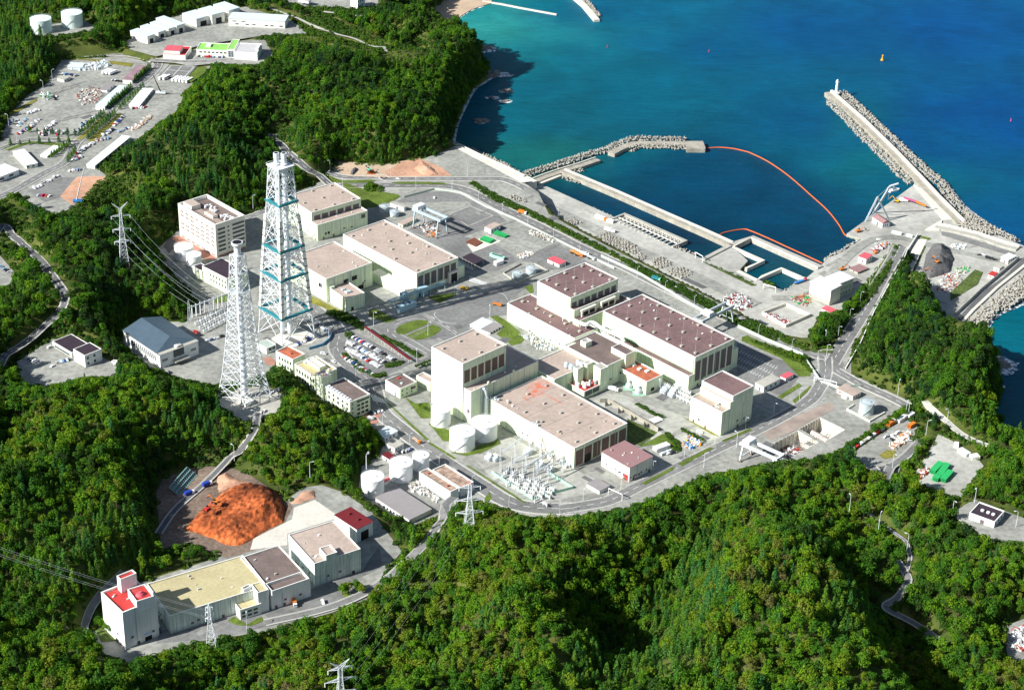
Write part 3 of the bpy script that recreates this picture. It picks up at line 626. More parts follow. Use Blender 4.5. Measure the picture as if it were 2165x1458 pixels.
h3a=bld('','','','V5',(560,935),(1120,1285),(1240,1235),h=8.5,parent=h3,par=.4,roof=concl)
e=MB().box(h3.w,0,-.5,h3.w+7,12,h3.h*.55); h3.put(e,'side_annex',cream)
s3=bld('reactor_block','square taupe roofed cream block beside the big lattice stack','reactor building','Y2',(720,223),(1005,380),(1350,262),yb=550)
for a,b,z,y in((.37,.47,.5,.68),(.55,.66,.52,.7),(.68,.8,.02,.2)): pan(s3,'R',a,b,z,y,black,'window')
pan(s3,'L',.12,.2,.5,.66,black,'window')
f3=bld('service_block','small cream box building in front of the square block, with roof equipment','industrial building','Y2',(1022,435),(1148,525),(1285,478),yb=625)
rbx(f3,0,.82,.2,1,2.2,cream,'roof_house'); rbx(f3,.35,.3,.6,.45,1.3,steelg,'roof_unit'); rbx(f3,.35,.55,.5,.65,1.,steelg,'roof_unit'); pan(f3,'R',.28,.4,0,.25,black,'door',.2)
e3=bld('rear_hall','rear cream hall with six square louvres above a lower front wing','industrial hall','Z3',(1215,655),(1340,712),(1780,592),yb=850)
e3u=bld('','','','Z3',(1030,476),(1290,605),(1700,475),h=23,parent=e3)
for i in range(6): a=.05+i*.157; pan(e3u,'R',a,a+.12,.62,.82,panelg)
vents(e3u,3,3,.12,.88,.1,.92,s=1.4); pan(e3,'R',.14,.18,.25,.4,black,'window'); pan(e3,'R',.2,.24,.25,.4,black,'window'); pan(e3,'R',.87,.95,.6,.85,panelg,'window')
of=bld('office_building','seven storey beige office block with deep rooftop plant well','office building','V8',(118,245),(768,608),(1283,448),yb=1175,wall=beigew,roof=brownr,par=3.2,rim=.9)
for r in range(6):
    if r==5: rows=[(.06,.09)]
    z=.84-r*.125 if r<5 else .06
    for i in range(7):
        if (r,i) in((2,6),(2,5),(1,3),): continue
        pan(of,'L',.045+i*.135,.045+i*.135+.085,z-.035,z,panelb,'window')
for r in range(6):
    z=.84-r*.125; pan(of,'R',.08,.32,z-.05,z+.01,glass,'window'); pan(of,'R',.57,.97,z-.045,z+.015,glass,'window'); pan(of,'R',.4,.46,z-.04,z,glass,'window')
pan(of,'R',.05,.98,0.,.06,redp,'brick_base',.08).data.materials[0]=brickp
rbx(of,.12,.72,.42,.95,4.5,beigew,'roof_house',taupe); rbx(of,.28,.28,.45,.5,3.,beigew,'roof_house',taupe)
of.put(MB().box(of.w*.12,of.d*.05,of.roofz+.1,of.w*.4,of.d*.7,of.roofz+.5),'roof_deck',taupe)
random.seed(2)
for k in range(34):
    g=k<18; x=random.uniform(.42,.75)*of.w; y=(random.uniform(.42,.72) if g else random.uniform(.06,.28))*of.d
    of.put(MB().rbox((x,y),1.6,1.2,of.roofz,of.roofz+1.8),'roof_unit',tankw)
e=MB()
for k in range(14): e.box(of.w*.06,of.d*(.1+k*.055),of.h-1.2,of.w*.15,of.d*(.1+k*.055)+.5,of.h-.9)
of.put(e,'roof_screen',panelb)
dk=bld('electrical_building','two level cream building with near black roof behind the small lattice stack','industrial building','Z3',(355,1060),(565,1170),(735,1100),yb=1300,roof=blackroof,par=.3)
dk2=bld('','','','Z3',(282,1060),(352,1105),(420,1075),yb=1195,parent=dk,roof=blackroof,par=.3); winrow(dk,'L',6,[(.3,.45),(.62,.77)],.05,.75,.35,name='window')
# gym with blue slate roof
gymn=bld('gymnasium','white gymnasium with large slate blue hipped roof','gymnasium','Y1',(905,1105),(1172,1285),(1452,1180),yb=1385,wall=whitew,par=0,roof=conc)
w,d,h=gymn.w,gymn.d,gymn.h; e=MB(); e.add([(-.6,3.5,h+.05),(w+.6,3.5,h+.05),(w+.6,d+.6,h+.05),(-.6,d+.6,h+.05),(w*.5,12,h+5.2),(w*.5,d+.6,h+5.2)],[(0,1,4),(1,2,5,4),(3,0,4,5),(2,3,5)]); gymn.put(e,'hipped_roof',slate)
for k in range(12): pan(gymn,'L',.12+k*.055,.12+k*.055+.03,.35,.75,glass,'window')
pan(gymn,'R',.35,.62,.45,.95,glass,'window',.3); pan(gymn,'R',.32,.7,.2,.3,conc,'canopy',4.5); pan(gymn,'R',.4,.62,.0,.2,glass,'door',.2)
for a in(.06,.8):
    for k in range(5): pan(gymn,'R',a+k*.028,a+k*.028+.018,.42,.6,glass,'window')
pan(gymn,'L',0,.96,.94,1.0,panelb,'eaves',.35)
rbx(gymn,.45,.02,.52,.08,1.5,whitew,'roof_unit',base=h); rbx(gymn,.55,.02,.6,.08,1.2,conc,'roof_unit',base=h)
hs=bld('guard_office','low building with dark flat roofs beside the west car park','office building','Y1',(540,1240),(620,1290),(742,1238),yb=1377,zg=12,wall=whitew,roof=blackroof,par=.3)
hs2=bld('','','','Y1',(388,1183),(525,1268),(655,1205),yb=1305,zg=12,parent=hs,roof=blackroof,par=.3,wall=cream2)
winrow(hs,'R',2,[(.15,.35),(.6,.8)],.12,.9,.3); rbx(hs2,.45,.0,.75,.08,1.3,cream2); pan(hs2,'L',.1,.9,.15,.5,glass,'window')
# administration row
ad=bld('administration_building','long khaki roofed administration block below the lattice stacks','office building','Y2',(770,1003),(925,1100),(1087,1040),yb=1220,roof=khaki)
for r in((.2,.4),(.6,.8)): winrow(ad,'L',7,[r],.06,.98,.5)
rbx(ad,.55,.3,.72,.95,2.4,cream,'roof_house'); rbx(ad,.35,.85,.45,.95,1.2,steelg,'roof_unit')
random.seed(5)
for k in range(6): rbx(ad,.6+random.random()*.2,.1+k*.12,.66+random.random()*.1,.15+k*.12,1.8,steelw,'roof_unit')
aa=bld('annex_office','cream office with rust red roof at the far end of the administration row','office building','Y2',(640,905),(760,970),(845,925),yb=1095,roof=rust)
winrow(aa,'L',5,[(.25,.42),(.6,.77)],.1,.9,.5); rbx(aa,.4,.4,.5,.6,1,rust,'roof_vent')
ab=bld('main_office','cream office with brown roof and rooftop coolers at the near end of the administration row','office building','Y2',(985,1160),(1180,1282),(1332,1225),yb=1415,roof=brownr)
winrow(ab,'L',5,[(.15,.3),(.45,.6),(.72,.84)],.08,.95,.35); winrow(ab,'R',3,[(.12,.25),(.35,.48),(.56,.69)],.35,.95,.7); pan(ab,'R',.35,.95,.8,.9,glass,'window'); winrow(ab,'R',1,[(.3,.38),(.55,.63),(.78,.86)],.1,.3,.25)
for k in range(9): rbx(ab,.05,.05+k*.1,.16,.11+k*.1,1.5,steelw,'roof_cooler')
ac=bld('stair_tower','cream stair tower between the two halves of the administration row','office building','Y2',(928,1070),(978,1103),(1042,1077),h=23,roof=taupe)
tb=bld('','','','Y2',(862,965),(955,1030),(1000,1010),h=16.5,parent=ad,roof=taupe)
sh=bld('green_roof_shed','grey shed with pale green flat roof at the foot of the great stack','shed','Y2',(497,850),(565,888),(640,860),yb=932,roof=mat('mint_grey_roof',(.4,.48,.42),.8,.1,.2),wall=whitew,par=.3); winrow(sh,'R',2,[(.35,.8)],.25,.95,.8,m=glass)
sh=bld('gatehouse','square gatehouse with brown stained roof beside the zebra crossing','gatehouse','Y3',(135,985),(268,1058),(418,1000),yb=1145,roof=brownr)
winrow(sh,'R',3,[(.2,.35),(.62,.75)],.1,.9,.22); pan(sh,'R',.62,.9,.45,.7,panelg,'louvre_panel'); rbx(sh,.35,.3,.45,.42,.9,steelg,'roof_unit'); rbx(sh,.55,.75,.7,.85,.6,redp,'roof_unit'); pan(sh,'L',.3,.9,.1,.45,whitew,'porch',1.2)
sh=bld('wall_annex','narrow cream annex between the gatehouse and the tall reactor block','shed','Y3',(405,945),(528,1005),(590,975),h=8,roof=taupe)
wt=bld('storage_shed','low white shed with two tone grey roof beside the oval lawn','shed','Y3',(855,515),(1035,578),(1155,525),yb=595,roof=greyroof,wall=whitew,par=0); wt.put(MB().box(-.45,wt.d*.45,wt.h+.02,wt.w+.45,wt.d+.45,wt.h+.12),'roof_sheet',ltblue); winrow(wt,'R',4,[(.1,.7)],.1,.95,.5,m=black)
# buildings round the three lower tanks
lw=bld('water_treatment_building','white plant building with two patchy brown roofs beside the lower tanks','industrial building','V7',(930,425),(1350,695),(1470,640),yb=842,wall=whitew,roof=brownr)
mot=mat('mottled_roof',(.36,.26,.2),.95,.45,.25,fine=.35)
lw.roof.data.materials[0]=mot
lr=bld('','','','V7',(1110,395),(1490,640),(1695,580),h=lw.h-1.2,parent=lw,wall=whitew,roof=mot)
rbx(lw,.4,.2,.6,.24,1.2,rust,'roof_vent'); rbx(lw,.4,.82,.6,.86,1.2,rust,'roof_vent'); pan(lw,'L',.2,.6,.35,.38,steelg,'wall_ledge',.5); pan(lw,'R',.25,.4,.1,.4,black,'door')
gs=bld('long_shed','long shed with plain grey metal roof in front of the lower tanks','shed','Y7',(222,755),(437,895),(578,828),yb=925,roof=greyroof,wall=cream2,par=0); winrow(gs,'L',8,[(.1,.45)],.05,.8,.6,m=glass)
pk=bld('pink_roof_workshop','workshop with pinkish brown roof and red shutter in front of the stained hall','workshop','Y6',(118,880),(318,1000),(480,912),yb=1105,roof=pbrown,wall=cream2,par=0)
pan(pk,'L',.04,.22,.0,.4,redp,'shutter_door'); winrow(pk,'L',4,[(.3,.38)],.3,.95,.25); winrow(pk,'R',4,[(.2,.32)],.05,.95,.2)
sp=bld('small_hut','small hut with purple grey roof beside the workshop','hut','Y6',(5,1115),(95,1168),(168,1128),yb=1195,roof=greyroof,wall=whitew,par=0)
# south valley buildings
v1=bld('red_roof_store','white store with dark red roof beside the white concrete yard','store building','W1',(1605,372),(1740,462),(1836,412),yb=548,zg=10,roof=dredroof,wall=whitew,par=0)
pan(v1,'R',.25,.72,0,.62,black,'door',.2); pan(v1,'L',.1,.6,.0,.85,greyw,'shutter_door'); 
for y in(.3,.7): rbx(v1,.5,y,.6,y+.06,1.2,dredroof,'roof_vent',base=v1.h)
v2=bld('beige_roof_store','greenish store with large beige flat roof and small roof house','store building','W1',(1318,495),(1478,675),(1762,582),yb=815,zg=10,roof=taupe,wall=greyw,rim=.4)
e=bld('','','','W1',(1507,578),(1550,625),(1615,600),h=v2.h+3.5,zg=10,parent=v2,roof=taupe,wall=greyw,z0=v2.h-2)
v3=bld('brown_roof_store','white store with weathered dark brown roof between beige and khaki roofs','store building','W1',(1018,638),(1210,852),(1452,770),yb=962,zg=10,roof=brownr,wall=whitew)
e=bld('','','','W1',(1175,798),(1215,845),(1447,768),h=v3.h+1.8,zg=10,parent=v3,roof=brownr,wall=whitew,z0=v3.h-2,par=1.8)
v4=bld('khaki_roof_store','very long pale store with khaki roof crossed by a tower shadow','store building','W1',(438,800),(580,997),(1185,812),yb=1110,zg=10,roof=khaki,wall=greyw)
e=bld('','','','W1',(1095,800),(1127,855),(1190,830),h=v4.h+2.5,zg=10,parent=v4,roof=khaki,wall=whitew)
e=bld('','','','W1',(1030,820),(1040,835),(1085,808),h=v4.h+2.2,zg=10,parent=v4,roof=brownr,wall=whitew,z0=v4.h-6)
e=bld('','','','W1',(978,898),(1017,962),(1145,918),yb=1027,zg=10,parent=v4,roof=khaki,wall=whitew); winrow(e,'R',3,[(.2,.38),(.55,.73)],.08,.9,.75)
v5=bld('red_roof_tower','tall white tower block with bright red roofs at the edge of the woods','tower block','V4',(88,465),(338,795),(800,552),yb=1338,zg=10,roof=redroof,wall=whitew,par=1.4,rim=.8)
v5u=bld('','','','V4',(408,452),(545,628),(803,552),h=v5.h+4.2,zg=10,parent=v5,roof=redroof,wall=whitew,par=1,z0=v5.h-4)
v5s=bld('','','','V4',(258,250),(312,305),(552,222),h=v5.h+9,zg=10,parent=v5,roof=redroof,wall=whitew,par=1,z0=v5.h-9)
v5r=bld('','','','V4',(400,405),(420,440),(605,385),h=v5.h+.4,zg=10,parent=v5,roof=redroof,wall=whitew,par=.5,z0=v5.h-9)
pan(v5,'R',.58,.78,0,.13,black,'door',.15); pan(v5,'R',.54,.8,.16,.18,whitew,'canopy',1.5)
c0=v5u; e=MB(); e.cyl((c0.w*.45,c0.d*.45),3.0,c0.roofz,c0.roofz+1.6,20,1.9); e.cyl((c0.w*.45,c0.d*.45),1.1,c0.roofz+1.6,c0.roofz+2.4,14); c0.put(e,'roof_vent',pinkroof)
# north yard and far buildings
NB=[('warehouse','front unit of the four joined pale blue roofed warehouses','Z1',(958,225),(1080,268),(1132,247),325,24,ltblue),
('warehouse','second unit from the front of the four joined warehouses','Z1',(1030,192),(1160,238),(1212,220),285,24,ltblue),
('warehouse','third unit from the front of the four joined warehouses','Z1',(1105,165),(1235,212),(1285,192),265,24,ltblue),
('warehouse','rear unit of the four joined warehouses, farthest up the slope','Z1',(1145,133),(1295,190),(1352,172),250,24,ltblue),
('warehouse','nearest of three stepped warehouses beside the long white shed','Z1',(1340,98),(1440,140),(1535,112),203,24,ltblue),
('warehouse','middle of three stepped warehouses beside the long white shed','Z1',(1452,68),(1555,110),(1647,85),185,24,ltblue),
('warehouse','rear of three stepped warehouses, partly behind the long white shed','Z1',(1565,35),(1675,78),(1758,55),150,24,ltblue)]
for nm,lb_,t,L,F,R,yb,zg,rf in NB:
    b_=bld(nm,lb_,'warehouse',t,L,F,R,yb=yb,zg=zg,roof=rf,wall=cream2,par=0,group='pale blue roofed warehouses on the northern terrace')
    pan(b_,'R',.3,.75,0,.55,black,'door',.2); winrow(b_,'L',4,[(.25,.38)],.1,.95,.2)
b_=bld('long_warehouse','long white warehouse with pale metal roof at the northern terrace end','warehouse','Z1',(1675,135),(2090,157),(2122,112),yb=212,zg=24,roof=ltblue,wall=cream2,par=0)
for s in(.02,.18,.28,.5,.62,.8): pan(b_,'L',s+.02,s+.08,.22,.36,glass,'window')
for s in(.7,.86): pan(b_,'L',s,s+.07,.6,.7,glass,'window')
b_=bld('red_roof_office','two level office with red and pink roofs near the tennis court','office building','Z1',(1195,400),(1360,408),(1407,342),yb=442,zg=22,roof=redroof,wall=cream2,par=.3)
e=bld('','','','Z1',(1207,365),(1318,372),(1340,338),h=b_.h+4,zg=22,parent=b_,roof=pinkroof,wall=cream2,par=0)
b_=bld('green_roof_centre','long visitor centre with lime green roof and glass stair tower','visitor centre','Z1',(1440,362),(1672,372),(1700,322),yb=422,zg=22,roof=greenroof,wall=cream2,par=.5)
winrow(b_,'L',7,[(.55,.72)],.05,.95,.6,m=glass); rbx(b_,.4,.6,.8,.75,1.5,cream2)
e=bld('','','','Z1',(1668,360),(1718,366),(1762,290),yb=425,zg=22,parent=b_,roof=greenroof,wall=whitew,par=.3); winrow(e,'L',2,[(.1,.3),(.35,.55),(.6,.8)],.1,.9,.85)
e=bld('','','','Z1',(1720,378),(1888,388),(1925,322),yb=445,zg=22,parent=b_,roof=mat('grey_membrane',(.5,.5,.5),.8,.1,.2),wall=whitew,par=.5); rbx(e,.3,.02,.8,.12,1.5,whitew)
YB=[('striped_shed','shed with dull purple striped roof in the northern yard','shed',(902,578),(968,588),(1074,484),620,mat('striped_purple_roof',(.3,.2,.22),.7,.3,.12),cream2),
('long_white_shed','long white roofed shed beside the avenue of young conifers','shed',(706,770),(767,782),(936,632),812,ltblue,whitew),
('white_site_office','white site office with bright roof east of the tree avenue','site office',(950,766),(1022,777),(1117,650),797,whitew,whitew),
('long_white_shed','longest white roofed shed half hidden by trees below the yard','shed',(648,1195),(695,1215),(948,1000),1240,whitew,whitew),
('grey_white_shed','white roofed shed beside the western road with a red rack behind it','shed',(102,1108),(192,1212),(270,1190),1242,whitew,cream2),
('corner_shed','white roofed shed cut by the left edge of the picture','shed',(-120,1260),(-10,1300),(142,1245),1340,whitew,whitew),
('narrow_white_shed','narrow white shed beside a row of young trees in the western yard','shed',(308,1128),(345,1145),(432,1072),1160,whitew,whitew),
('yard_canopy','small grey canopy shed at the left side of the northern yard','shed',(426,570),(470,585),(505,562),606,conc,cream2),
('container_office','long pale blue container office at the back of the northern yard','site office',(497,490),(600,495),(615,462),512,ltblue,ltblue),
('grey_site_hut','grey site hut with shallow roof in the middle of the northern yard','hut',(735,655),(785,662),(835,620),680,greyroof,whitew)]
for nm,lb_,ct,L,F,R,yb,rf,wl in YB:
    b_=bld(nm,lb_,ct,'Z1',L,F,R,yb=yb,zg=20,roof=rf,wall=wl,par=0)
    winrow(b_,'R',max(2,int(b_.w/9)),[(.3,.65)],.04,.98,.45,m=glass)
# harbour side buildings
b_=bld('harbour_warehouse','big white windowless warehouse beside the harbour basin','warehouse','Y5',(530,400),(685,462),(765,425),yb=577,zg=APR,roof=whitew,wall=cream2,par=0)
e=bld('','','','Y5',(640,368),(740,415),(853,372),h=b_.h-1,zg=APR,parent=b_,roof=whitew,wall=cream2,par=0); winrow(e,'R',4,[(.15,.25),(.5,.6)],.2,.95,.25); pan(b_,'L',.0,1,.0,.28,conc,'lower_wall',.3)
HB=[('red_roof_hut','tiny hut with bright red gable roof below the white harbour warehouse','hut','Y5',(622,592),(685,625),(712,600),643,APR,pinkroof,whitew),
('red_roof_cabin','white two storey cabin with red roof beside the harbour','cabin','Y5',(888,212),(943,232),(985,203),273,APR,pinkroof,whitew),
('pink_roof_shed','open shed with faded pink roof next to the harbour warehouse','shed','Y5',(818,302),(880,330),(955,300),345,APR,pbrown,conc),
('checkpoint_building','checkpoint building with reddish flat roof near the grey tank','office building','Y5',(728,1182),(845,1238),(907,1208),1270,0,taupe,cream2),
('grey_roof_workshop','white workshop with pale grey roof near the parking bays','workshop','Y5',(123,1142),(192,1170),(317,1112),1213,0,conc,whitew),
('red_roof_kiosk','small kiosk with pink red roof at the corner of the parking bays','kiosk','Y5',(315,1090),(352,1108),(407,1078),1135,0,pinkroof,whitew),
('white_quay_hut','largest white hut near the east harbour wall','hut','Y5',(1938,215),(1985,238),(2035,208),275,APR,whitew,whitew),
('grey_quay_hut','middle hut with grey roof near the east harbour wall','hut','Y5',(1882,288),(1920,302),(1945,280),333,APR,conc,whitew),
('red_quay_hut','white hut with crimson roof and red sign near the east harbour wall','hut','Y5',(1840,345),(1878,358),(1905,335),385,APR,redroof,whitew),
('maroon_roof_house','white pump house with dark maroon roof and three round vents in the woods','pump house','W4',(1668,1302),(1900,1382),(1997,1285),1440,22,blackroof,whitew),
('maroon_quay_shed','white shed with purple gable roof on the quay under the crane','shed','Z6',(1005,1100),(1062,1152),(1100,1130),1190,APR,pbrown,whitew),
('pink_roof_office','white hut with pink roof beside the orange mixer lorry','hut','Z4',(1535,1080),(1630,1128),(1680,1100),1158,0,pinkroof,whitew),
('equipment_hut','pale hut with grey roof next to the green topped racks','hut','Z4',(988,808),(1045,827),(1130,790),868,0,taupe,whitew),
('pump_hut','long low pale hut at the edge of the dry dock','hut','Z4',(180,600),(300,640),(320,630),675,0,conc,whitew),
('dock_office','low pale building with dark windows beside the gantry crane','office building','Z4',(258,770),(290,790),(400,735),815,0,taupe,cream),
('tank_side_hut','dark red roofed hut behind the lower white tanks','hut','Y7',(268,480),(318,515),(352,495),540,0,dredroof,whitew),
('roadside_hut','white flat roofed hut with cluttered roof beside the main road','hut','Y7',(283,412),(345,440),(405,412),470,0,conc,whitew),
('prefab_office','white prefabricated office above the main road bend','office building','Y7',(222,345),(280,375),(362,330),410,0,ltblue,whitew),
('valve_house','small white valve house attached beside the leftmost lower tank','hut','V7',(462,530),(470,560),(520,505),610,0,pinkroof,whitew)]
for nm,lb_,ct,t,L,F,R,yb,zg,rf,wl in HB:
    b_=bld(nm,lb_,ct,t,L,F,R,yb=yb,zg=zg,roof=rf,wall=wl,par=0 if nm!='maroon_roof_house' else .7)
    if nm!='valve_house': winrow(b_,'R',3,[(.3,.65)],.1,.95,.35,m=glass); pan(b_,'L',.4,.55,0,.6,panelg,'door')
    if nm=='maroon_roof_house':
        for y in(.25,.45,.68): b_.put(MB().cyl((b_.w*.5,b_.d*y),1.2,b_.roofz,b_.roofz+1.,14,1.2,dome=.4),'roof_vent',tankw)
    if nm=='red_quay_hut': pan(b_,'L',.5,.9,.4,.7,redp,'sign')
    if nm=='checkpoint_building': pan(b_,'L',.7,.88,.3,.6,redp,'sign'); rbx(b_,-.3,.25,.0,.55,2.4,whitew,'porch',base=0)
    if nm=='maroon_quay_shed': b_.put(MB().add([(-.4,-.4,b_.h),(b_.w+.4,-.4,b_.h),(b_.w+.4,b_.d+.4,b_.h),(-.4,b_.d+.4,b_.h),(b_.w/2,-.4,b_.h+2),(b_.w/2,b_.d+.4,b_.h+2)],[(0,1,4),(1,2,5,4),(2,3,5),(3,0,4,5)]),'gable_roof',pbrown)
# far white house and carport
b_=bld('far_house','white block of a house beyond the trees at the top edge','house','Z2',(628,-20),(680,-5),(735,-25),yb=68,zg=26,roof=conc,wall=whitew,par=.3); winrow(b_,'R',3,[(.2,.4),(.6,.8)],.1,.9,.4)
b_=bld('far_hut','low pale hut at the far end of the northern road','hut','Z2',(240,-5),(320,8),(345,-2),yb=25,zg=30,roof=conc,wall=whitew,par=.0)
b_=bld('forest_lodge','brown roofed lodge almost hidden in the woods above the office','house','Z3',(430,105),(560,130),(640,95),yb=150,zg=22,roof=brownr,wall=cream2,par=0)
# carport with black roof
def carport(name,label,t,L,F,R,h,zg,rf,n=5):
    l,f,r=(U(q1(t,p),zg+h) for p in(L,F,R)); x=(r-f); y=(l-f); o=thing(name,label,'carport',(f.x,f.y,zg)); 
    A=[Vector((0,0)),x.xy,x.xy+y.xy,y.xy]; MB().prism([tuple(a) for a in A],h,h+.3,True).build('roof',rf,o)
    for i in range(n):
        for s in(0.05,.95):
            p=y.xy*(i/(n-1)*.96+.02)+x.xy*s; MB().bar((p.x,p.y,0),(p.x,p.y,h),.15).build('post',whitew,o)
    return o
carport('carport','open carport with long near black roof by the rear turbine hall','Z4',(795,1070),(905,1130),(985,1090),4.5,0,blackroof)
carport('covered_walkway','long narrow dark red covered walkway beside the staff car park','Y2',(1282,735),(1615,975),(1632,968),3.2,0,dredroof,14)

# drain pipes, doors, ladders and vents on the large plain walls
random.seed(77)
for o in (h1,lb,h2,r2,h3,s3,e3,st,cb,v2,v3,v4,v5,pk):
    for f,W_ in(('L',o.d),('R',o.w)):
        for k in range(int(W_/16)):
            s=(k+.5)*16/W_+random.uniform(-.02,.02)
            if not(.03<s<.97): continue
            x=pan(o,f,s,s+.25/W_,0,.985,steelg,'drain_pipe',.3)
        for k in range(2):
            s=random.uniform(.08,.88); pan(o,f,s,s+1.6/W_,0,2.4/o.h,panelb,'door',.18)
            s=random.uniform(.08,.88); z=random.uniform(.15,.3); pan(o,f,s,s+1.8/W_,z,z+1.4/o.h,panelg,'vent_opening',.16)
    for k in range(6):
        x,y=random.uniform(.06,.94)*o.w,random.uniform(.06,.94)*o.d
        if o in(cb,): continue
        e=MB(); e.rbox((x,y),random.uniform(.6,1.6),random.uniform(.6,1.4),o.roofz,o.roofz+random.uniform(.4,1.1)); o.put(e,'roof_box',[steelg,conc,whitew][k%3])
# ================= ROADS AND GROUND
random.seed(11)
T_=lambda x,y:tz(x,y)
r_main=road(q('Z4',-330,470,-150,452,0,450,300,455,600,455,760,475,900,525,1150,655,1500,825,1800,978,2060,1095)+q('Y4',1000,95,1200,198,1400,300,1600,400)+q('Y5',0,695,200,787,400,880,560,930,660,950),12,0)
r_upper=road(q('Z3',1350,230,1450,270,1560,300,1750,305,1900,300)+q('Z4',150,395,400,395,700,398,1000,396,1150,402,1260,440,1340,480),9,0,edges=True)
r_slope=road(q('Z2',150,935,60,990,60,1030,130,1090,250,1190,380,1300,480,1370)[1:],9,terr=True,m=asphd)
r_ne=road(q('Y5',690,1000,760,880,850,740,960,560,1060,370,1150,220,1190,140),12,0)
r_se=road(q('Y5',640,950,640,1080,590,1190,500,1290)+q('Y6',1300,700,1000,840,700,985,400,1130,230,1215)+q('Y7',1650,790,1400,830),11,0,m=asph)
r_front=road(q('Y7',1480,825,1250,822,1060,780,880,670,700,555,520,425,370,310,250,200)+q('Y2',1340,1150,1240,1060,1130,960,1085,880,1100,790,1040,700,960,640,860,560),14,0)
r_south=road(q('Y5',720,1050,900,1150,1100,1240,1240,1310),9,0,lift=.1)
r_office=road(q('Z3',1500,320,1200,420,980,540,850,610,740,650,640,690)[1:-1],8,0,lift=.08)
struct(MB().flat([tuple(U(p,0)[:2]) for p in q('Y5',540,950,720,925,780,1010,740,1060,820,1120,700,1200,600,1110,660,1020)],.11).build('road',asph))
sheet('asphalt_yard',q('Y3',30,530,500,400,820,290,1180,170,1400,160,1190,310,1180,430,1040,440,840,540,900,560,560,690,530,820,430,850,300,720),.05,asph)
sheet('asphalt_yard',q('Z4',660,500,900,560,1100,690,1180,760,900,860,620,960,500,900,330,830,700,690,880,630,860,590,300,600,240,590,330,540,450,515),.045,asph)
sheet('asphalt_yard',q('Z4',520,920,770,880,1100,960,1270,1080,1600,950,2100,1230,1900,1130,1550,1180,1300,1090,1080,1190,830,1180,760,1060),.04,asph)
sheet('concrete_apron',q('Z4',840,960,1000,880,1130,930,890,1025),.09,concl)
sheet('gravel_yard',q('Z4',1180,800,1600,950,1280,1070,1080,960),.07,gravel)
sheet('car_park',q('Y2',1150,800,1200,760,1640,995,1400,1110,1130,960),.06,asph)
sheet('car_park',q('Y4',1800,640,2083,770,1990,850,1800,900),.06,asph)
sheet('car_park',q('Y5',0,850,440,1020,450,1100,330,1240,0,1130),.055,asph)
sheet('paving',q('Y4',720,1080,850,1010,1000,1030,1100,1080,1500,1200,1700,1330,1300,1440,1100,1300),.05,gravl)
sheet('paving',q('Y7',820,480,1080,370,1500,580,1750,700,1280,790,970,640),.05,gravl)
sheet('brick_paving',q('Y6',1280,720,1780,520,1830,560,1500,740,1340,800),.07,mat('worn_paving',(.33,.27,.23),.95,.2,.1))
sheet('paving',q('V8',0,830,160,790,260,850,760,1150,800,1180,640,1220,150,940),.06,brickp)
sheet('asphalt_yard',q('V8',-50,860,130,810,250,930,80,1000,-20,1100,-120,980),.05,asphd)
sheet('paving',q('Y2',600,820,720,740,900,770,960,800,900,850,700,890),.1,concl)
sheet('brick_paving',q('Y2',540,960,600,950,660,1010,570,1010),.1,brickp); sheet('brick_paving',q('Y2',1260,1380,1420,1340,1380,1440,1280,1450),.1,brickp)
sheet('dark_lot',q('Z5',1465,1420,1590,1375,1760,1470,1640,1500),APR+.06,asphd)
sheet('concrete_yard',q('W1',1350,330,1480,280,1610,370,1600,400,1310,490,1310,560,1080,590,1100,520,1340,400),10.06,mat('white_concrete',(.6,.57,.5),.9,.1,.06,fine=.06))
sheet('asphalt_yard',q('W1',1460,830,1770,720,1880,560,1900,700,1700,790,1640,830,1720,890,1850,870,1700,940,1200,1060,930,1130,500,1170,520,1090,980,980,1200,960),10.05,asph)
sheet('asphalt_yard',q('Z1',200,1400,420,1300,640,1300,600,1350,440,1450,330,1480),20.06,asph)
sheet('earth_cut',q('Z1',440,1440,560,1300,690,1290,820,1300,700,1380,600,1470,520,1500),20.09,pinkg)
sheet('earth_yard',q('Z2',340,1150,700,1175,960,1190,1130,1160,1360,1290,1100,1300,860,1300,600,1290,480,1230),.07,sand)
sheet('earth_yard',q('Z2',880,1260,1000,1190,1130,1160,1300,1230,1370,1290,900,1296),.1,pinkg)
sheet('gravel_yard',q('Z2',1180,1160,1380,1080,1620,1230,1610,1290,1400,1290),.08,gravel)
sheet('light_road',q('Z2',1380,1075,1440,1075,1960,1330,1880,1340),.12,concl)
sheet('tennis_court',q('Z1',1160,560,1240,475,1445,485,1370,572),22.06,asph); 
mk=MB()
for a,b in (((1190,550),(1255,482)),((1355,562),(1425,490)),((1270,556),(1335,485)),((1190,550),(1355,562)),((1255,482),(1425,490)),((1225,515),(1390,526))):
    s=line(q('Z1',*a,*b),.5,22,.12,smooth=False); mk.add(s.v,s.f)
struct(mk.build('court_markings',paint))
struct(MB().prism([tuple(U(a,SEA+.9)[:2]) for a in catmull(BEACH+BEACH[:1],3)[:-1]],SEA-1,SEA+.9).build('beach',sand))
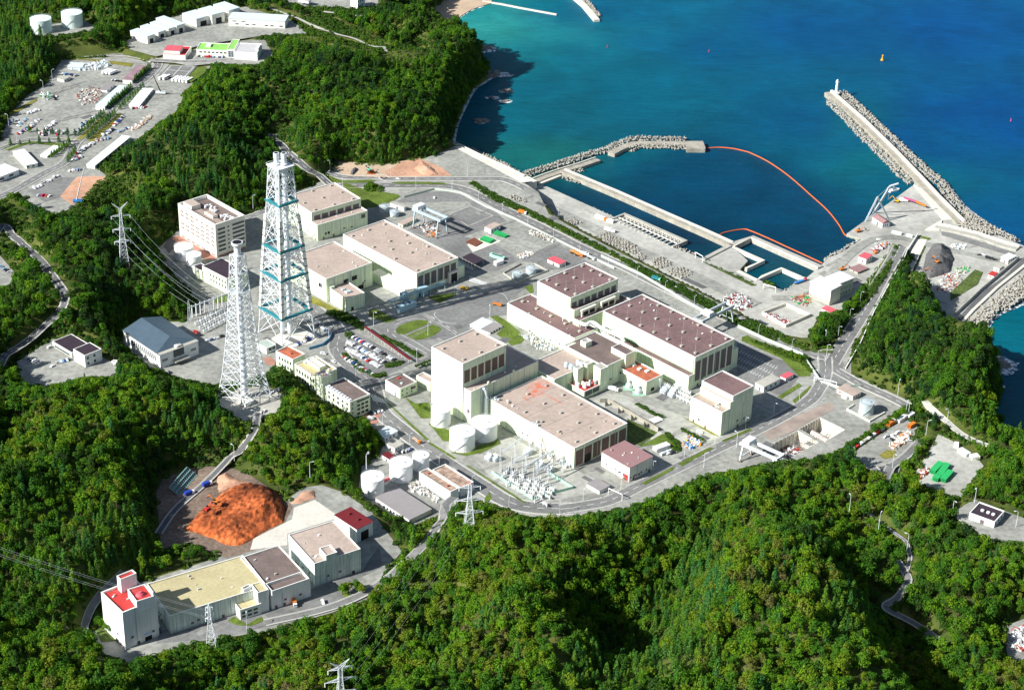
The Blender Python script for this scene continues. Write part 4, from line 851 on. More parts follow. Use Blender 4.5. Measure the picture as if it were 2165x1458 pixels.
# avenue and yard roads, north
road(q('Z1',-60,1470,100,1400,330,1270,480,1190,560,1050,640,990,790,850,900,700,1060,590,1160,480,1100,440,1000,415,850,400,430,415),9,20,lift=.1,m=asph)
road(q('Z1',0,1100,200,1030,400,1025,560,1045),8,20,lift=.13,m=asph)
road(q('Z1',1100,440,1400,455,1700,440),8,22,lift=.1)
road(q('Y1',-100,520,0,350,100,420,220,540,330,640,430,770,480,870,420,1000,250,1180,40,1330,-60,1400),8,terr=True,m=asphd)
road(q('F',545,880,540,905,500,965,460,1000,420,1035,370,1080,335,1130),6,terr=True,m=asphd,centre=False)
road(q('W3',1490,600,1550,690,1500,780,1430,840,1520,900,1620,960,1740,1030),6,terr=True,m=asph,centre=False)
road(q('W4',520,1290,350,1230,200,1250)[:1]+q('W3',1290,310,1400,390,1500,480,1560,560,1545,640),4,terr=True,m=asph,centre=False,kerbs=False)
road(q('W4',760,930,900,1000,960,900,1100,790,1230,650),8,terr=True,m=asph,centre=False)
road(q('W4',1260,320,1450,480,1600,600,1800,690,2050,770),5,terr=True,m=gravl,centre=False)
road(q('W1',-100,1060,40,1130,60,1060,90,980,160,880,240,800,300,740),5,terr=True,m=asph,centre=False)
road(q('F',960,1065,930,1105,900,1150,860,1190,800,1240,700,1285,560,1318),8,terr=True,m=asph,centre=False)
road(q('F',1500,10,560,14)[1:]+q('Z2',200,130,400,210,620,290,800,350)+[(820,110)],4,terr=True,m=gravl,centre=False,edges=False,kerbs=False)
road(q('Z2',430,90,640,120,850,140),5,terr=True,m=gravl,centre=False,edges=False,kerbs=False)
road(q('F',1125,425,1250,480,1350,530,1480,590,1600,645),14,APR,m=gravel,centre=False,edges=False,kerbs=False,name='haul_road')
road(q('Y5',250,520,520,500,700,330,850,180,1000,90,1180,80,1400,130,1700,200,2000,260),9,APR,m=gravel,centre=False,edges=False,kerbs=False,name='haul_road')
# markings
mk=MB()
def addm(s): mk.add(s.v,s.f)
addm(line(q('Y3',220,520,300,480,420,462,520,480,600,500,750,600),.3,closed=False)); addm(line(q('Y3',215,560,300,610,400,660,530,740),.3)); addm(line(q('Y3',570,405,560,430,600,470,680,500,745,500),.3))
addm(line(q('Y3',270,640,500,760),.3)); addm(line(q('Y3',1100,240,1150,250,1190,300),.3)); addm(line(q('Y3',160,550,165,575),.4)); addm(line(q('Y3',200,595,235,620),.4))
P=catmull(q('Y3',530,440,600,480,700,545,800,610),3); dashes(mk,[tuple(U(p,0)[:2]) for p in P],.4,0,.15)
for k in range(9):      # zebra crossing
    a=U(q1('Y2',(1330+k*14,1222+k*6)),0);b=U(q1('Y2',(1356+k*14,1276+k*3)),0); s=strip([tuple(a[:2]),tuple(b[:2])],-.35,.35,.2,paint,''); addm(s)
for k in range(16):     # hatching at the turbine hall door
    a=U(q1('Z4',(870+k*9,1232+k*3.5)),0);b=U(q1('Z4',(860+k*9,1275+k*2.5)),0); addm(strip([tuple(a[:2]),tuple(b[:2])],-.3,.3,.15,paint,''))
for k in range(12):
    a=U(q1('Z4',(780+k*10,1095+k*5)),0);b=U(q1('Z4',(775+k*10,1125+k*5)),0); addm(strip([tuple(a[:2]),tuple(b[:2])],-.25,.25,.15,paint,''))
for k in range(10):     # bays near the stepped building
    a=U(q1('Y6',(1595+k*16,592-k*11.5)),0);b=U(q1('Y6',(1622+k*16,596-k*11.5)),0); addm(strip([tuple(a[:2]),tuple(b[:2])],-.22,.22,.42,paint,''))
for r in range(3):
    for k in range(14):
        a=U(q1('Y5',(30+k*20-r*30,905+k*9+r*42)),0);b=U(q1('Y5',(10+k*20-r*30,925+k*9+r*42)),0); addm(strip([tuple(a[:2]),tuple(b[:2])],-.15,.15,.15,paint,''))
    addm(line(q('Y5',20-r*30,915+r*42,290-r*30,1040+r*42),.2,smooth=False))
for r,(x0,y0,x1,y1,n) in enumerate([(1195,790,1530,975,26),(1170,835,1450,995,24),(1140,880,1420,1040,24),(1130,960,1360,1080,16)]):
    for k in range(n):
        x=x0+(x1-x0)*k/n;y=y0+(y1-y0)*k/n; a=U(q1('Y2',(x,y)),0);b=U(q1('Y2',(x+22,y-9)),0); addm(strip([tuple(a[:2]),tuple(b[:2])],-.1,.1,.15,paint,''))
struct(mk.build('yard_markings',paint))
# grass
G_=[('oval_lawn','Y3',(225,560,260,520,330,490,420,470,500,472,530,495,300,595,250,590),grass,.09),('oval_lawn','Y3',(320,605,550,508,610,530,620,555,560,600,470,635,400,642),grass,.09),
('lawn','Z4',(-260,410,0,500,100,505,250,530,270,550,180,600,60,640,-60,650,-120,560),grass,.09),('lawn','Y3',(1040,445,1100,430,1180,480,1280,560,1330,640,1300,670,1220,690,1180,650,1090,590,1160,530),grass,.09),
('lawn','Y3',(1330,190,1400,165,1410,230,1385,245),grass,.09),('lawn','Y3',(500,270,740,235,750,262,600,325),grass,.09),('lawn','Y3',(0,385,60,375,235,470,150,495,0,440),grass,.09),
('lawn','Y3',(510,1360,560,1330,700,1430,640,1458),grass,.09),('lawn','Y7',(560,280,640,310,700,330,700,400,650,395),grass,.12),('lawn','Y7',(700,470,840,440,1000,380,1020,410,900,470,800,490),grass,.12),('lawn','Y7',(480,200,540,240,580,200,560,150,440,160),grass,.1),
('verge','Y7',(270,130,300,150,560,385,545,395),grass,.2),('verge','Y7',(565,400,735,505,720,512,560,412),grass,.2),('verge','Y7',(795,550,815,552,1185,790,1160,788),grass,.2),('verge','Y7',(900,780,945,720,960,760,920,800),grass,.2),
('verge','Y6',(700,625,740,640,980,770,930,760),dryg,.1),('verge','Y6',(990,800,1200,710,1210,725,1010,810),grass,.12),('verge','Y6',(670,970,900,850,935,855,700,990),grass,.12),('verge','Y6',(400,1115,640,990,650,1005,430,1125),grass,.2),('verge','Y6',(1400,480,1560,380,1580,400,1430,495),grass,.1),('verge','Y6',(1510,510,1640,400,1650,410,1530,530),grass,.1),
('lawn','Y6',(380,850,560,750,690,810,700,880,620,870,480,830),grass,.1),('lawn','Y6',(300,640,520,740,400,840,300,810),grassd,.1),('verge','Y6',(1140,40,1180,30,1640,240,1650,290,1500,230,1140,70),grass,.11),
('lawn','Y6',(1490,160,1600,170,1650,260,1640,330,1560,330,1430,200),grass,.12),('verge','Y5',(60,680,600,900,700,905,690,925,560,918,50,690),grassd,.2),
('lawn','Y2',(170,540,280,490,285,540,200,560),grass,.09),('lawn','Y2',(890,500,1010,560,1130,620,1040,610,900,560),dryg,.1),('lawn','Y2',(1580,1240,1700,1320,1780,1340,1770,1400,1700,1400),grass,.09),('lawn','Y2',(1370,1080,1440,1060,1450,1080,1380,1105),grass,.12),
('median','Z3',(1400,300,1450,290,1550,330,1700,325,1800,320,1840,330,1800,350,1600,350,1480,345),grass,.13),('median','Z4',(190,430,240,422,500,425,640,430,680,445,260,440),grass,.13),
('verge','Z1',(270,720,60,830,80,850,270,740),dryg,20.2),('verge','Z1',(1370,575,1450,490,1520,495,1500,540,1400,605),grass,22.1),('verge','Z1',(20,1090,200,1035,500,1055,520,1080,460,1075,220,1050,60,1105),grass,20.2),('verge','Z1',(440,420,760,440,980,465,960,490,700,450),dryg,20.2),
('verge','Z1',(640,1030,880,830,900,840,700,1040),dryg,20.2),('verge','Z1',(420,1010,560,1020,760,850,775,860,600,1025,420,1020),dryg,20.2),
('lawn','W1',(80,1000,200,880,200,1000,270,1150,160,1160),grassd,10.1),('lawn','W1',(940,1030,980,1000,1060,1050,1150,1000,1165,1030,1080,1060,1000,1055),grass,10.1),('lawn','W1',(1640,850,1670,820,1700,870,1800,870,1740,890,1660,880),grass,10.1),
('verge','Y5',(1135,120,1165,130,1160,180,1040,420,1000,470,1020,380),grass,APR+.1),('verge','Y5',(1330,60,1420,80,1400,95,1325,72),grass,APR+.1),('verge','Y5',(1390,120,1360,130,1240,400,1260,400),grassd,APR+.1),('scrub','Y5',(1560,480,1740,310,1800,330,1760,420,1560,540),grassd,APR+.1),
('verge','W4',(850,780,920,730,1000,740,1010,790,900,815),dryg,8.1),('verge','W4',(1640,660,1760,720,1900,790,1820,800),dryg,12.1),('slope','Z5',(1650,1275,1680,1280,2000,1420,2106,1470,2060,1475),grassd,APR+.1)]
for nm,t,c,m_,z in G_: sheet(nm if nm!='slope' else 'grass_bank',q(t,*c),z,m_)
# worn patches, joints and wheel marks on the yards
wp=[mat('worn_asphalt_dark',(.15,.15,.15),.95,.25,.1,fine=.1),mat('worn_asphalt_light',(.27,.27,.25),.95,.2,.1,fine=.1),mat('wheel_marks',(.22,.215,.2),.95,.3,.2,fine=.2)]
wr=random.Random(8); wm=[MB(),MB(),MB()]
for t,bx0,n_,z_ in (('Z4',(350,560,1700,1150),26,0),('Y3',(50,400,1150,800),12,0),('Y4',(750,1000,1500,1400),22,0),('Y6',(400,480,1700,1000),16,0),('Y7',(780,420,1700,760),16,0),('Z1',(250,480,900,900),22,20),('Z5',(100,600,1400,1250),10,APR),('Y5',(600,60,1900,700),16,APR),('W1',(700,850,1850,1100),10,10),('Y2',(500,500,1500,1000),12,0)):
    for _ in range(n_):
        c=U(q1(t,(wr.uniform(bx0[0],bx0[2]),wr.uniform(bx0[1],bx0[3]))),z_); k=wr.randrange(3); a=R_(-47)+(math.pi/2 if wr.random()<.5 else 0)+wr.uniform(-.15,.15); sx2,sy2=(wr.uniform(5,16),wr.uniform(3,8)) if k<2 else (wr.uniform(20,45),.5)
        if not pip(np.array([c.x]),np.array([c.y]),PW[0][2] if z_==0 else PW[1][2] if z_==APR else PW[2][2] if z_==20 else PW[6][2])[0]: continue
        zz=z_+.02+ (0.0 if z_==0 else .015) + _*.0004
        for o_ in ((0,0),) if k<2 else ((0,0),(0,1.8)):
            pts_=[]
            for ux,uy in((-1,-1),(1,-1),(1,1),(-1,1)): X=ux*sx2/2;Y=uy*sy2/2+o_[1]; pts_.append((c.x+X*math.cos(a)-Y*math.sin(a),c.y+X*math.sin(a)+Y*math.cos(a),zz+.16))
            wm[k].add(pts_,[(0,1,2,3)])
for k in range(3): struct(wm[k].build('yard_patches',wp[k]))
# ================= LATTICE STACKS
def zat(base,y,zg):
    lo,hi=0,220
    for _ in range(40):
        m=(lo+hi)/2
        if PJ((base.x,base.y,zg+m))[1]>y: lo=m
        else: hi=m
    return lo
def lattice(root,prof,r,sub=1,name='leg',m=steelw,brace=None,mb=None,legs=True):
    """prof: [(z,half diagonal)]; corners on the local axes"""
    C4=[(1,0),(0,1),(-1,0),(0,-1)]; br=MB()
    for c in C4:
        if not legs: break
        l=MB()
        for (z0,a),(z1,b) in zip(prof,prof[1:]): l.bar((c[0]*a,c[1]*a,z0),(c[0]*b,c[1]*b,z1),r,n=5)
        l.build(name,m,root)
    rb=r*.5 if brace is None else brace
    for (z0,a),(z1,b) in zip(prof,prof[1:]):
        for k in range(sub):
            za=z0+(z1-z0)*k/sub; zb=z0+(z1-z0)*(k+1)/sub; A=a+(b-a)*k/sub; Bq=a+(b-a)*(k+1)/sub
            for i in range(4):
                p,s=C4[i],C4[(i+1)%4]
                P0=Vector((p[0]*A,p[1]*A,za));S0=Vector((s[0]*A,s[1]*A,za));P1=Vector((p[0]*Bq,p[1]*Bq,zb));S1=Vector((s[0]*Bq,s[1]*Bq,zb))
                br.bar(P0,S1,rb);br.bar(S0,P1,rb);br.bar(P1,S1,rb)
                if A>8: 
                    M=(P1+S1)/2; br.bar(P0.lerp(P1,.5),M,rb*.8); br.bar(S0.lerp(S1,.5),M,rb*.8); br.bar(M,(P0+S1)/2 if False else P0.lerp(S0,.5).lerp(M,.5),rb*.8)
    return br
bl,bf,brt=(U(p,0) for p in ((551,703),(597,733.5),(661,705)))
ctr=(bl+brt)/2; fv=(bf-ctr); ang=math.atan2(fv.y,fv.x)
bs=thing('lattice_stack','tallest white lattice stack with twin flues and teal platforms','chimney',(ctr.x,ctr.y,0),ang)
def z_(y): return zat(ctr,y,0)
zz=[z_(y) for y in (651,574,517,423,349)]; dg=[20.2,17.6,15.4,11.6,9.2]
prof=[(0,22.5)]+list(zip(zz,dg)); 
lattice(bs,prof,.5,sub=1,brace=.3).build('bracing',steelw,bs)
def prof_at(z,pr):
    for (a,b),(c,d) in zip(pr,pr[1:]):
        if a<=z<=c: return b+(d-b)*(z-a)/(c-a)
    return pr[-1][1]
br=lattice(bs,prof[1:5],.3,sub=3,legs=False,brace=.22); br.build('bracing',steelw,bs)
br=lattice(bs,prof[4:],.3,sub=3,legs=False,brace=.2); br.build('bracing',steelw,bs)
for i,c in enumerate([(1,0),(0,1),(-1,0),(0,-1)]):     # clad legs with dark joints
    zt=z_(455); z=zz[0]+1
    while z<zt:
        a=prof_at(z,prof)-.5;b=prof_at(min(z+5.6,zt),prof)-.5; e=MB(); w=1.9
        vs=[]
        for zc,hw in((z,a),(z+5.6,b)):
            for ux,uy in((-1,-1),(1,-1),(1,1),(-1,1)):
                X=ux*w/1.42;Y=uy*w/1.42; X,Y=(X-Y)*.707,(X+Y)*.707; vs.append((c[0]*hw+X,c[1]*hw+Y,zc))
        e.add(vs,[(4,5,6,7),(0,1,5,4),(1,2,6,5),(2,3,7,6),(3,0,4,7),(3,2,1,0)]); e.build('cladding_panel',cream2,bs)
        e=MB(); e.add([(v[0]+(v[0]-c[0]*a)*.12,v[1]+(v[1]-c[1]*a)*.12,z-.55+dz) for dz in(0,.5) for v in vs[:4]],[(4,5,6,7),(0,1,5,4),(1,2,6,5),(2,3,7,6),(3,0,4,7)]); e.build('joint',black,bs)
        z+=6.3
for i,(z,d_) in enumerate(zip(zz[:4],dg[:4])):
    e=MB(); C4=[(1,0),(0,1),(-1,0),(0,-1)]; o_=d_+1.7; q_=d_-1.7
    for k in range(4):
        p,s=C4[k],C4[(k+1)%4]
        v=[(p[0]*o_,p[1]*o_),(s[0]*o_,s[1]*o_),(s[0]*q_,s[1]*q_),(p[0]*q_,p[1]*q_)]
        e.add([(x,y,z-.75) for x,y in v]+[(x,y,z+.75) for x,y in v],[(4,5,6,7),(0,1,5,4),(1,2,6,5),(2,3,7,6),(3,0,4,7),(3,2,1,0)])
    e.build('platform',teal,bs)
e=MB(); e.prism([(11,0),(0,11),(-11,0),(0,-11)],zz[4]-.4,zz[4]+.3,True); 
for k in range(4):
    p,s=[(11,0),(0,11),(-11,0),(0,-11)][k],[(0,11),(-11,0),(0,-11),(11,0)][k]; e.bar((*p,zz[4]+1.5),(*s,zz[4]+1.5),.15)
e.build('top_platform',steelw,bs)
sx_=Vector((math.cos(-ang),math.sin(-ang)))*2.85   # screen-right in local axes
for s in(-1,1):
    c=(sx_.x*s,sx_.y*s); e=MB().cyl(c,2.0,1,152,20).cyl(c,2.35,152,156,20,2.35).cyl(c,2.9,147,148,20); e.cyl(c,1.7,155.9,156.02,20)
    f=e.build('flue',steelw,bs,smooth=False); MB().cyl(c,1.6,156.02,156.05,20).build('flue_opening',black,f)
    for z in range(20,150,12): MB().cyl(c,2.7,z,z+.5,16).build('flue_clamp',steelw,f) if z%24==20 else None
pl_,pf_,pr_=(U(p,15) for p in((465,838),(510,873),(570,841)))
ctr=(pl_+pr_)/2; fv=pf_-ctr; ang=math.atan2(fv.y,fv.x)
ss=thing('lattice_stack','smaller white lattice stack with one flue standing on the wooded ridge','chimney',(ctr.x,ctr.y,15),ang)
zs=[zat(ctr,y,15) for y in(790,740,700,655,615,575,538)]; prof=[(0,20.)]+list(zip(zs,[15.5,12.6,10.6,9.0,7.6,6.4,5.6]))
br=lattice(ss,prof,.42,sub=2,brace=.21); br.build('bracing',steelw,ss)
zt=zat(ctr,517,15); e=MB().cyl((0,0),2.5,0,zt,20).cyl((0,0),2.5,zt-2,zt+.5,20,4.1).cyl((0,0),4.1,zt+.5,zt+2,20); f=e.build('flue',steelw,ss); MB().cyl((0,0),3.4,zt+2.0,zt+2.05,20).build('flue_opening',black,f)
for z in zs: 
    a=prof_at(z,prof)*.8; MB().prism([(a,0),(0,a),(-a,0),(0,-a)],z-.15,z+.15,True).build('platform',steelg,ss) if z>zs[3] else None
MB().rbox((9,2),9,8,0,3.2,.78).build('machine_hut',cream2,ss)
# ================= PYLONS
def pylon(label,base,zg,top,rot,arms,wb=5.,wt=1.0,m=steelw,peak=True,mast=None):
    b=U(base,zg) if zg is not None else UT(base); zg=b.z; hh=zat(b,top,zg); o=thing('power_pylon',label,'pylon',(b.x,b.y,zg),rot,'lattice power pylons')
    n=8; pr=[(hh*.9*(i/n)**.9,wb+(wt-wb)*min(1,(i/n)*1.25)) for i in range(n+1)]; pr=[(z,a) for z,a in pr]
    lattice(o,pr,.2,brace=.11,m=m).build('bracing',m,o)
    for zf,L in arms:
        for s in(-1,1):
            e=MB(); z=hh*zf; w=prof_at(z,pr); tip=Vector((0,s*L,z+.2))
            tip.rotate(Matrix.Rotation(R_(45),3,'Z'))
            for cx,cy in((w,0),(0,w),(-w,0),(0,-w)):
                e.bar((cx,cy,z),tip,.13)
            e.bar((0,0,z+2),tip,.12); q_=Vector((0,s*L*.55,z)); q_.rotate(Matrix.Rotation(R_(45),3,'Z')); e.bar(q_,(w*.5,w*.5,z),.1); e.bar(q_,(-w*.5,-w*.5,z+1.6),.1)
            a=e.build('cross_arm',m,o); MB().bar(tip,tip-Vector((0,0,2.6)),.28,n=6).build('insulator',tankw,a)
    e=MB(); z=hh*.9
    if peak:
        for s in(-1,1):
            t_=Vector((0,s*(wb*1.15),hh)); t_.rotate(Matrix.Rotation(R_(45),3,'Z'))
            for c in((wt,0),(0,wt),(-wt,0),(0,-wt)): e.bar((*c,z),t_,.14)
    else: 
        for c in((wt,0),(0,wt),(-wt,0),(0,-wt)): e.bar((*c,z),(0,0,hh),.14)
    e.build('peak',mast or m,o)
    return o,hh
py1=pylon('tall pylon on bare orange soil in the western woods','F' and (264,568),None,428,R_(-120),[(.42,6.5),(.6,7),(.8,7.5)],5.6,1.2)
py2=pylon('pylon in front of the lower road bend with red painted top','F' and (992,1128),None,1012,R_(-125),[(.4,9),(.62,9.5),(.85,7)],5.,1.3,peak=False,mast=redlight)
py3=pylon('pylon beside the long khaki roofed store','F' and (448,1378),None,1275,R_(-130),[(.7,2.5),(.82,2.3),(.92,2)],4.8,1.,peak=False)
py4=pylon('pylon cut by the bottom edge of the picture','F' and (722,1530),None,1396,R_(-112),[(.5,9),(.7,9),(.88,7)],4.8,1.4,peak=True)
# substation landing gantry and wires
def portal(name,label,a,b,zg,h,m=steelw,n=1,w=.35):
    A,Bq=U(a,zg),U(b,zg); o=thing(name,label,'gantry',tuple(A)); v=(Bq-A); 
    def post(p,i):
        e=MB(); 
        for dx,dy in((.7,.7),(-.7,.7),(.7,-.7),(-.7,-.7)): e.bar((p.x+dx,p.y+dy,0),(p.x+dx*.4,p.y+dy*.4,h),.14)
        for k in range(int(h/2)):
            s=1 if k%2 else -1; e.bar((p.x-.6*s,p.y-.6,k*2),(p.x+.6*s,p.y+.6,k*2+2),.09)
        e.build('post',m,o)
    for i in range(n+1): post(v*(i/n),i)
    MB().bar((0,0,h),(v.x,v.y,h),w,n=4).bar((0,0,h+.9),(v.x,v.y,h+.9),.2).build('beam',m,o); return A,v
def topt(p,zg,h): 
    return U(p,zg+h)
A=U(q1('Y1',(1385,940)),12.);Bq=U(q1('Y1',(1662,838)),12.)
o=thing('line_gantry','long beam gantry where the overhead lines land by the western substation','gantry',(A.x,A.y,0)); v=Bq-A
MB().bar((0,0,12),(v.x,v.y,12),.55).build('beam',steelg,o)
for s in(0,.55,1):
    e=MB()
    for dx,dy in((1,1),(-1,1),(1,-1),(-1,-1)): e.bar((v.x*s+dx*1.3,v.y*s+dy*1.3,0),(v.x*s+dx*.3,v.y*s+dy*.3,12+(7 if s==0 else 0)),.15)
    for k in range(5): e.bar((v.x*s-1+k*.1,v.y*s-1,k*2.4),(v.x*s+1,v.y*s+1-k*.1,k*2.4+2.4),.1)
    e.build('post',steelg,o)
def wire(p,r_,sag,rad=.05,label='overhead power line'):
    P=[]; n=12
    for i in range(n+1):
        t=i/n; v_=p.lerp(r_,t); v_.z-=sag*4*t*(1-t); P.append(v_)
    x=MB().tube(P,rad,4).build('power_line',steelw); return tag(x,'thin pale power line sagging from the western pylon to the line gantry','power line','power lines from the western pylon')
o1,hh=py1
for i,zf in enumerate((.42,.6,.8)):
    for s in(-1,1):
        tip=Vector((0,s*(6.5+i*.5),hh*zf)); tip.rotate(Matrix.Rotation(R_(45)+o1.rotation_euler.z,3,'Z')); st_=o1.location+tip
        en=A.lerp(Bq,(.08+.14*i) if s<0 else (.5+.14*i)); en=Vector((en.x,en.y,12.5)); wire(st_,en,5+i)
def swire(a,b,sag,lab,grp):
    P=[]
    for i in range(15): t=i/14; v_=a.lerp(b,t); v_.z-=sag*4*t*(1-t); P.append(v_)
    tag(MB().tube(P,.028,4).build('power_line',steelg),lab,'power line',grp)
for (oa,ha),(ob_,hb) in (((py2[0],py2[1]),(py4[0],py4[1])),):
    for s in(-1,1):
        for zf in(.55,.75): 
            ta=Vector((0,s*8,ha*zf)); ta.rotate(Matrix.Rotation(R_(45)+oa.rotation_euler.z,3,'Z')); tb=Vector((0,s*8,hb*zf)); tb.rotate(Matrix.Rotation(R_(45)+ob_.rotation_euler.z,3,'Z')); swire(oa.location+ta,ob_.location+tb,6,'thin grey power line between the two southern pylons','power lines between the southern pylons')
o3,h3_=py3
for s in(-1,1):
    for zf in(.7,.85): a_=o3.location+Vector((s*2,0,h3_*zf)); swire(a_,a_+Vector((-260,90,30)),7,'thin grey power line running west from the pylon by the khaki roofed store','power lines west of the valley pylon')
# ================= TANKS
def tank(label,t,cx,hw,ytop,ybot,zg=0.,m=tankw,rail=True,group=None,name='storage_tank',dome=.8):
    a,b_,k=ZT[t]; cx=a+cx/k; yt=b_+ytop/k; yb=b_+ybot/k; rp=hw/k
    s=lambda y:math.sin(PITCH+math.atan((y-729)/F_PX))
    cy=yb-rp*s(yb); ct=yt+rp*s(yt); g=U((cx,cy),zg); rng=(g-Vector((0,0,H))).length; r=rp*rng/F_PX; h=zat(g,ct,zg)
    o=thing(name,label,'tank',tuple(g),0,group)
    MB().cyl((0,0),r,-.3,h,36,cap=False).build('shell',m,o,smooth=False); MB().cyl((0,0),r+.1,h-.1,h,36,dome=dome).build('roof',m,o)
    e=MB(); e.cyl((0,0),r*1.06,-.1,.35,30); e.build('base_ring',conc,o)
    if rail:
        e=MB()
        for i in range(24):
            t_=2*math.pi*i/24; u_=2*math.pi*(i+1)/24; e.bar((r*math.cos(t_),r*math.sin(t_),h),(r*math.cos(t_),r*math.sin(t_),h+1.2),.07); e.bar((r*math.cos(t_),r*math.sin(t_),h+1.2),(r*math.cos(u_),r*math.sin(u_),h+1.2),.07)
        e.build('railing',steelg,o); e=MB()
        for i in range(10):
            t0=-2.2+i*.12; t1=t0+.12; R1=r+.5; e.bar((R1*math.cos(t0),R1*math.sin(t0),h*i/10),(R1*math.cos(t1),R1*math.sin(t1),h*(i+1)/10),.22)
        e.build('stair',steelg,o)
    MB().rbox((r*.3,-r*.2),1,1,h,h+dome+.4).build('hatch',steelg,o); return o
tank('left and smallest of the three white tanks against the reactor block','Y7',638,63,155,315)
tank('front white tank of the three beside the stained roof hall','Y7',773,81,290,472)
tank('right white tank of the three, touching the hall wall','Y7',912,84,228,410)
tank('leftmost of the three lower white tanks, with a railing round its top','Y7',205,73,580,766)
tank('middle white tank of the three lower tanks','Y7',386,73,490,668)
tank('narrow white tank at the right of the three lower tanks','Y7',511,53,455,596)
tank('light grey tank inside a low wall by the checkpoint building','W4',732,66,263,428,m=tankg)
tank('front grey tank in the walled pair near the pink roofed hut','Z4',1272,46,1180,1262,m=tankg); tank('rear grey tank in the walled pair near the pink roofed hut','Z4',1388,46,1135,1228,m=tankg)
tank('large white tank at the foot of the office building','V8',240,160,905,1240,m=tankw); tank('smaller white tank at the foot of the office building','V8',412,128,1055,1350)
tank('left mint tinted fuel tank on the northern hill','Z1',306,74,110,254,34,tankt); tank('right mint tinted fuel tank on the northern hill','Z1',534,74,66,214,34,tankt)
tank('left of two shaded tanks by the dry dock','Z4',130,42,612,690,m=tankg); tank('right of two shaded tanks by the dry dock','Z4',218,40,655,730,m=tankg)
def wall_run(label,pts,z,h,w=.5,m=conc,name='low_wall',cat='wall',zf=None):
    P=[U(p,z) for p in pts]; XY=[tuple(p[:2]) for p in P]; a=offs(XY,-w/2,1);b=offs(XY,w/2,1); mb=MB(); n=len(a)
    zz=[z]*n
    vs=[(x,y,-.3+z) for x,y in a]+[(x,y,z-.3) for x,y in b]+[(x,y,z+h) for x,y in a]+[(x,y,z+h) for x,y in b]
    fs=[]
    for i in range(n-1): fs+=[(i,i+1,i+1+2*n,i+2*n),(i+1+n,i+n,i+3*n,i+1+3*n),(i+2*n,i+1+2*n,i+1+3*n,i+3*n)]
    fs+=[(0,2*n,3*n,n),(n-1,2*n-1,4*n-1,3*n-1)]
    return tag(mb.add(vs,fs).build(name,m),label,cat)
wall_run('low pale wall round the light grey tank','W4' and q('W4',620,330,560,370,765,480,900,400),0,1.4,.8,cream2)
wall_run('low wall round the pair of grey tanks',q('Z4',1150,1210,1270,1290,1530,1190,1420,1130,1300,1130,1150,1210),0,1.5,.6,conc)
wall_run('long concrete wall beside the sunken lane by the stained roof hall',q('Y4',790,1080,850,1075,1220,1290),0,3.5,.8,concd)
for k in range(4):
    p=q1('Y4',(830+k*95,1110+k*52)); g=U(p,0); x=MB().add([(0,0,0),(3,2,0),(3,4,0),(0,2.,0),(0,0,5),(0,2,5)],[(0,1,4),(3,5,2),(1,2,5,4),(0,4,5,3)]).build('buttress',concd,loc=g); tag(x,'dark concrete buttress of the retaining wall by the sunken lane','buttress','retaining wall buttresses')
wall_run('curved retaining wall along the hill behind the administration row',q('Y2',655,1085,800,1170,850,1200),0,2,.6,conc)
wall_run('white harbour wall between the slope and the quay road',q('Y5',1320,65,1240,190,1230,240),APR,3,.8,cream2)
wall_run('long dark sea wall between the spoil yard and the east quay road',q('Y5',1590,650,1780,470,1900,370,2060,235),APR,3,.9,conc)
wall_run('concrete wall round the empty scrap bunker',q('Y5',180,640,350,575,530,655,350,735,180,640),APR,2.6,1.2,concl)
wall_run('blue site hoarding curving below the great stack',q('Y2',880,900,980,870,1030,830,1050,780),0,2.2,.3,mat('blue_hoarding',(.05,.25,.45),.6,.1,.5),'hoarding','hoarding')
# ================= SUNK DOCKS
for k,(pw,lb_) in enumerate(zip(PITW,('eastern half of the open concrete dock, with reddish vessels inside','western half of the open concrete dock, full of scrap','open concrete dock with white segments beside the rear gantry crane'))):
    P=[Vector((a,b)) for a,b in pw]; n=len(P); o=thing('open_dock',lb_,'dock',(P[0].x,P[0].y,0)); e=MB(); D=11
    ct_=sum(P,Vector((0,0)))/n
    for i in range(n):
        a,b_=P[i]-P[0],P[(i+1)%n]-P[0]; e.add([(a.x,a.y,0.1),(b_.x,b_.y,.1),(b_.x,b_.y,-D),(a.x,a.y,-D)],[(0,1,2,3)])
        out=lambda v:(v-(ct_-P[0]))*1.03+(ct_-P[0]); a2,b2=out(a),out(b_)
        e.add([(a.x,a.y,.1),(b_.x,b_.y,.1),(b2.x,b2.y,.1),(a2.x,a2.y,.1)],[(0,1,2,3)])
        for s in range(1,8):
            c=a.lerp(b_,s/8); dd=((ct_-P[0])-c).normalized()*.5; e.rbox((c.x+dd.x*.4,c.y+dd.y*.4),.5,.5,-D,0,math.atan2(dd.y,dd.x))
    e.build('dock_wall',concl,o); MB().flat([tuple(p-P[0]) for p in P],-D).build('dock_floor',conc,o)
def vessel(label,p,z,L,r,a,m,name='steel_vessel',cat='vessel',group=None):
    g=U(p,z+r); o=thing(name,label,cat,tuple(g),a,group); MB().bar((-L/2,0,0),(L/2,0,0),r,n=14).build('shell',m,o)
    e=MB()
    for s in range(5): x=-L/2+L*s/4; e.bar((x-.3,0,0),(x+.3,0,0),r*1.08,n=14)
    e.build('ring',cream2,o); return o
pinkm=mat('salmon_paint',(.66,.4,.34),.7,.2,.3)
for i,(x,y) in enumerate([(1640,740),(1690,765),(1730,790)]): vessel('salmon pink drum segment lying in the eastern dock','Y6' and q1('Y6',(x,y)),-10,9,2.2,R_(-47),pinkm,group='drum segments in the eastern dock')
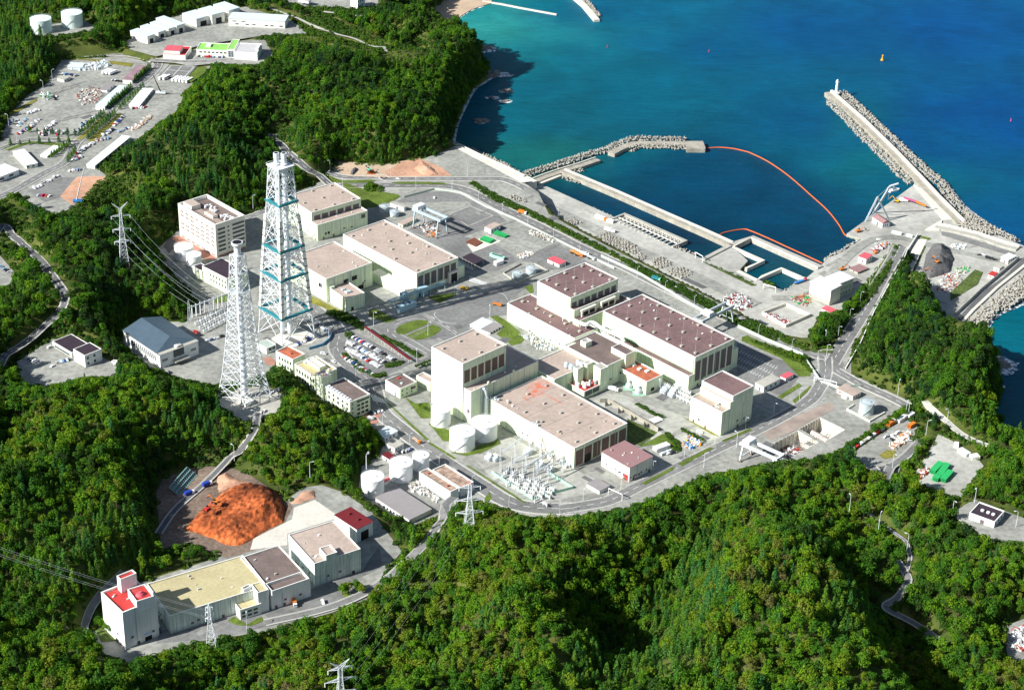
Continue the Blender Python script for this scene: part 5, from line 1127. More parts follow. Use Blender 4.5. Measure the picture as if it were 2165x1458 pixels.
for i,(x,y) in enumerate([(770,720),(810,740),(850,765),(890,765),(770,750),(930,720),(1010,700)]): vessel('white drum segment lying in the dock beside the rear gantry crane','' or q1('Z4',(x,y)),-8 if i<5 else -6,10,2.,R_(-47) if i<5 else R_(40),tankw,group='white drum segments')
# ================= CLUTTER (scrap that nobody could count)
def clutter(name,label,t,poly,z,n,mats,s=(.6,2.2),cat='scrap',hmax=1.5,seed=1):
    rnd=random.Random(seed); P=[U(p,z) for p in q(t,*poly)]; xs=[p.x for p in P];ys=[p.y for p in P]; poly=[(p.x,p.y) for p in P]; mb=MB(); c=0;tries=0
    while c<n and tries<n*30:
        tries+=1; x,y=rnd.uniform(min(xs),max(xs)),rnd.uniform(min(ys),max(ys))
        if not pip(np.array([x]),np.array([y]),poly)[0]: continue
        c+=1; mb.mi(rnd.randrange(len(mats))); a=rnd.uniform(0,3.14); k=rnd.random()
        if k<.45: mb.rbox((x,y),rnd.uniform(*s),rnd.uniform(*s),z,z+rnd.uniform(.3,hmax),a,rnd.uniform(.5,1))
        elif k<.8: L=s[1]*1.3; zz=z+rnd.uniform(.2,hmax); mb.bar((x,y,zz),(x+L*math.cos(a),y+L*math.sin(a),zz+rnd.uniform(-.1,.5)),rnd.uniform(.15,.3))
        else: mb.cyl((x,y),rnd.uniform(.3,.8),z,z+rnd.uniform(.5,hmax),8)
    o=mb.build(name,mats); return tag(o,label,cat,kind='stuff')
redm=mat('dull_red',(.35,.06,.05),.8,.2,1); PAL=[whitew,steelg,redm,conc,panelb,steelw]
clutter('scrap','heap of white and black scrap beside the lamp lined apron','Y4',(1690,330,1760,290,1850,300,1920,380,1830,410,1740,370),APR,170,[whitew,steelw,black,redm,whitew],(.8,2.6),hmax=3,seed=1)
clutter('scrap','red and white scrap lying in the concrete bunker','Y5',(195,640,240,640,400,700,350,725,210,660),APR,140,[redm,whitew,steelg,mat('dull_red',(.35,.06,.05),.8,.2,1)],(.6,2.),hmax=2,seed=2)
clutter('scrap','rusty and pale debris spread along the spoil yard','Y5',(1440,440,1520,350,1640,350,1640,400,1560,480,1490,500),APR,240,[concl,rust,steelg,conc,whitew,conc,concl,redm],(.6,2.4),hmax=1.6,seed=3)
clutter('scrap','pale building rubble above the debris in the spoil yard','Y5',(1600,300,1700,290,1700,330,1610,350),APR,70,[concl,conc,greenp],(.6,1.8),seed=4)
clutter('scrap','steel frames and scrap at the bottom of the western dock half','Y6',(1400,880,1500,850,1600,870,1540,930,1440,930),-10,160,[redm,whitew,conc,steelg,panelb],(1,3.5),hmax=2.5,seed=5)
clutter('scrap','pipes and blocks between the drum segments in the dock','Y6',(1700,700,1780,740,1850,740,1800,790,1740,760),-10.5,90,[conc,whitew,concl],(.8,2.5),seed=6)
clutter('building_materials','pallets and pipes stacked on the rear dock floor','Z4',(420,790,540,770,600,830,520,900,430,830),0,90,[rust,whitew,concd,steelg,conc],(.7,2.4),seed=7)
clutter('building_materials','orange and rust coloured steel laid out beside the gantry leg','Z4',(500,880,600,840,600,870,520,905),0,60,[rust,orange,concd,whitew],(.8,3),seed=8)
clutter('building_materials','white slabs and timber in the middle of the gravel yard','Z4',(1270,1050,1390,1020,1410,1040,1300,1080),0,60,[whitew,concl,sand],(.7,2.6),hmax=.8,seed=9)
clutter('building_materials','row of pale stone blocks along the coastal road fence','Z4',(1370,840,1400,840,1590,920,1580,945,1500,910,1380,870),0,110,[concl,concd,whitew],(.8,1.8),hmax=1.4,seed=10)
clutter('building_materials','mixed materials around the northern yard workshops','Z1',(560,700,620,650,760,650,740,720,700,760,600,770,590,740),20,220,[conc,sand,panelb,steelg,whitew,conc,concd,redm],(.8,3),seed=11)
clutter('building_materials','stacks of pale pipes and tents at the back of the northern yard','Z1',(500,480,690,470,800,450,820,480,700,520,520,520),20,130,[ltblue,whitew,steelg],(1,4),hmax=2.6,seed=12)
clutter('building_materials','machinery and skips at the western edge of the northern yard','Z1',(290,710,340,680,420,710,420,735,340,740),20,80,[whitew,greenp,concd,black,steelg,conc],(1,3.4),hmax=2.6,seed=13)
clutter('building_materials','timber and soil bags at the eastern edge of the northern yard','Z1',(940,960,1100,850,1120,870,1000,960),20,130,[sand,pinkg,whitew,conc],(.8,2.6),seed=14)
clutter('building_materials','coloured containers of parts beside the lawn and workshop','Y6',(700,840,740,770,850,810,840,840,770,865),0,120,[orange,whitew,bluep,steelg,yellow],(.8,2.4),hmax=2,seed=15)
clutter('building_materials','pale bags and frames along the edge of the store yard','W4',(940,700,1110,570,1140,590,1100,660,990,730),8,130,[whitew,cream2,sand,orange],(.8,3),hmax=1.8,seed=16)
clutter('blue_tarpaulin','crumpled blue tarpaulins on the slope below the store yard','W4',(700,1020,760,1030,900,1100,860,1180,800,1110),19,120,[bluep,bluep,whitew],(1,3.4),hmax=1.4,seed=17,cat='tarpaulin')
clutter('pipework','pipework and valves on the ground beside the maroon reactor block','Y3',(1300,610,1380,590,1660,700,1560,740,1440,720),0,150,[steelw,steelg,concl],(.6,2.2),hmax=2.8,seed=18,cat='pipework')
clutter('pipework','pipe runs and equipment between the stained hall and the substation','V1',(800,1130,1000,1230,1200,1380,1150,1420,950,1330,820,1240),0,170,[steelw,whitew,sand,steelg],(.6,2.2),hmax=2.8,seed=19,cat='pipework')
clutter('building_materials','lorry loads and scrap at the pier side of the harbour road','Y5',(980,170,1030,130,1110,120,1090,150,1010,200),APR,90,[whitew,redm,steelg,orange],(1,3),hmax=2.4,seed=20)
clutter('building_materials','green and orange scrap outside the harbour warehouse','Y5',(390,520,520,480,540,560,500,580,420,560),APR,120,[greenp,orange,conc,steelg,redm],(.7,2.4),seed=21)
clutter('building_materials','clutter around the plant containers by the lower tanks','V7',(760,660,930,560,1000,640,1080,720,1200,790,1180,850,1000,760),0,110,[whitew,whitew,steelg,sand,conc],(.7,2.4),hmax=2.2,seed=22)
clutter('building_materials','white blocks and debris in the north east corner of the spoil yard','Y5',(1560,130,1680,130,1670,160,1580,165),APR,60,[whitew,concl,steelg],(.7,2.2),seed=23)
clutter('building_materials','red and white barriers beside the container row','W4',(1180,990,1290,910,1310,930,1220,1000),12,100,[redm,redm,whitew,orange],(.8,3),seed=24)
clutter('scrap','crumbs of debris in the small lot at the right edge','W3',(2100,960,2165,930,2165,1065,2100,1060),24,130,[whitew,redm,conc,steelg,whitew],(1,3),hmax=2,seed=25)
# ================= HEAPS
def heap(name,label,t,poly,z,hmax,m,cat='heap',seed=1,step=1.6,edge=14,kind=None,ns=9,terr=False,rug=0):
    P=[UT(p) if terr else U(p,z) for p in q(t,*poly)]; pl=[(p.x,p.y) for p in P]; xs=np.arange(min(p[0] for p in pl)-step,max(p[0] for p in pl)+step,step); ys=np.arange(min(p[1] for p in pl)-step,max(p[1] for p in pl)+step,step)
    X,Y=np.meshgrid(xs,ys); i=pip(X,Y,pl); d=np.where(i,pdist(X,Y,pl),0); Z=np.minimum(d/edge,1)**.8*hmax*(1+vnoise(X,Y,ns,seed)*.7)+np.where(i,vnoise(X,Y,3.3,seed+1)*hmax*.12,0)
    if rug:
        ph=vnoise(X,Y,6,77)*6; Z=Z+np.where(i,np.abs(np.sin((X*.75-Y*.35)*.9+ph))*.7*np.clip(d/8,0,1)*(vnoise(X,Y,18,78)+.7)+vnoise(X,Y,2.2,79)*.7*np.clip(d/4,0,1)+np.clip((Y-Y.mean())*.12,-2,3)*np.clip(d/12,0,1)-np.clip(vnoise(X,Y,10,80)-.2,0,1)*9*np.clip(d/10,0,1),0)
    Z=np.where(i,np.maximum(Z,.05),-1.2)
    idx=np.arange(X.size).reshape(X.shape); fs=np.stack([idx[:-1,:-1].ravel(),idx[:-1,1:].ravel(),idx[1:,1:].ravel(),idx[1:,:-1].ravel()],1); ok=(Z.ravel()[fs]>-1).any(1); fs=fs[ok]
    mb=MB(); mb.v=[(float(a),float(b),float(c)+(tz(a,b)+.4 if terr else z)) for a,b,c in zip(X.ravel(),Y.ravel(),Z.ravel())]; mb.f=[tuple(int(k) for k in f) for f in fs]; mb.m=[0]*len(mb.f)
    o=mb.build(name,m); return tag(o,label,cat,kind=kind)
heap('soil_heap','big heap of bright orange soil in the southern valley','W1',(668,470,760,360,830,300,900,250,1000,200,1090,180,1180,200,1250,240,1310,330,1290,420,1180,470,1080,540,1000,570,920,560,860,530,780,500),10,8,orange_soil,seed=30,edge=15,ns=22,rug=1)
heap('soil_heap','low mound of bare brown earth north of the orange heap','W1',(870,140,930,110,1000,150,1080,175,960,215,880,240),10,3,pinkg,seed=31,edge=8)
heap('soil_heap','small mound of pink soil beside the white concrete yard','W1',(1320,310,1400,230,1480,220,1490,270,1380,310),10,3,pinkg,seed=32,edge=8)
heap('spoil_heap','dark grey heap of spoil with diggers in the east harbour yard','Y5',(1350,330,1380,200,1430,130,1500,120,1560,160,1590,230,1560,330,1480,360,1400,380),APR,10,greysoil,seed=33,edge=16)
heap('soil_heap','orange spoil heap beside the yard road under the headland','Z2',(740,1275,770,1245,800,1250,825,1275,790,1285),0,3,orange_soil,seed=34,edge=5)
heap('soil_heap','grey spoil heap beside the yard road under the headland','Z2',(620,1280,640,1240,680,1235,685,1250,650,1290),0,3.5,greysoil,seed=35,edge=5)
heap('soil_heap','pink terraced cut of earth under the headland','Z2',(1095,1240,1150,1180,1230,1230,1280,1285,1160,1290),0,5,pinkg,seed=36,edge=12)
heap('soil_mound','bare orange soil round the foot of the western pylon','Y1',(830,620,860,590,960,600,1000,650,950,680,890,690),28,.8,pinkg,seed=37,edge=7,terr=True)
# ================= HARBOUR
def pier(label,pts,z,w,m=concl,name='breakwater',cat='breakwater',parap=None,depth=5):
    P=[U(p,z) for p in pts]; XY=[tuple(p[:2]) for p in P]; o=thing(name,label,cat,(XY[0][0],XY[0][1],z))
    L=[(x-XY[0][0],y-XY[0][1]) for x,y in XY]; a=offs(L,-w/2,1);b=offs(L,w/2,1)
    poly=a+b[::-1]; MB().prism(poly,-depth,0).build('deck',m,o)
    if parap:
        s,h,ww=parap; a=offs(L,s*(w/2-.02),1);b=offs(L,s*(w/2-ww),1); MB().prism(a+b[::-1],-.5,h).build('parapet',concl,o)
    return XY
def block(label,pts,z,m=concl,name='pier_head',cat='pier'):
    P=[U(p,z) for p in pts]; mb=MB().prism([tuple(p[:2]) for p in P],SEA-2,z); return tag(mb.build(name,m),label,cat)
pier('north breakwater arm leaving the shore beside the inner basin',q('Z5',160,590,300,535,440,487,600,440,745,390),-10.5,8,concd,parap=(1,1.2,1.2))
pier('curved concrete deck of the north breakwater between two tetrapod bands',catmull(q('Z5',860,338,940,296,1050,255,1200,250,1350,250,1510,252),4),-9.8,8,concd)
block('square concrete head at the end of the north breakwater',q('Z5',1502,236,1645,235,1667,292,1665,302,1503,300),-9.2,concd)
pier('long straight concrete dividing wall across the harbour basin',q('Z5',448,487,900,675,1300,852,1650,1005,1885,1112),-9.5,7.5,concd,parap=(1,1.0,2.2))
pier('narrow wall closing the inner basin at its south end',q('Z5',1645,1245,1760,1185,1890,1118),-9.3,4,conc)
pier('short low wall beside the north breakwater root',q('Z5',225,605,430,525),-11.5,3,concl)
pier('broad wall angling round the walled dark pool',[q1('Z5',(1893,1128)),q1('Y5',(0,112)),q1('Y5',(105,72)),q1('Y5',(360,185)),q1('Y5',(605,292))],-9.3,7,conc,parap=(-1,.8,1))
pier('thin inner wall of the dark pool, bent like an elbow',[q1('Z5',(1905,1140)),q1('Y5',(190,242)),q1('Y5',(60,300))],-10,2.6,concl)
pier('short stepped wall between the dark pool and the teal pool',q('Y5',0,320,140,385,180,360,320,300,490,375),-10,3.2,concl)
xy=pier('main outer breakwater running out to the white beacon',q('Z6',665,190,900,395,1130,620,1330,830,1450,960,1640,1150),-8.8,9,concd,parap=(1,2.2,2.4))
pier('outer sea wall deck behind the east harbour yard',q('Z6',1450,1170,1560,1190,1760,1240,1900,1290,2055,1335),-9,9,conc,parap=(1,1.6,2))
block('stepped concrete landing beside the root of the outer breakwater',q('Z6',1290,865,1350,900,1600,1120,1500,1130,1480,1200,1370,1200,1505,1120),-9.4,concl,'landing','landing')
pier('thin jetty reaching out from the beach at the top of the picture',[(1020,2),(1060,8),(1100,16),(1177,30)],-12,2.5,concl,depth=3)
pier('short pier with tetrapods at the top edge of the picture',[(1205,-15),(1235,10),(1262,42)],-10.8,7,concl)
wall_run('east quay edge wall along the big tetrapod bank',q('Y5',1560,800,1720,620,1900,450,2100,290,2200,210),APR,1.4,2.5,concl)
sheet('quay_road',q('Y5',1590,760,1620,660,1800,470,1960,360,2100,220,2160,200,2160,260,1900,440,1700,640),APR+.1,asphd)
sheet('quay_road',q('Z6',1490,1210,1600,1230,1850,1310,2040,1370,1990,1385,1500,1240),APR+.15,asph)
sheet('concrete_apron',q('Y5',1310,90,1390,90,1240,400,1200,440,1210,330),APR+.2,concl)
pier('light concrete sea wall deck along the northern shore',q('Z4',690,128,740,118,960,225,1180,325,1300,385),-2.5,11,concl,name='sea_wall',cat='sea wall',parap=(1,1.2,1.5),depth=12)
pier('concrete apron between sea wall end and the basin',q('Z4',1290,375,1390,430),-3,14,concl,name='sea_wall',cat='sea wall',depth=12)
# beacon
g=U(q1('Z6',(722,196)),-8.7); b_=thing('harbour_beacon','white harbour beacon at the tip of the outer breakwater','lighthouse',tuple(g))
MB().rbox((0,0),6,5,0,1.2).build('base',whitew,b_); MB().cyl((0,0),1.7,1.2,12,12,1.2).build('tower',whitew,b_); MB().cyl((0,0),1.9,12,12.4,12).cyl((0,0),1.0,12.4,14.5,10,dome=.8).build('lantern',whitew,b_)
def buoy(p,label,m,s=1):
    g=U(p,SEA); o=thing('buoy',label,'buoy',tuple(g)); MB().cyl((0,0),1.5*s,-.5,.9*s,12).build('float',m,o); e=MB().cyl((0,0),.9*s,.9*s,4.4*s,6,.35*s); e.rbox((0,0),1.3*s,1.3*s,4.4*s,5.4*s); e.build('mast',m,o)
buoy((1865,128),'orange yellow navigation buoy out in open water',yellow,1.2)
for p,l,m_ in(((1499,110),'small red float left of the open sea, near the middle',redp),((2137,256),'small pink float near the right edge of the sea',pinkroof),((1284,100),'tiny red float below the short pier',redp)): buoy(p,l,m_,.55)
# intake structure with grid of openings
o_=q1('Z5',(870,890)); A,Bq,Cq=U(q1('Z5',(975,848)),-9.5),U(q1('Z5',(1515,1085)),-9.5),U(q1('Z5',(1410,1148)),-9.5)
o=thing('water_intake','concrete water intake with two rows of square openings','intake structure',(A.x,A.y,-9.5)); u_=(Bq-A).xy; vv=(Cq-Bq).xy; L=u_.length; Wd=vv.length; ax=math.atan2(u_.y,u_.x); o.rotation_euler.z=ax
sgn=1 if (u_.x*vv.y-u_.y*vv.x)>0 else -1
e=MB(); 
def bx_(x0,y0,x1,y1,z0=-5.5,z1=0.): y0,y1=sorted((y0*sgn,y1*sgn)); e.box(x0,y0,z0,x1,y1,z1)
bx_(0,0,L,3); bx_(0,3,2,Wd); bx_(L-2,3,L,Wd); e.build('outer_wall',conc,o); e=MB()
for k in range(14): x=6+(L-14)*k/13; bx_(x,5,x+.8,Wd-.5,-1.2,-.2)
for y in(Wd*.52,): bx_(3,y,L-3,y+.9,-1.3,-.3)
e.build('grid_beam',concl,o)
# tetrapods
rnd=random.Random(7)
def tetra_mesh():
    mb=MB(); 
    for d in((0,0,1),(.943,0,-.333),(-.471,.816,-.333),(-.471,-.816,-.333)):
        v=Vector(d); mb.bar((0,0,0),v*1.9,.72,.5,n=5)
    me=bpy.data.meshes.new('tetrapod'); me.from_pydata(mb.v,[],mb.f); me.materials.append(mat('tetrapod_concrete',(.36,.345,.3),.95,.25,.5,fine=.2)); me.update(); return me
TM=tetra_mesh(); tv=np.array([v.co[:] for v in TM.vertices]); tf=[tuple(p.vertices) for p in TM.polygons]
TP=[]
def band(pts,w,z0,z1,sp=2.9,t=None):
    P=[U(p,SEA+1) for p in pts]; D=[(P[i+1]-P[i]) for i in range(len(P)-1)]
    for a,d in zip(P,D):
        n=max(1,int(d.length/sp)); nv=Vector((-d.y,d.x,0)).normalized()
        for i in range(n):
            for j in range(max(1,int(w/sp))):
                c=a+d*((i+rnd.random()*.7)/n)+nv*((j+.5+rnd.uniform(-.3,.3))*sp-w/2); f=1-abs(2*(j+.5)*sp/w-1)
                TP.append((c.x,c.y,z0+(z1-z0)*f+rnd.uniform(-.4,.6),rnd.uniform(.85,1.2)))
def patch(t,poly,z,sp=3.,sc=1.,jit=.35,zup=0):
    P=[U(p,z) for p in q(t,*poly)]; pl=[(p.x,p.y) for p in P]; xs=np.arange(min(p[0] for p in pl),max(p[0] for p in pl),sp); ys=np.arange(min(p[1] for p in pl),max(p[1] for p in pl),sp); X,Y=np.meshgrid(xs,ys)
    i=pip(X,Y,pl)
    for x,y in zip(X[i],Y[i]): TP.append((x+rnd.uniform(-jit,jit)*sp,y+rnd.uniform(-jit,jit)*sp,z+1+rnd.random()*zup,sc*rnd.uniform(.9,1.1)))
band(q('Z5',100,530,250,485,430,430,600,375,720,335,800,325,900,270,1000,235,1060,220,1250,225,1500,228),9,-13,-10)
band(q('Z5',1005,312,1100,283,1250,282,1500,292),9,-13.2,-10.6)
band(q('Z5',530,490,620,482),7,-13,-11.5); band(q('Z5',440,545,600,600),3,-13.3,-12.3)
band(q('Z6',760,200,880,300,1000,420,1130,540,1260,665,1400,790,1500,870,1560,960,1640,1060),12,-13,-8.6)
band(q('Z6',1640,1060,1740,1130,1850,1200,1950,1250,2050,1300),13,-13,-8.8)
band(q('Z6',672,262,780,368,925,522,1075,668,1175,775,1280,862),10,-13,-9.2)
patch('Z6',(1600,1180,1690,1090,1850,1190,1900,1250,1800,1240),-10.2,3,zup=1)
patch('Y5',(1540,835,1600,780,1700,690,1850,560,1960,460,2200,290,2200,440,2080,560,1900,640,1800,760,1700,860,1620,885),-12.6,3.1,1.15,zup=2.4)
band(q('Z5',600,770,700,815,790,855,870,885),5,-13,-11.3); band(q('Z5',1415,1150,1500,1190,1590,1222),6,-13,-11.3); band(q('Y5',640,255,700,210,780,175,860,120,915,92),7,-13.2,-11); band(q('Y5',330,480,400,430,480,375),4,-13.2,-11.6)
band(q('Z4',740,100,850,140,1000,205,1150,275,1230,330,1300,355),6,-13.3,-11)
band([(1222,-8),(1245,8),(1266,36)],6,-13,-11)
PT=[('Z5',(440,935,520,905,610,935,510,980)),('Z5',(715,1060,830,1020,1000,1100,1110,1160,1050,1212,850,1135)),('Z5',(1060,1222,1130,1198,1152,1250,1100,1265)),('Z5',(1195,1250,1300,1238,1392,1300,1250,1335)),('Z5',(1318,1350,1450,1318,1562,1370,1460,1425)),('Z4',(1370,845,1400,835,1590,920,1560,945,1400,880)),('Z4',(1190,560,1230,530,1350,590,1330,610))]
for t,p in PT: patch(t,p,APR if t=='Z5' else -.3,2.7,.8,.18)
def px_of(t): return PJ(t[:3])
vis=[t for t in TP]; vis.sort(key=lambda t:(Vector(t[:3])-Vector((0,0,H))).length/t[3])
ind=[t for t in vis if 0<PJ(t[:3])[0]<2165][:290]; si=set(id(t) for t in ind); rest=[t for t in vis if id(t) not in si]
def rotm(r):
    from mathutils import Euler
    return np.array(Euler((r.uniform(0,6),r.uniform(0,6),r.uniform(0,6))).to_matrix())
V=[];Fc=[]
for k,t in enumerate(rest):
    V.append(tv@rotm(rnd).T*t[3]+np.array(t[:3])); n=k*len(tv); Fc+=[tuple(i+n for i in f) for f in tf]
me=bpy.data.meshes.new('tetrapods'); me.from_pydata(np.concatenate(V).tolist(),[],Fc); me.materials.append(TM.materials[0]); o=bpy.data.objects.new('tetrapods',me); C.objects.link(o); tag(o,'grey concrete tetrapods heaped along the breakwaters and stored on the apron','tetrapods',kind='stuff')
for t in ind:
    o=bpy.data.objects.new('tetrapod',TM); C.objects.link(o); o.location=t[:3]; o.rotation_euler=(rnd.uniform(0,6),rnd.uniform(0,6),rnd.uniform(0,6)); o.scale=(t[3],)*3
    tag(o,'concrete tetrapod in the armour of the nearer sea bank or yard stack','tetrapod','nearest concrete tetrapods')
# rocks and surf
def rockmesh(seed,s):
    r=random.Random(seed); bm=bmesh.new(); bmesh.ops.create_icosphere(bm,subdivisions=2,radius=1)
    for v in bm.verts: v.co*=r.uniform(.65,1.25)
    for v in bm.verts: v.co=Vector((v.co.x*s*1.4,v.co.y*s,v.co.z*s*.55))
    me=bpy.data.meshes.new('sea_rock'); bm.to_mesh(me); bm.free(); me.materials.append(rock); return me
RK=[((1020,103),7,'rock ringed with white surf below the headland tip'),((1010,108),4,'smaller rock in the same surf below the headland tip'),((1072,193),4.5,'jagged rock off the shaded headland'),((1068,214),3.5,'low rock just below the jagged one off the headland'),((1040,207),3,'tiny wet rock nearest the shaded headland'),((1017,257),6,'isolated pale rock above the sea wall corner'),((1047,157),6,'dark rock at the point of the headland'),((1032,162),7,'dark rock joined to the foot of the headland'),((1048,160),5,'dark outer rock of the headland point'),((2112,770),7,'surf washed rock off the eastern wood'),((2103,782),5,'second surf washed rock off the eastern wood'),((2145,948),5,'low rock at the shore of the south east cove')]
for i,(p,s,l) in enumerate(RK):
    o=bpy.data.objects.new('sea_rock',rockmesh(i,s)); C.objects.link(o); o.location=U(p,SEA); o.rotation_euler.z=i*1.3; tag(o,l,'rock')
m_,t_,b_=newmat('surf'); N=t_.nodes;L_=t_.links; g_=N.new('ShaderNodeNewGeometry'); n_=N.new('ShaderNodeTexNoise'); n_.inputs['Scale'].default_value=.28; n_.inputs['Detail'].default_value=8; n_.inputs['Roughness'].default_value=.75; L_.new(g_.outputs['Position'],n_.inputs['Vector'])
r_=N.new('ShaderNodeMapRange'); r_.inputs[1].default_value=.5; r_.inputs[2].default_value=.6; L_.new(n_.outputs[0],r_.inputs[0]); L_.new(r_.outputs[0],b_.inputs['Alpha']); r_.inputs[1].default_value=.44; r_.inputs[2].default_value=.54; b_.inputs['Base Color'].default_value=(.85,.9,.9,1); b_.inputs['Roughness'].default_value=.9
surf=m_; mb=MB()
for (x,y),rx,ry in(((1020,104),17,10),((1050,158),20,8),((1070,193),9,5),((1068,214),9,5),((1042,207),9,4),((1016,258),8,5),((2112,772),18,14),((2145,945),16,8)):
    g=U((x,y),SEA+.15); mb.flat([(g.x+rx*math.cos(a)*rnd.uniform(.7,1.1),g.y+ry*1.2*math.sin(a)*rnd.uniform(.7,1.1)) for a in [k*2*math.pi/18 for k in range(18)]],SEA+.15)
for c in([(1030,6),(1015,16),(992,24),(970,38),(952,46)],[(2118,900),(2128,940),(2150,955),(2180,965)],[(2032,738),(2060,764),(2095,782),(2122,820)],[(958,312),(966,268),(984,226),(1004,190),(1030,172),(1044,158),(1015,140),(985,112)]):
    s=strip([tuple(U(p,SEA)[:2]) for p in catmull(c,4)],-1.5,1.8,SEA+.18,surf,''); mb.add(s.v,s.f)
for c in (q('Z5',100,526,250,480,430,425,600,368,720,328,800,316,900,262,1000,228,1060,212,1250,216,1500,218),q('Z6',765,190,900,295,1030,420,1160,540,1290,660,1430,785,1530,865,1600,950,1690,1050,1900,1200,2070,1290),q('Z6',660,262,770,372,915,528,1065,675,1165,785,1265,868),q('Y5',1625,892,1710,865,1812,764,1910,645,2090,565,2210,445)):
    s=strip([tuple(U(p,SEA)[:2]) for p in catmull(c,3)],-1.6,1.6,SEA+.2,surf,''); mb.add(s.v,s.f)
struct(mb.build('surf',surf))
# floating boom
def boom(label,pts,r=.5):
    P=[U(p,SEA+.3) for p in catmull(pts,8)]; mb=MB().tube(P,r,6); return tag(mb.build('floating_boom',mat('boom_orange',(.8,.16,.03),.6,.08,1)),label,'floating boom')
boom('long curved orange floating boom across the harbour mouth',[q1('Z5',(1680,297)),q1('Z5',(1780,290)),q1('Z5',(1900,300)),q1('Z5',(2000,322)),q1('Z6',(100,640)),q1('Z6',(230,705)),q1('Z6',(380,810)),q1('Z6',(540,950)),q1('Z6',(660,1060)),q1('Z6',(740,1160)),q1('Z6',(790,1240)),q1('Z6',(850,1248))])
boom('shorter bent orange floating boom along the pool wall',[q1('Z5',(1775,1048)),q1('Z5',(1830,1018)),q1('Z5',(1985,990)),q1('Y5',(100,30)),q1('Y5',(230,85)),q1('Y5',(360,145)),q1('Y5',(480,200)),q1('Y5',(620,265))])
# ================= VEHICLES
def merge(parts,name,mats):
    mb=MB()
    for k,p in parts: mb.mi(k); mb.add(p.v,p.f)
    return mb
def car_mesh(kind):
    mb=MB(); L,Wd,Hh={'car':(4.5,1.75,1.45),'van':(4.9,1.8,1.95),'kei':(3.5,1.5,1.6)}[kind]; w=Wd/2
    if kind=='car': prof=[(-L/2,.35),(L/2,.35),(L/2,.72),(L/2-1.1,.85),(L/2-1.7,1.4),(-L/2+1.3,Hh),(-L/2+.55,.95),(-L/2,.85)]
    else: prof=[(-L/2,.35),(L/2,.35),(L/2,.85),(L/2-.7,1.0),(L/2-1.3,Hh),(-L/2+.15,Hh),(-L/2,1.2)]
    n=len(prof); mb.mi(0).add([(x,-w*(1 if z<1 else .85),z) for x,z in prof]+[(x,w*(1 if z<1 else .85),z) for x,z in prof],[tuple(range(n)),tuple(range(2*n-1,n-1,-1))]+[(i+n,(i+1)%n+n,(i+1)%n,i) for i in range(n)])
    mb.mi(1)
    for s in(-1,1): 
        y=s*(w*.93); mb.add([(L/2-1.3,y,.92),(-L/2+.9,y,.92),(-L/2+1.3,y*.94,Hh-.18),(L/2-1.75,y*.94,Hh-.18)],[(0,1,2,3)])
    mb.add([(L/2-1.08,-w*.8,.9),(L/2-1.08,w*.8,.9),(L/2-1.62,w*.75,Hh-.12),(L/2-1.62,-w*.75,Hh-.12)],[(0,1,2,3)])
    mb.mi(2)
    for x in(-L/2+.8,L/2-.85):
        for s in(-1,1): mb.bar((x,s*(w-.22),.33),(x,s*(w+.02),.33),.33,n=8)
    me=bpy.data.meshes.new('parked_car'); me.from_pydata(mb.v,[],mb.f)
    for m in(carp,glass,tyre): me.materials.append(m)
    me.polygons.foreach_set('material_index',mb.m); me.update(); return me
CARM={k:car_mesh(k) for k in('car','van','kei')}
COLS=[('white',(.82,.82,.82,1))]*9+[('silver',(.45,.47,.5,1))]*4+[('black',(.02,.02,.025,1))]*3+[('dark blue',(.02,.05,.22,1))]*2+[('red',(.5,.02,.02,1))]+[('light blue',(.2,.4,.6,1))]
rc=random.Random(21)
def car(g,a,label_tail,group,kind=None,col=None):
    cn,cc=col or rc.choice(COLS); k=kind or rc.choice(['car','car','van','kei']); o=bpy.data.objects.new('parked_car',CARM[k]); C.objects.link(o); o.location=g; o.rotation_euler.z=a; o.color=cc
    tag(o,f'{cn} {"van" if k=="van" else "car"} {label_tail}','van' if k=='van' else 'car',group)
def row(t,a,b,n,z,tail,group,turn=90,jit=.0,fill=.93):
    A,Bq=U(q1(t,a),z),U(q1(t,b),z); d=Bq-A; base=math.atan2(d.y,d.x)
    for i in range(n):
        if rc.random()>fill: continue
        p=A.lerp(Bq,(i+.5)/n)+Vector((rc.uniform(-jit,jit),rc.uniform(-jit,jit),0)); p.z=z+.1; car(p,base+R_(turn)+rc.uniform(-.06,.06)+(math.pi if rc.random()<.4 else 0),tail,group)
G1='cars in the staff car park'
row('Y2',(1190,800),(1510,980),25,0,'in the top row of the staff car park','cars, top row of the staff car park')
row('Y2',(1165,845),(1440,1000),22,0,'in the second row of the staff car park','cars, second row of the staff car park')
row('Y2',(1145,885),(1400,1030),20,0,'in the third row of the staff car park','cars, third row of the staff car park')
row('Y2',(1135,955),(1350,1085),16,0,'in the bottom row of the staff car park','cars, bottom row of the staff car park')
row('Y2',(1265,1425),(1350,1405),6,0,'parked behind the main office','cars behind the main office'); row('Y2',(1320,1375),(1420,1350),7,0,'parked behind the main office','cars behind the main office')
row('Y2',(780,870),(940,800),12,0,'parked along the foot of the great stack','cars at the foot of the great stack',80); row('Y2',(930,700),(1010,770),7,0,'in the shade east of the great stack','cars in the shade of the great stack',60)
for a,b,n in(((200,835),(290,810),7),((130,930),(190,870),6),((150,985),(285,880),15),((330,950),(410,890),9),((270,990),(380,960),9),((415,990),(480,975),5)): row('Z1',a,b,n,20,'on the west side of the northern gravel yard','cars on the west side of the northern yard',70,1)
for a,b,n in(((585,930),(700,865),11),((550,975),(600,950),5)): row('Z1',a,b,n,20,'beside the tree avenue of the northern yard','cars beside the tree avenue',60,.8)
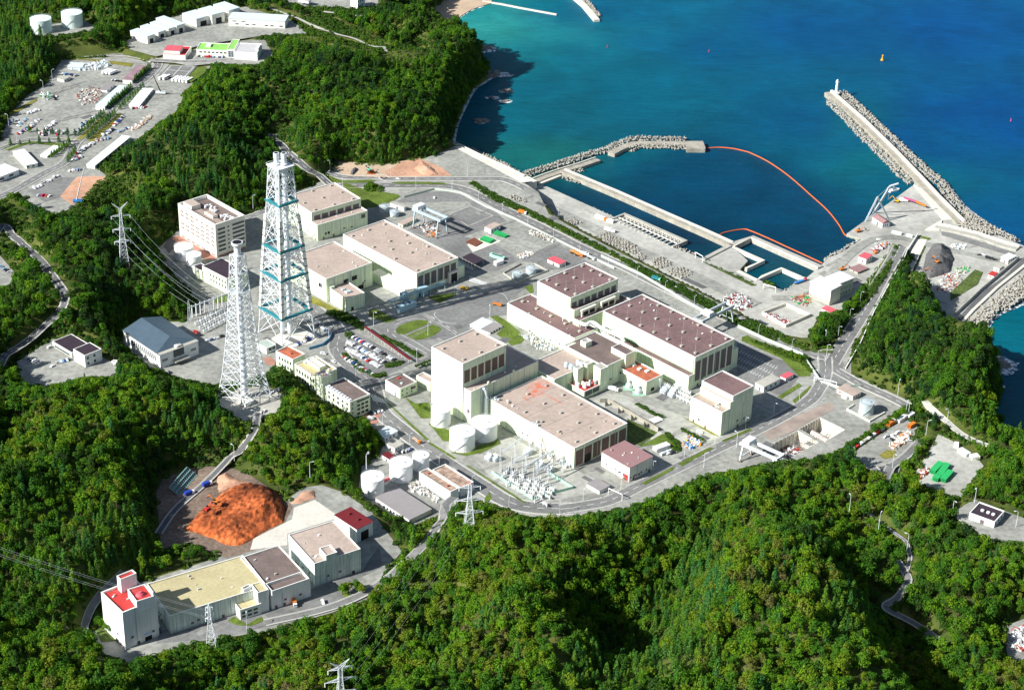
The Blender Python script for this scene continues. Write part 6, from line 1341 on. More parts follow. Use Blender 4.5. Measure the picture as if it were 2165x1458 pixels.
for a,b,n in(((700,1035),(800,1020),10),((770,985),(830,950),6),((830,930),(905,855),8),((860,975),(960,935),8),((530,1185),(600,1150),8),((560,1130),(680,1060),12),((500,1255),(610,1248),8)): row('Z1',a,b,n,20,'east of the tree avenue in the northern yard','cars east of the tree avenue',70,.8)
for a,b,n in(((250,1390),(305,1362),5),((305,1342),(372,1325),6),((375,1308),(432,1292),4),((270,1435),(370,1445),5)): row('Z1',a,b,n,20,'in the small lot beside the orange earth cut','cars beside the orange earth cut',70,.6)
for a,b,n in(((60,905),(130,880),5),((300,1000),(420,960),8),((640,900),(720,850),7),((740,1000),(840,950),9),((600,1100),(700,1045),9),((120,985),(240,930),8),((820,590),(900,600),5),((450,540),(560,560),6)): row('Z1',a,b,n,20,'scattered over the northern gravel yard','cars scattered over the northern yard',65,1.4)
row('Z1',(1440,415),(1640,425),12,22,'in front of the visitor centre','cars in front of the visitor centre',90)
row('Z1',(960,800),(1080,790),7,20,'south of the white site office','cars south of the white site office',60,1)
row('Y1',(215,1318),(262,1345),5,12,'at the left of the west car park','cars in the west car park'); row('Y1',(410,1345),(512,1322),7,12,'in the middle of the west car park','cars in the west car park'); row('Y1',(425,1185),(470,1170),2,12,'against the dark roofed guard office','cars beside the guard office',90)
row('Y1',(350,1240),(385,1225),1,12,'alone by the corner of the dark roofed guard office','cars beside the guard office',0); row('Y1',(375,1368),(395,1372),1,12,'alone in the middle of the west car park','cars in the west car park',80); row('Y1',(830,1325),(865,1375),5,12,'east of the guard office','cars east of the guard office',60)
row('Y1',(5,640),(75,690),6,14,'in the lot at the left edge of the picture','cars at the left edge of the picture',60,1); 
row('Y1',(1430,1115),(1470,1150),2,0,'beside the gymnasium','cars beside the gymnasium',20); row('Y1',(1510,1190),(1640,1150),5,0,'on the lane between gymnasium and small stack','cars near the gymnasium',0,.5); row('Y1',(1205,1430),(1250,1415),3,0,'in the shade below the gymnasium','cars near the gymnasium',80)
row('Y2',(590,1225),(670,1190),4,15,'beside the foot of the small lattice stack','cars beside the small stack',20,.5); row('Y2',(520,1370),(560,1350),2,15,'on the track below the small lattice stack','cars beside the small stack',20)
row('W4',(870,620),(1050,585),3,8,'standing alone in the store yard','cars in the store yard',20,1.5,1); row('W4',(960,655),(1000,620),2,8,'standing alone in the store yard','cars in the store yard',60,1.5,1)
row('Y6',(555,905),(640,900),4,0,'beside the lawn near the workshop','cars near the workshop',20,.5); row('V7',(640,190),(830,130),7,0,'on the verge behind the lower white tanks','cars behind the lower tanks',30,.5)
row('Y5',(1400,190),(1420,200),1,APR,'near the grey spoil heap','cars in the east yard',0); row('Y5',(1770,200),(1900,250),6,APR,'near the white quay huts','cars near the quay huts',40,1.5)
row('Z4',(500,560),(620,565),1,0,'on the bypass','cars on the road'); row('W1',(500,1020),(520,1110),3,10,'in the gap between the red roofed tower and the khaki roof store','cars by the red roofed tower',10)
for t,p,a,z,l in(('Y2',(985,932),-15,0,'white van turning at the junction below the great stack'),('Y2',(1060,990),-40,0,'car in the building shadow on the road below the great stack'),('Z4',(250,402),0,0,'car on the upper coastal road'),('W1',(1530,920),-70,10,'van in the yard of the brown roofed store'),('Y4',(1350,238),-30,0,'white car on the coastal road behind the long hall'),('Y4',(1366,278),-30,0,'black car on the coastal road behind the long hall'),('Y5',(1035,95),10,APR,'car on the harbour road near the boom'),('Z4',(1340,1075),20,0,'white box van in the gravel yard'),('Y4',(1525,1300),-30,0,'white van beside the hedge at the stepped building')):
    g=U(q1(t,p),z+.15); o=bpy.data.objects.new('van' if 'van' in l else 'car',CARM['van' if 'van' in l else 'car']); C.objects.link(o); o.location=g; o.rotation_euler.z=R_(a); o.color=(.02,.02,.025,1) if 'black' in l else (.82,.82,.82,1); tag(o,l,'van' if 'van' in l else 'car')
# lorries, buses, diggers, containers
def lorry(label,t,p,a,z,cab,load,kind='box',L=8):
    g=U(q1(t,p),z+.12); o=thing('lorry',label,'lorry',tuple(g),R_(a)); MB().box(L/2-1.9,-1.15,.6,L/2,1.15,2.6).build('cab',cab,o); MB().box(L/2-.3,-1,1.6,L/2+.03,1,2.4).build('windscreen',glass,o)
    MB().box(-L/2,-.5,.7,L/2-1.5,.5,1).build('chassis',tyre,o)
    if kind=='box': MB().box(-L/2,-1.2,1,L/2-2.1,1.2,3.4).build('load_box',load,o)
    elif kind=='mixer': MB().bar((-L/2+.3,0,2.5),(-L/2+2.6,0,2.3),.9,1.35,n=12).bar((-L/2+2.6,0,2.3),(L/2-2.3,0,2.1),1.35,.9,n=12).build('drum',load,o)
    elif kind=='tank': MB().bar((-L/2,0,2.1),(L/2-2.3,0,2.1),1.1,n=12).build('tank',load,o)
    else: MB().box(-L/2,-1.2,1,L/2-2.1,1.2,1.6).build('flatbed',load,o)
    for x in(-L/2+1,-L/2+2.3,L/2-1.1):
        for s in(-1,1): MB().bar((x,s*.8,.5),(x,s*1.18,.5),.5,n=10).build('wheel',tyre,o)
    return o
lorry('orange concrete mixer lorry, upper one in the line','Z4',(1760,1040),-35,0,orange,orange,'mixer'); lorry('orange concrete mixer lorry, lower one in the line','Z4',(1800,1060),-35,0,orange,orange,'mixer')
lorry('white lorry behind the orange mixers','Z4',(1845,1052),-20,0,whitew,steelw,'box'); lorry('grey tank lorry by the corner of the maroon roofed block','Z4',(1905,1085),-45,0,whitew,steelg,'tank')
lorry('orange and white lorry driving on the coastal road','Z4',(1315,695),-25,0,whitew,orange,'box'); lorry('yellow truck parked by the striped crossing','Z4',(815,1340),-20,0,yellow,yellow,'flat',7)
lorry('orange low vehicle on the plaza beside the reactor block','Y3',(1100,345),-25,0,orange,orange,'flat',8); lorry('white box lorry in the yard of the auxiliary building','Y4',(870,985),-25,0,whitew,whitew,'box',13)
lorry('lorry with orange load in front of the brown roofed store','W1',(1355,930),-75,10,whitew,orange,'box',7); lorry('orange vehicle on the main road bend','Y7',(485,400),-50,0,orange,sand,'flat',9)
lorry('blue boat shaped lorry trailer on the quay of the teal pool','Y5',(460,405),38,APR,redp,bluep,'flat',13); lorry('teal truck on the coastal road behind the long hall','Y4',(1205,180),-28,0,mintp,teal,'box',8); lorry('white lorry waiting by the stored tetrapods','Z5',(840,1010),-25,APR,whitew,whitew,'box',9)
lorry('white truck beside the dark road on the apron','Z4',(2065,850),-25,APR,whitew,steelw,'flat',10)
for i,(x,y,c) in enumerate([(780,535,redp),(805,538,redp),(830,542,redp)]): lorry(['left','middle','right'][i]+' lorry of three with red sides in the northern yard','Z1',(x,y),60,20,whitew,whitew,'box',12)
def bus(label,t,p,a,z,m=whitew):
    g=U(q1(t,p),z+.1); o=thing('bus',label,'bus',tuple(g),R_(a),'buses parked below the tennis court'); MB().box(-5.5,-1.25,.4,5.5,1.25,3.1).build('body',m,o); MB().box(-5.3,-1.28,1.6,5.52,1.28,2.5).build('windows',glass,o)
    for x in(-3.5,3.5): MB().bar((x,-1.3,.5),(x,1.3,.5),.5,n=10).build('wheels',tyre,o)
for i,x in enumerate((1192,1222)): bus(['left','right'][i]+' bus of the separate pair below the tennis court','Z1',(x,578),62,20)
for i,x in enumerate((1288,1313,1338,1363,1388)): bus(['leftmost','second','middle','fourth','rightmost'][i]+' bus in the row of five below the tennis court','Z1',(x,588+i*3),62,20)
def digger(label,t,p,a,z,m=orange):
    g=U(q1(t,p),z+.1); o=thing('excavator',label,'excavator',tuple(g),R_(a)); 
    for s in(-1,1): MB().box(-2.2,s*1.3-.35,0,2.2,s*1.3+.35,.9).build('track',tyre,o)
    MB().box(-2.2,-1.3,.95,1.5,1.3,2.2).build('body',m,o); MB().box(.1,.2,2.2,1.5,1.3,3.1).build('cab',glass,o)
    MB().bar((1.2,-.3,1.8),(4.6,-.3,5),.3).bar((4.6,-.3,5),(7,-.3,2.4),.25).build('boom',m,o); MB().rbox((7.1,-.3),1.2,1.2,1.2,2.4).build('bucket',panelb,o)
digger('orange excavator on the slope of the grey spoil heap','Y5',(1460,260),120,-4,orange); digger('orange excavator at the foot of the grey spoil heap','Y5',(1430,340),160,APR+1,orange); digger('red excavator left of the grey spoil heap','Y5',(1400,310),20,APR,redp)
digger('red excavator on top of the orange soil heap','W1',(815,345),60,20,redp); digger('yellow brown excavator on the ridge of the orange soil heap','W1',(865,300),150,20,orange); digger('green excavator beside the headland spoil','Z2',(765,1252),120,3,mintp)
digger('orange machine on the quay corner','Z6',(885,1215),20,APR,orange); digger('yellow excavator near the crane jib','Z6',(1165,995),150,APR,yellow); digger('orange excavator outside the harbour warehouse','Y5',(765,315),20,APR,orange)
for l,x,y,a in(('blue truck nearest the green retaining frame',705,250,40),('blue truck farther up the shaded quarry road',815,195,40)): lorry(l,'W1',(x,y),a,10,whitew,mat('blue_truck',(.02,.06,.4),.5,.05,1),'box',7)
def cont(label,t,a,b,w,h,z,m,group=None,name='container',cat='container'):
    A,Bq=U(q1(t,a),z),U(q1(t,b),z); d=Bq-A; L=d.length; o=thing(name,label,cat,(A.x,A.y,z),math.atan2(d.y,d.x),group)
    MB().box(0,-w/2,.1,L,w/2,h).build('body',m,o); e=MB()
    for k in range(int(L/1.5)+1): x=min(k*1.5,L-.1); e.box(x,-w/2-.06,.1,x+.12,w/2+.06,h+.06)
    e.build('rib',m,o); MB().box(L+.0,-w/2+.1,.2,L+.07,w/2-.1,h-.1).build('door',steelg,o)
for i in range(5): cont('green covered rack in the upper row, number %s from the left'%['one','two','three','four','five'][i],'Z4',(1075+i*20,885-i*1+i*8-10),(1110+i*20,862+i*8-5),2.2,2,0,greenp,'green racks, upper row')
for i in range(5): cont('green covered rack in the lower row, number %s from the left'%['one','two','three','four','five'][i],'Z4',(960+i*17,925+i*6),(1000+i*17,902+i*6),2.2,2,0,greenp,'green racks, lower row')
for i in range(5): cont('brown pipe bundle beside the green racks','Z4',(838+i*17,945+i*8),(905+i*15,912+i*8),1.6,1.2,0,mat('brown_pipe',(.25,.1,.06),.7,.1,1),'brown pipe bundles',name='pipe_bundle',cat='pipe bundle')
for i in range(3): cont('mint green covered load, %s of three side by side'%['upper','middle','lower'][i],'Z4',(1040+i*15,1072+i*6-18),(1130+i*15,1098+i*6-18),3,2.6,0,mat('pale_mint_tarp',(.4,.75,.6),.7,.05,1),'mint covered loads')
cont('white and green box at the end of the mint loads','Z4',(1078,1140),(1140,1118),4,3.4,0,whitew)
for l,a,b in(('left of three long green covered containers',(1330,950),(1410,868)),('middle one of three long green covered containers',(1392,985),(1468,880)),('right of three long green covered containers',(1425,1025),(1498,945)),('short green container in front of the long ones',(1355,1018),(1385,985))): cont(l,'W4',a,b,4.5,3,12,greenp)
for i,(x,y,m) in enumerate([(1130,430,whitew),(1080,440,whitew),(1040,470,whitew),(980,480,conc),(950,500,orange),(1140,520,orange)]): cont(['white site cabin farthest up the store yard','second white site cabin of the store yard','long white site cabin over the store yard','grey site cabin in the store yard','orange fronted site cabin in the store yard','orange cabin on the right side of the store yard'][i],'W4',(x-20,y+18),(x+30,y-12),3,3,8,m,name='site_cabin',cat='cabin')
for i in range(9): cont('vehicle sized crate in the line along the left edge of the store yard','W4',(560+i*38,768-i*26),(585+i*38,752-i*26),2.2,1.9,8,[whitew,steelw,redp,whitew,conc][i%5],'crates along the store yard edge',name='crate',cat='crate')
for l,a,b,m in(('white covered load nearest the dry grass bank',(1530,695),(1570,700),whitew),('long white covered load beside the container yard',(1580,740),(1660,790),whitew),('white and red covered stack at the end of the container yard',(1680,810),(1750,800),cream2)): cont(l,'W4',a,b,5,2.4,12,m,name='covered_load',cat='load')
cont('long dark red roofed bin at the end of the concrete strip','Y5',(1178,440),(1222,360),7,2.6,APR,mat('dusty_red',(.35,.13,.12),.8,.1,.5),name='storage_bin',cat='bin')
cont('first white barrier box near the harbour road bend','Y5',(1130,42),(1200,58),2,2.4,APR,whitew,name='barrier',cat='barrier'); cont('second white barrier box near the harbour road bend','Y5',(1235,66),(1280,76),2,2.4,APR,whitew,name='barrier',cat='barrier')
for i in range(6): cont('white site container along the rear apron','Z5',(735+i*25-10,885+i*9),(765+i*25-10,893+i*9),3,2.6,APR,[whitew,whitew,whitew,orange,whitew,whitew][i],'containers along the rear apron')
for i in range(4): cont('grey unit beside the workshop lawn','Y6',(545+i*20,905-i*8),(560+i*20,912-i*8),2.4,2,0,[whitew,steelg,steelw,steelg][i],'grey units near the workshop',name='generator',cat='generator')
cont('white tent roofed box on the lawn near the workshop','Y6',(500,880),(600,845),5,3,0,whitew,name='site_cabin',cat='cabin'); cont('pale slab on the paving beside the hedge','Y6',(480,665),(545,640),6,.8,0,whitew,name='slab',cat='slab')
# boat and cranes
g=U(q1('Z6',(1145,915)),SEA); o=thing('work_boat','small white and blue work boat moored under the quay crane','boat',tuple(g),R_(30)); MB().prism([(-6,-2),(4,-2),(7,0),(4,2),(-6,2)],-.5,1.5,True).build('hull',whitew,o); MB().box(-3,-1.3,1.5,1,1.3,3.4).build('cabin',ltblue,o); MB().bar((-1,0,3.4),(-1,0,7),.12).build('mast',steelw,o)
def pt(t,p,z): return U(q1(t,p),z)
O=pt('Z6',(1040,1130),APR); o=thing('quay_crane','grey steel A-frame derrick crane on the harbour quay','crane',tuple(O)); 
ap=pt('Z6',(1025,960),APR+26)-O; f1=pt('Z6',(935,1140),APR)-O; f2=pt('Z6',(1110,1130),APR)-O; f3=pt('Z6',(995,1075),APR)-O; jt=pt('Z6',(1115,880),APR+34)-O
e=MB().bar(f1,ap,.9).bar(f2,ap,.9); e.build('frame_leg',steelg,o); MB().bar(f3,ap,.5).build('frame_leg',steelg,o); MB().bar(f3,jt,.8).bar(f3+Vector((1.5,0,0)),jt+Vector((1,0,0)),.5).build('jib',steelg,o); MB().bar(ap,jt,.12).bar(jt,jt-Vector((0,0,14)),.1).build('cable',steelg,o)
e=MB().bar(jt,jt+Vector((8,2,2)),.8).bar(jt+Vector((-2,0,-2)),jt+Vector((6,3,-3)),.7); e.build('jib_head',steelw,o); MB().bar(f1,f2,.4).bar(f1,f3,.3).build('base_beam',steelg,o)
O=pt('Z6',(1215,985),APR+1); tip=pt('Z6',(1382,1025),APR+3)-O; o=thing('mobile_crane','mobile crane with its pink and orange boom laid along the quay','crane',tuple(O)); MB().box(-4,-2,0,4,2,2.2).build('carrier',whitew,o); MB().bar((0,0,3),tip*.55+Vector((0,0,2)),.9).build('boom',mat('magenta_paint',(.5,.08,.2),.5,.05,1),o); MB().bar(tip*.55+Vector((0,0,2)),tip,1.0).build('boom_tip',orange,o)
O=pt('Y1',(572,165),20); o=thing('mobile_crane','blue mobile crane with tall thin white boom in the orange earth cut','crane',tuple(O)); MB().box(-4,-1.5,.8,4,1.5,2.6).build('carrier',bluep,o); MB().box(-4,-1.6,0,4,1.6,.8).build('wheels',tyre,o); tp=U(q1('Z1',(618,1232)),20+48); MB().bar((-1,0,2.5),tp-O,.55,.3).build('boom',steelw,o)
O=pt('Z1',(1180,690),20); o=thing('mobile_crane','truck crane with dark boom raised beside the white site office','crane',tuple(O)); MB().box(-5,-1.5,.8,5,1.5,2.8).build('carrier',steelw,o); MB().box(-5,-1.6,0,5,1.6,.8).build('wheels',tyre,o); tp=U(q1('Z1',(1125,555)),20+26); MB().bar((0,0,2.5),tp-O,.6,.35).build('boom',black,o)
def gantry(label,t,a,b,z,h,sp=9,leg=(1,1),fa=7,m=steelg,box=.5):
    A,Bq=U(q1(t,a),z+h),U(q1(t,b),z+h); d=(Bq-A).xy; L=d.length; o=thing('gantry_crane',label,'gantry crane',(A.x,A.y,z),math.atan2(d.y,d.x))
    for s in(-1,1): MB().box(-3,s*sp/2-.7,h-1.2,L+3,s*sp/2+.7,h+1).build('girder',m,o)
    MB().box(-3,-sp/2,h-.8,-1.5,sp/2,h+.6).box(L+1.5,-sp/2,h-.8,L+3,sp/2,h+.6).build('end_beam',m,o); MB().box(L*box-3,-sp/2-.5,h+1,L*box+3,sp/2+.5,h+4).build('trolley_house',steelw,o)
    for x,on in((0,leg[0]),(L,leg[1])):
        if not on: continue
        for s in(-1,1):
            MB().bar((x,s*sp/2,h-1),(x,s*fa,0.8),.75,.6).build('leg',m,o); MB().rbox((x,s*fa),3.2,1.2,0,1).build('bogie',panelb,o)
        MB().bar((x,-fa*.75,3.5),(x,fa*.75,3.5),.35).build('tie_beam',m,o)
    return o
gantry('big grey gantry crane beside the rear turbine hall and dry dock','Z4',(425,650),(625,735),0,17,m=mat('blue_grey_steel',(.4,.5,.55),.5,.06,.5),box=.03)
gantry('grey gantry crane over the rails behind the long ribbed hall','Y4',(1530,465),(1730,365),0,14,sp=8,box=.25)
gantry('white gantry crane at the edge of the open dock by the woods','Y6',(1175,815),(1400,915),0,13,sp=8,m=steelw,box=.08)
# ================= SWITCHGEAR
def gear_proto():
    o=thing('switchgear','x','switchgear',(0,0,0)); MB().bar((-2.4,0,2.2),(2.4,0,2.2),.65,n=8).box(-2,-.2,0,-1.6,.2,2).box(1.6,-.2,0,2,.2,2).build('gas_tank',steelw,o)
    for x in(-1.8,0,1.8): MB().bar((x,0,2.6),(x*1.3,0,5.3),.22,.14,n=6).build('bushing',tankw,o)
    return o
def trans_proto():
    o=thing('transformer','x','transformer',(0,0,0)); MB().box(-2.6,-1.7,.3,2.6,1.7,3.6).build('tank',steelg,o); e=MB()
    for k in range(6): e.box(-2.4+k*.85,-2.5,.5,-2.1+k*.85,2.5,3.1)
    e.build('radiator',steelw,o); MB().bar((-2.2,0,4.6),(2.2,0,4.6),.55,n=8).build('oil_tank',steelw,o)
    for x in(-1.4,0,1.4): MB().bar((x,.8,3.6),(x*1.2,1.2,5.8),.28,.16,n=6).build('bushing',tankw,o)
    return o
GP,TP_=gear_proto(),trans_proto(); used={'g':0,'t':0}
def place(kind,t,p,a,lab,grp,z=0,sc=1.):
    pr=GP if kind=='g' else TP_; g=U(q1(t,p),z)
    if not used[kind]: used[kind]=1; pr.location=g; pr.rotation_euler.z=R_(a); pr.scale=(sc,)*3; pr['label']=lab; pr['group']=grp; return pr
    return dup(pr,g,R_(a),lab,grp,scale=sc)
ms=random.Random(31)
for j in range(3):
    for i in range(6): place('g','Y1',(1450+i*38+j*30,1065-i*20+j*26),43,'white switchgear bay in the substation behind the gymnasium','switchgear behind the gymnasium')
for k in range(8): 
    g=U(q1('Y1',[(1412,1010),(1442,998),(1472,985),(1572,955),(1602,942),(1632,928),(1505,975),(1540,965)][k]),0); tag(MB().bar((0,0,0),(0,0,11),.5,.4,n=8).build('insulator_post',tankw,loc=g),'tall white insulator post in the row under the line gantry','insulator','insulator posts under the line gantry')
for j in range(5):
    for i in range(7):
        if ms.random()<.12: continue
        place('g','Y7',(1075+i*45+j*-12+ms.uniform(-5,5),560+i*26+j*24),-47+90*(ms.random()<.3),'white switchgear bay in the main substation before the stained hall','switchgear in the main substation')
for k,(x,y) in enumerate([(945,515),(985,520),(1190,480),(1270,560),(1330,590)]): place('t','Y7',(x,y),-47,'transformer at the edge of the main substation','transformers in the main substation')
for j in range(4):
    a=U(q1('Y7',(1015-(-0)+j*70,600-j*-32)),0); b_=U(q1('Y7',(1200+j*70,470+j*42)),0); d=(b_-a); o=thing('line_gantry','white lattice portal gantry in the main substation','gantry',tuple(a),0,'portal gantries of the main substation'); Hh=13 if j else 17
    for s in(0,.5,1):
        e=MB()
        for dx,dy in((.8,0),(-.8,0),(0,.8),(0,-.8)): e.bar((d.x*s+dx,d.y*s+dy,0),(d.x*s+dx*.4,d.y*s+dy*.4,Hh+(5 if s==0 else 0)),.13)
        for k in range(6): e.bar((d.x*s-.7,d.y*s,k*2.1),(d.x*s+.7,d.y*s,k*2.1+2.1),.09)
        e.build('post',steelw,o)
    MB().bar((0,0,Hh),(d.x,d.y,Hh),.35).bar((0,0,Hh-1),(d.x,d.y,Hh-1),.2).build('beam',steelw,o)
for k,(x,y) in enumerate([(930,965),(985,925),(1045,960),(915,890),(1100,900),(980,1010)]): place('t','Y4',(x+420-150 if False else [1250,1290,1330,1265,1320,1350][k],[975,990,1015,1010,1035,990][k]),-47,'transformer in the yard between the long hall and the stepped building','transformers by the stepped building')
for k in range(12): place('g','Y4',(1370+(k%4)*24,985+(k%4)*12+(k//4)*34),-47,'switchgear bay against the stepped building','switchgear by the stepped building')
for k,(x,y) in enumerate([(1005,970),(1075,1010)]):
    g=U(q1('Y4',(x,y)),0); o=thing('vent_unit',['left','right'][k]+' bulb shaped grey vessel in front of the auxiliary building','vessel',tuple(g)); MB().cyl((0,0),3,0,3,14,2.6).cyl((0,0),2.6,3,5,14,1.1).cyl((0,0),1.1,5,6.5,10).build('shell',steelg,o); MB().rbox((0,0),9,9,0,.4).build('base',mat('green_floor',(.3,.5,.38),.8,.1,1),o)
# blue heat exchangers and pipe rack by the rear turbine hall
bg=mat('blue_grey_duct',(.35,.52,.6),.5,.06,.5)
P=[pt('Y3',(160,385),0),pt('Y3',(420,300),0),pt('Y3',(650,220),0)]; o=thing('pipe_rack','long pipe rack in shade along the foot of the rear turbine hall','pipe rack',tuple(P[0]))
for zz,w in((6.5,.5),(7.8,.35),(8.8,.4)): MB().tube([p-P[0]+Vector((0,0,zz)) for p in P],w,6).build('pipe',bg,o)
e=MB()
for k in range(9): c=P[0].lerp(P[2],k/8)-P[0]; e.bar((c.x,c.y,0),(c.x,c.y,9),.3)
e.build('post',bg,o)
for k,(x,y) in enumerate([(250,390),(290,375),(330,358)]): cont('blue grey cooling unit under the pipe rack','Y3',(x,y+14),(x+62,y-8),5,5.5,0,bg,'cooling units under the pipe rack',name='cooling_unit',cat='cooling unit')
for k,(x,y) in enumerate([(280,310),(350,290),(430,262)]): cont('blue grey duct box beside the pipe rack','Y3',(x,y),(x+60,y-24),5,7,0,bg,'duct boxes beside the pipe rack',name='duct_box',cat='duct')
# ================= LAMP POSTS
def lampproto(h=10):
    o=thing('lamp_post','x','lamp post',(0,0,0)); MB().bar((0,0,0),(0,0,h),.16,.1,n=6).tube([(0,0,h),(.6,0,h+.5),(1.6,0,h+.6)],.08,5).build('pole',steelw,o); MB().box(1.3,-.25,h+.45,2.5,.25,h+.68).build('lamp',steelw,o); return o
LPT=lampproto(); first=[1]
def lamps(XY,side,gap,lab,grp,z=0.,start=10,clr=None):
    Q=[Vector(p) for p in offs(XY,side,1)]; acc=start
    for a,b in zip(Q,Q[1:]):
        l=(b-a).length
        while acc<l:
            p=a.lerp(b,acc/l); acc+=gap; an=math.atan2((b-a).y,(b-a).x)+(-math.pi/2 if side>0 else math.pi/2); loc=(p.x,p.y,z if z is not None else tz(p.x,p.y))
            if not(0<PJ(loc)[0]<2165 and 0<PJ(loc)[1]<1458): continue
            if first[0]: first[0]=0; LPT.location=loc; LPT.rotation_euler.z=an; LPT['label']=lab; LPT['group']=grp
            else: dup(LPT,loc,an,lab,grp)
        acc-=l
lamps(r_main,-7,34,'pale lamp post along the coastal road','lamp posts on the coastal road'); lamps(r_front,8,36,'pale lamp post along the main front road','lamp posts on the front road'); lamps(r_se,-6.5,32,'pale lamp post along the south east perimeter road','lamp posts on the perimeter road'); lamps(r_ne,7,34,'pale lamp post along the road down to the harbour','lamp posts on the harbour road'); lamps(r_upper,5.5,36,'pale lamp post along the upper road','lamp posts on the upper road')
for t,x,y,z,l in(('Y3',505,605,0,'lamp post standing on the oval lawn'),('Y3',410,830,0,'lamp post at the corner of the hedge below the oval lawn'),('Y3',730,270,0,'lamp post on the lawn before the rear turbine hall door'),('Y3',1035,450,0,'lamp post on the plaza near the grey roofed shed'),('Y3',40,520,0,'lamp post in the shade by the dark lawn'),('Y6',540,470,0,'lamp post at the corner of the auxiliary building'),('Y6',860,1000,0,'lamp post near the junction above the wood'),('Y6',1100,850,0,'lamp post nearest the stepped building corner'),('W1',1060,1090,10,'lamp post on the small lawn before the khaki roofed store'),('W1',1800,90,8,'tall mast left of the lower tanks'),('W1',1450,145,24,'lamp mast in the woods above the white concrete yard'),('Y7',163,580,6,'mast beside the leftmost lower tank'),('W4',970,900,14,'tall mast at the store yard entrance'),('W4',1275,600,14,'mast among the trees by the store yard'),('W4',1465,490,14,'tall pole on the coast track'),('W4',1020,235,6,'pole with crossarms at the edge of the eastern wood'),('W4',1088,430,8,'left one of two poles behind the site cabins'),('W4',1113,430,8,'right one of two poles behind the site cabins'),('W4',580,1290,26,'power pole at the bend of the hill track'),('W4',845,1450,30,'power pole halfway down the hill track'),('W3',1545,530,26,'power pole above the sharp road bend'),('W4',1715,1210,22,'pole behind the pump house'),('W4',2090,1430,22,'pole right of the pump house'),('W4',1510,1330,24,'pole left of the pump house'),('W5',1720,950,20,'mast beside the shaded quarry road'),('W5',1875,690,16,'lamp post on the track below the small stack'),('Y5',640,850,2,'pole in front of the small wood by the junction'),('Z1',320,680,22,'mast at the left edge of the northern yard'),('Z1',125,1050,20,'lamp post by the western avenue bend'),('Z1',65,930,20,'lamp post in the shade left of the northern yard'),('Z1',385,600,22,'mast at the tree line of the northern yard'),('Z3',790,570,6,'mast at the corner of the office building road'),('Y4',1225,1000,0,'lamp post between the transformers and the auxiliary building'),('Z5',405,915,APR,'tall white post beside the small stack of tetrapods')):
    dup(LPT,U(q1(t,(x,y)),z),ms.uniform(0,6),l,'single lamp posts and masts',scale=1.2)
# vehicle gate frames on the main road, fences
wall_run('pale green mesh fence round the main substation',q('Y7',960,600,1220,770,1480,700,1330,610),0,2.2,.12,mat('green_fence',(.35,.6,.48),.7,.1,1),'fence','fence')
wall_run('pale fence between the coastal road and the long hall',q('Y4',800,10,1100,150,1400,330,1560,420,1640,450),0,2.4,.12,mat('pale_fence',(.5,.56,.5),.7,.1,1),'fence','fence')
wall_run('pale double fence at the security gate junction',q('Y5',0,735,200,830,470,940,600,1130,740,1190,900,1170),0,2.6,.3,mat('pale_fence',(.5,.56,.5),.7,.1,1),'fence','fence')
wall_run('pale fence between the rear gravel yard and the coastal road',q('Z4',300,560,560,490,780,520,1000,640,1240,740,1700,970,2100,1170),0,1.8,.15,mat('pale_fence',(.5,.56,.5),.7,.1,1),'fence','fence')
wall_run('white guard rail on the harbour side of the road to the quay',q('Y5',790,1040,900,850,1000,620,1100,440,1220,230,1250,150),.1,1.1,.6,whitew,'guard_rail','guard rail')
for l,t,a,b,h in(('white frame of the security gate over the perimeter road','Y5',(560,1140),(720,1180),5),('white frame of the lower vehicle gate','Y6',(160,1195),(260,1240),5),('white frame beside the harbour pool gate','Y5',(185,455),(275,480),5),('white gate frame at the corner of the inner basin','Z5',(1580,1240),(1640,1275),6)):
    z=0 if t!='Z5' and h<6 and 'pool' not in l else APR
    A=pt(t,a,z);Bq=pt(t,b,z); d=Bq-A; o=thing('gate_frame',l,'gate',tuple(A)); 
    for s in(0,1): MB().bar(d*s,d*s+Vector((0,0,h)),.35).build('post',whitew,o)
    MB().bar((0,0,h),d+Vector((0,0,h)),.35).build('beam',whitew,o)
# green retaining frame in the quarry
fr=mat('green_frame',(.2,.35,.33),.7,.1,.5); A,Bq=pt('W1',(640,255),10),pt('W1',(750,130),10); d=Bq-A; o=thing('retaining_frame','blue green honeycomb retaining frame on the quarry slope','retaining frame',tuple(A)); n_=Vector((-d.y,d.x,0)).normalized(); e=MB()
for r in range(4):
    off=n_*(r*2.4)+Vector((0,0,r*1.7)); e.bar(off,d+off,.5)
    if r<3:
        for k in range(13): c=d*(k/12)+off; e.bar(c,c+n_*2.4+Vector((0,0,1.7)),.4)
e.build('frame',fr,o); MB().add([(0,0,0),tuple(d),tuple(d+n_*7.4+Vector((0,0,5.2))),tuple(n_*7.4+Vector((0,0,5.2)))],[(0,1,2,3)]).build('backing',greysoil,o)
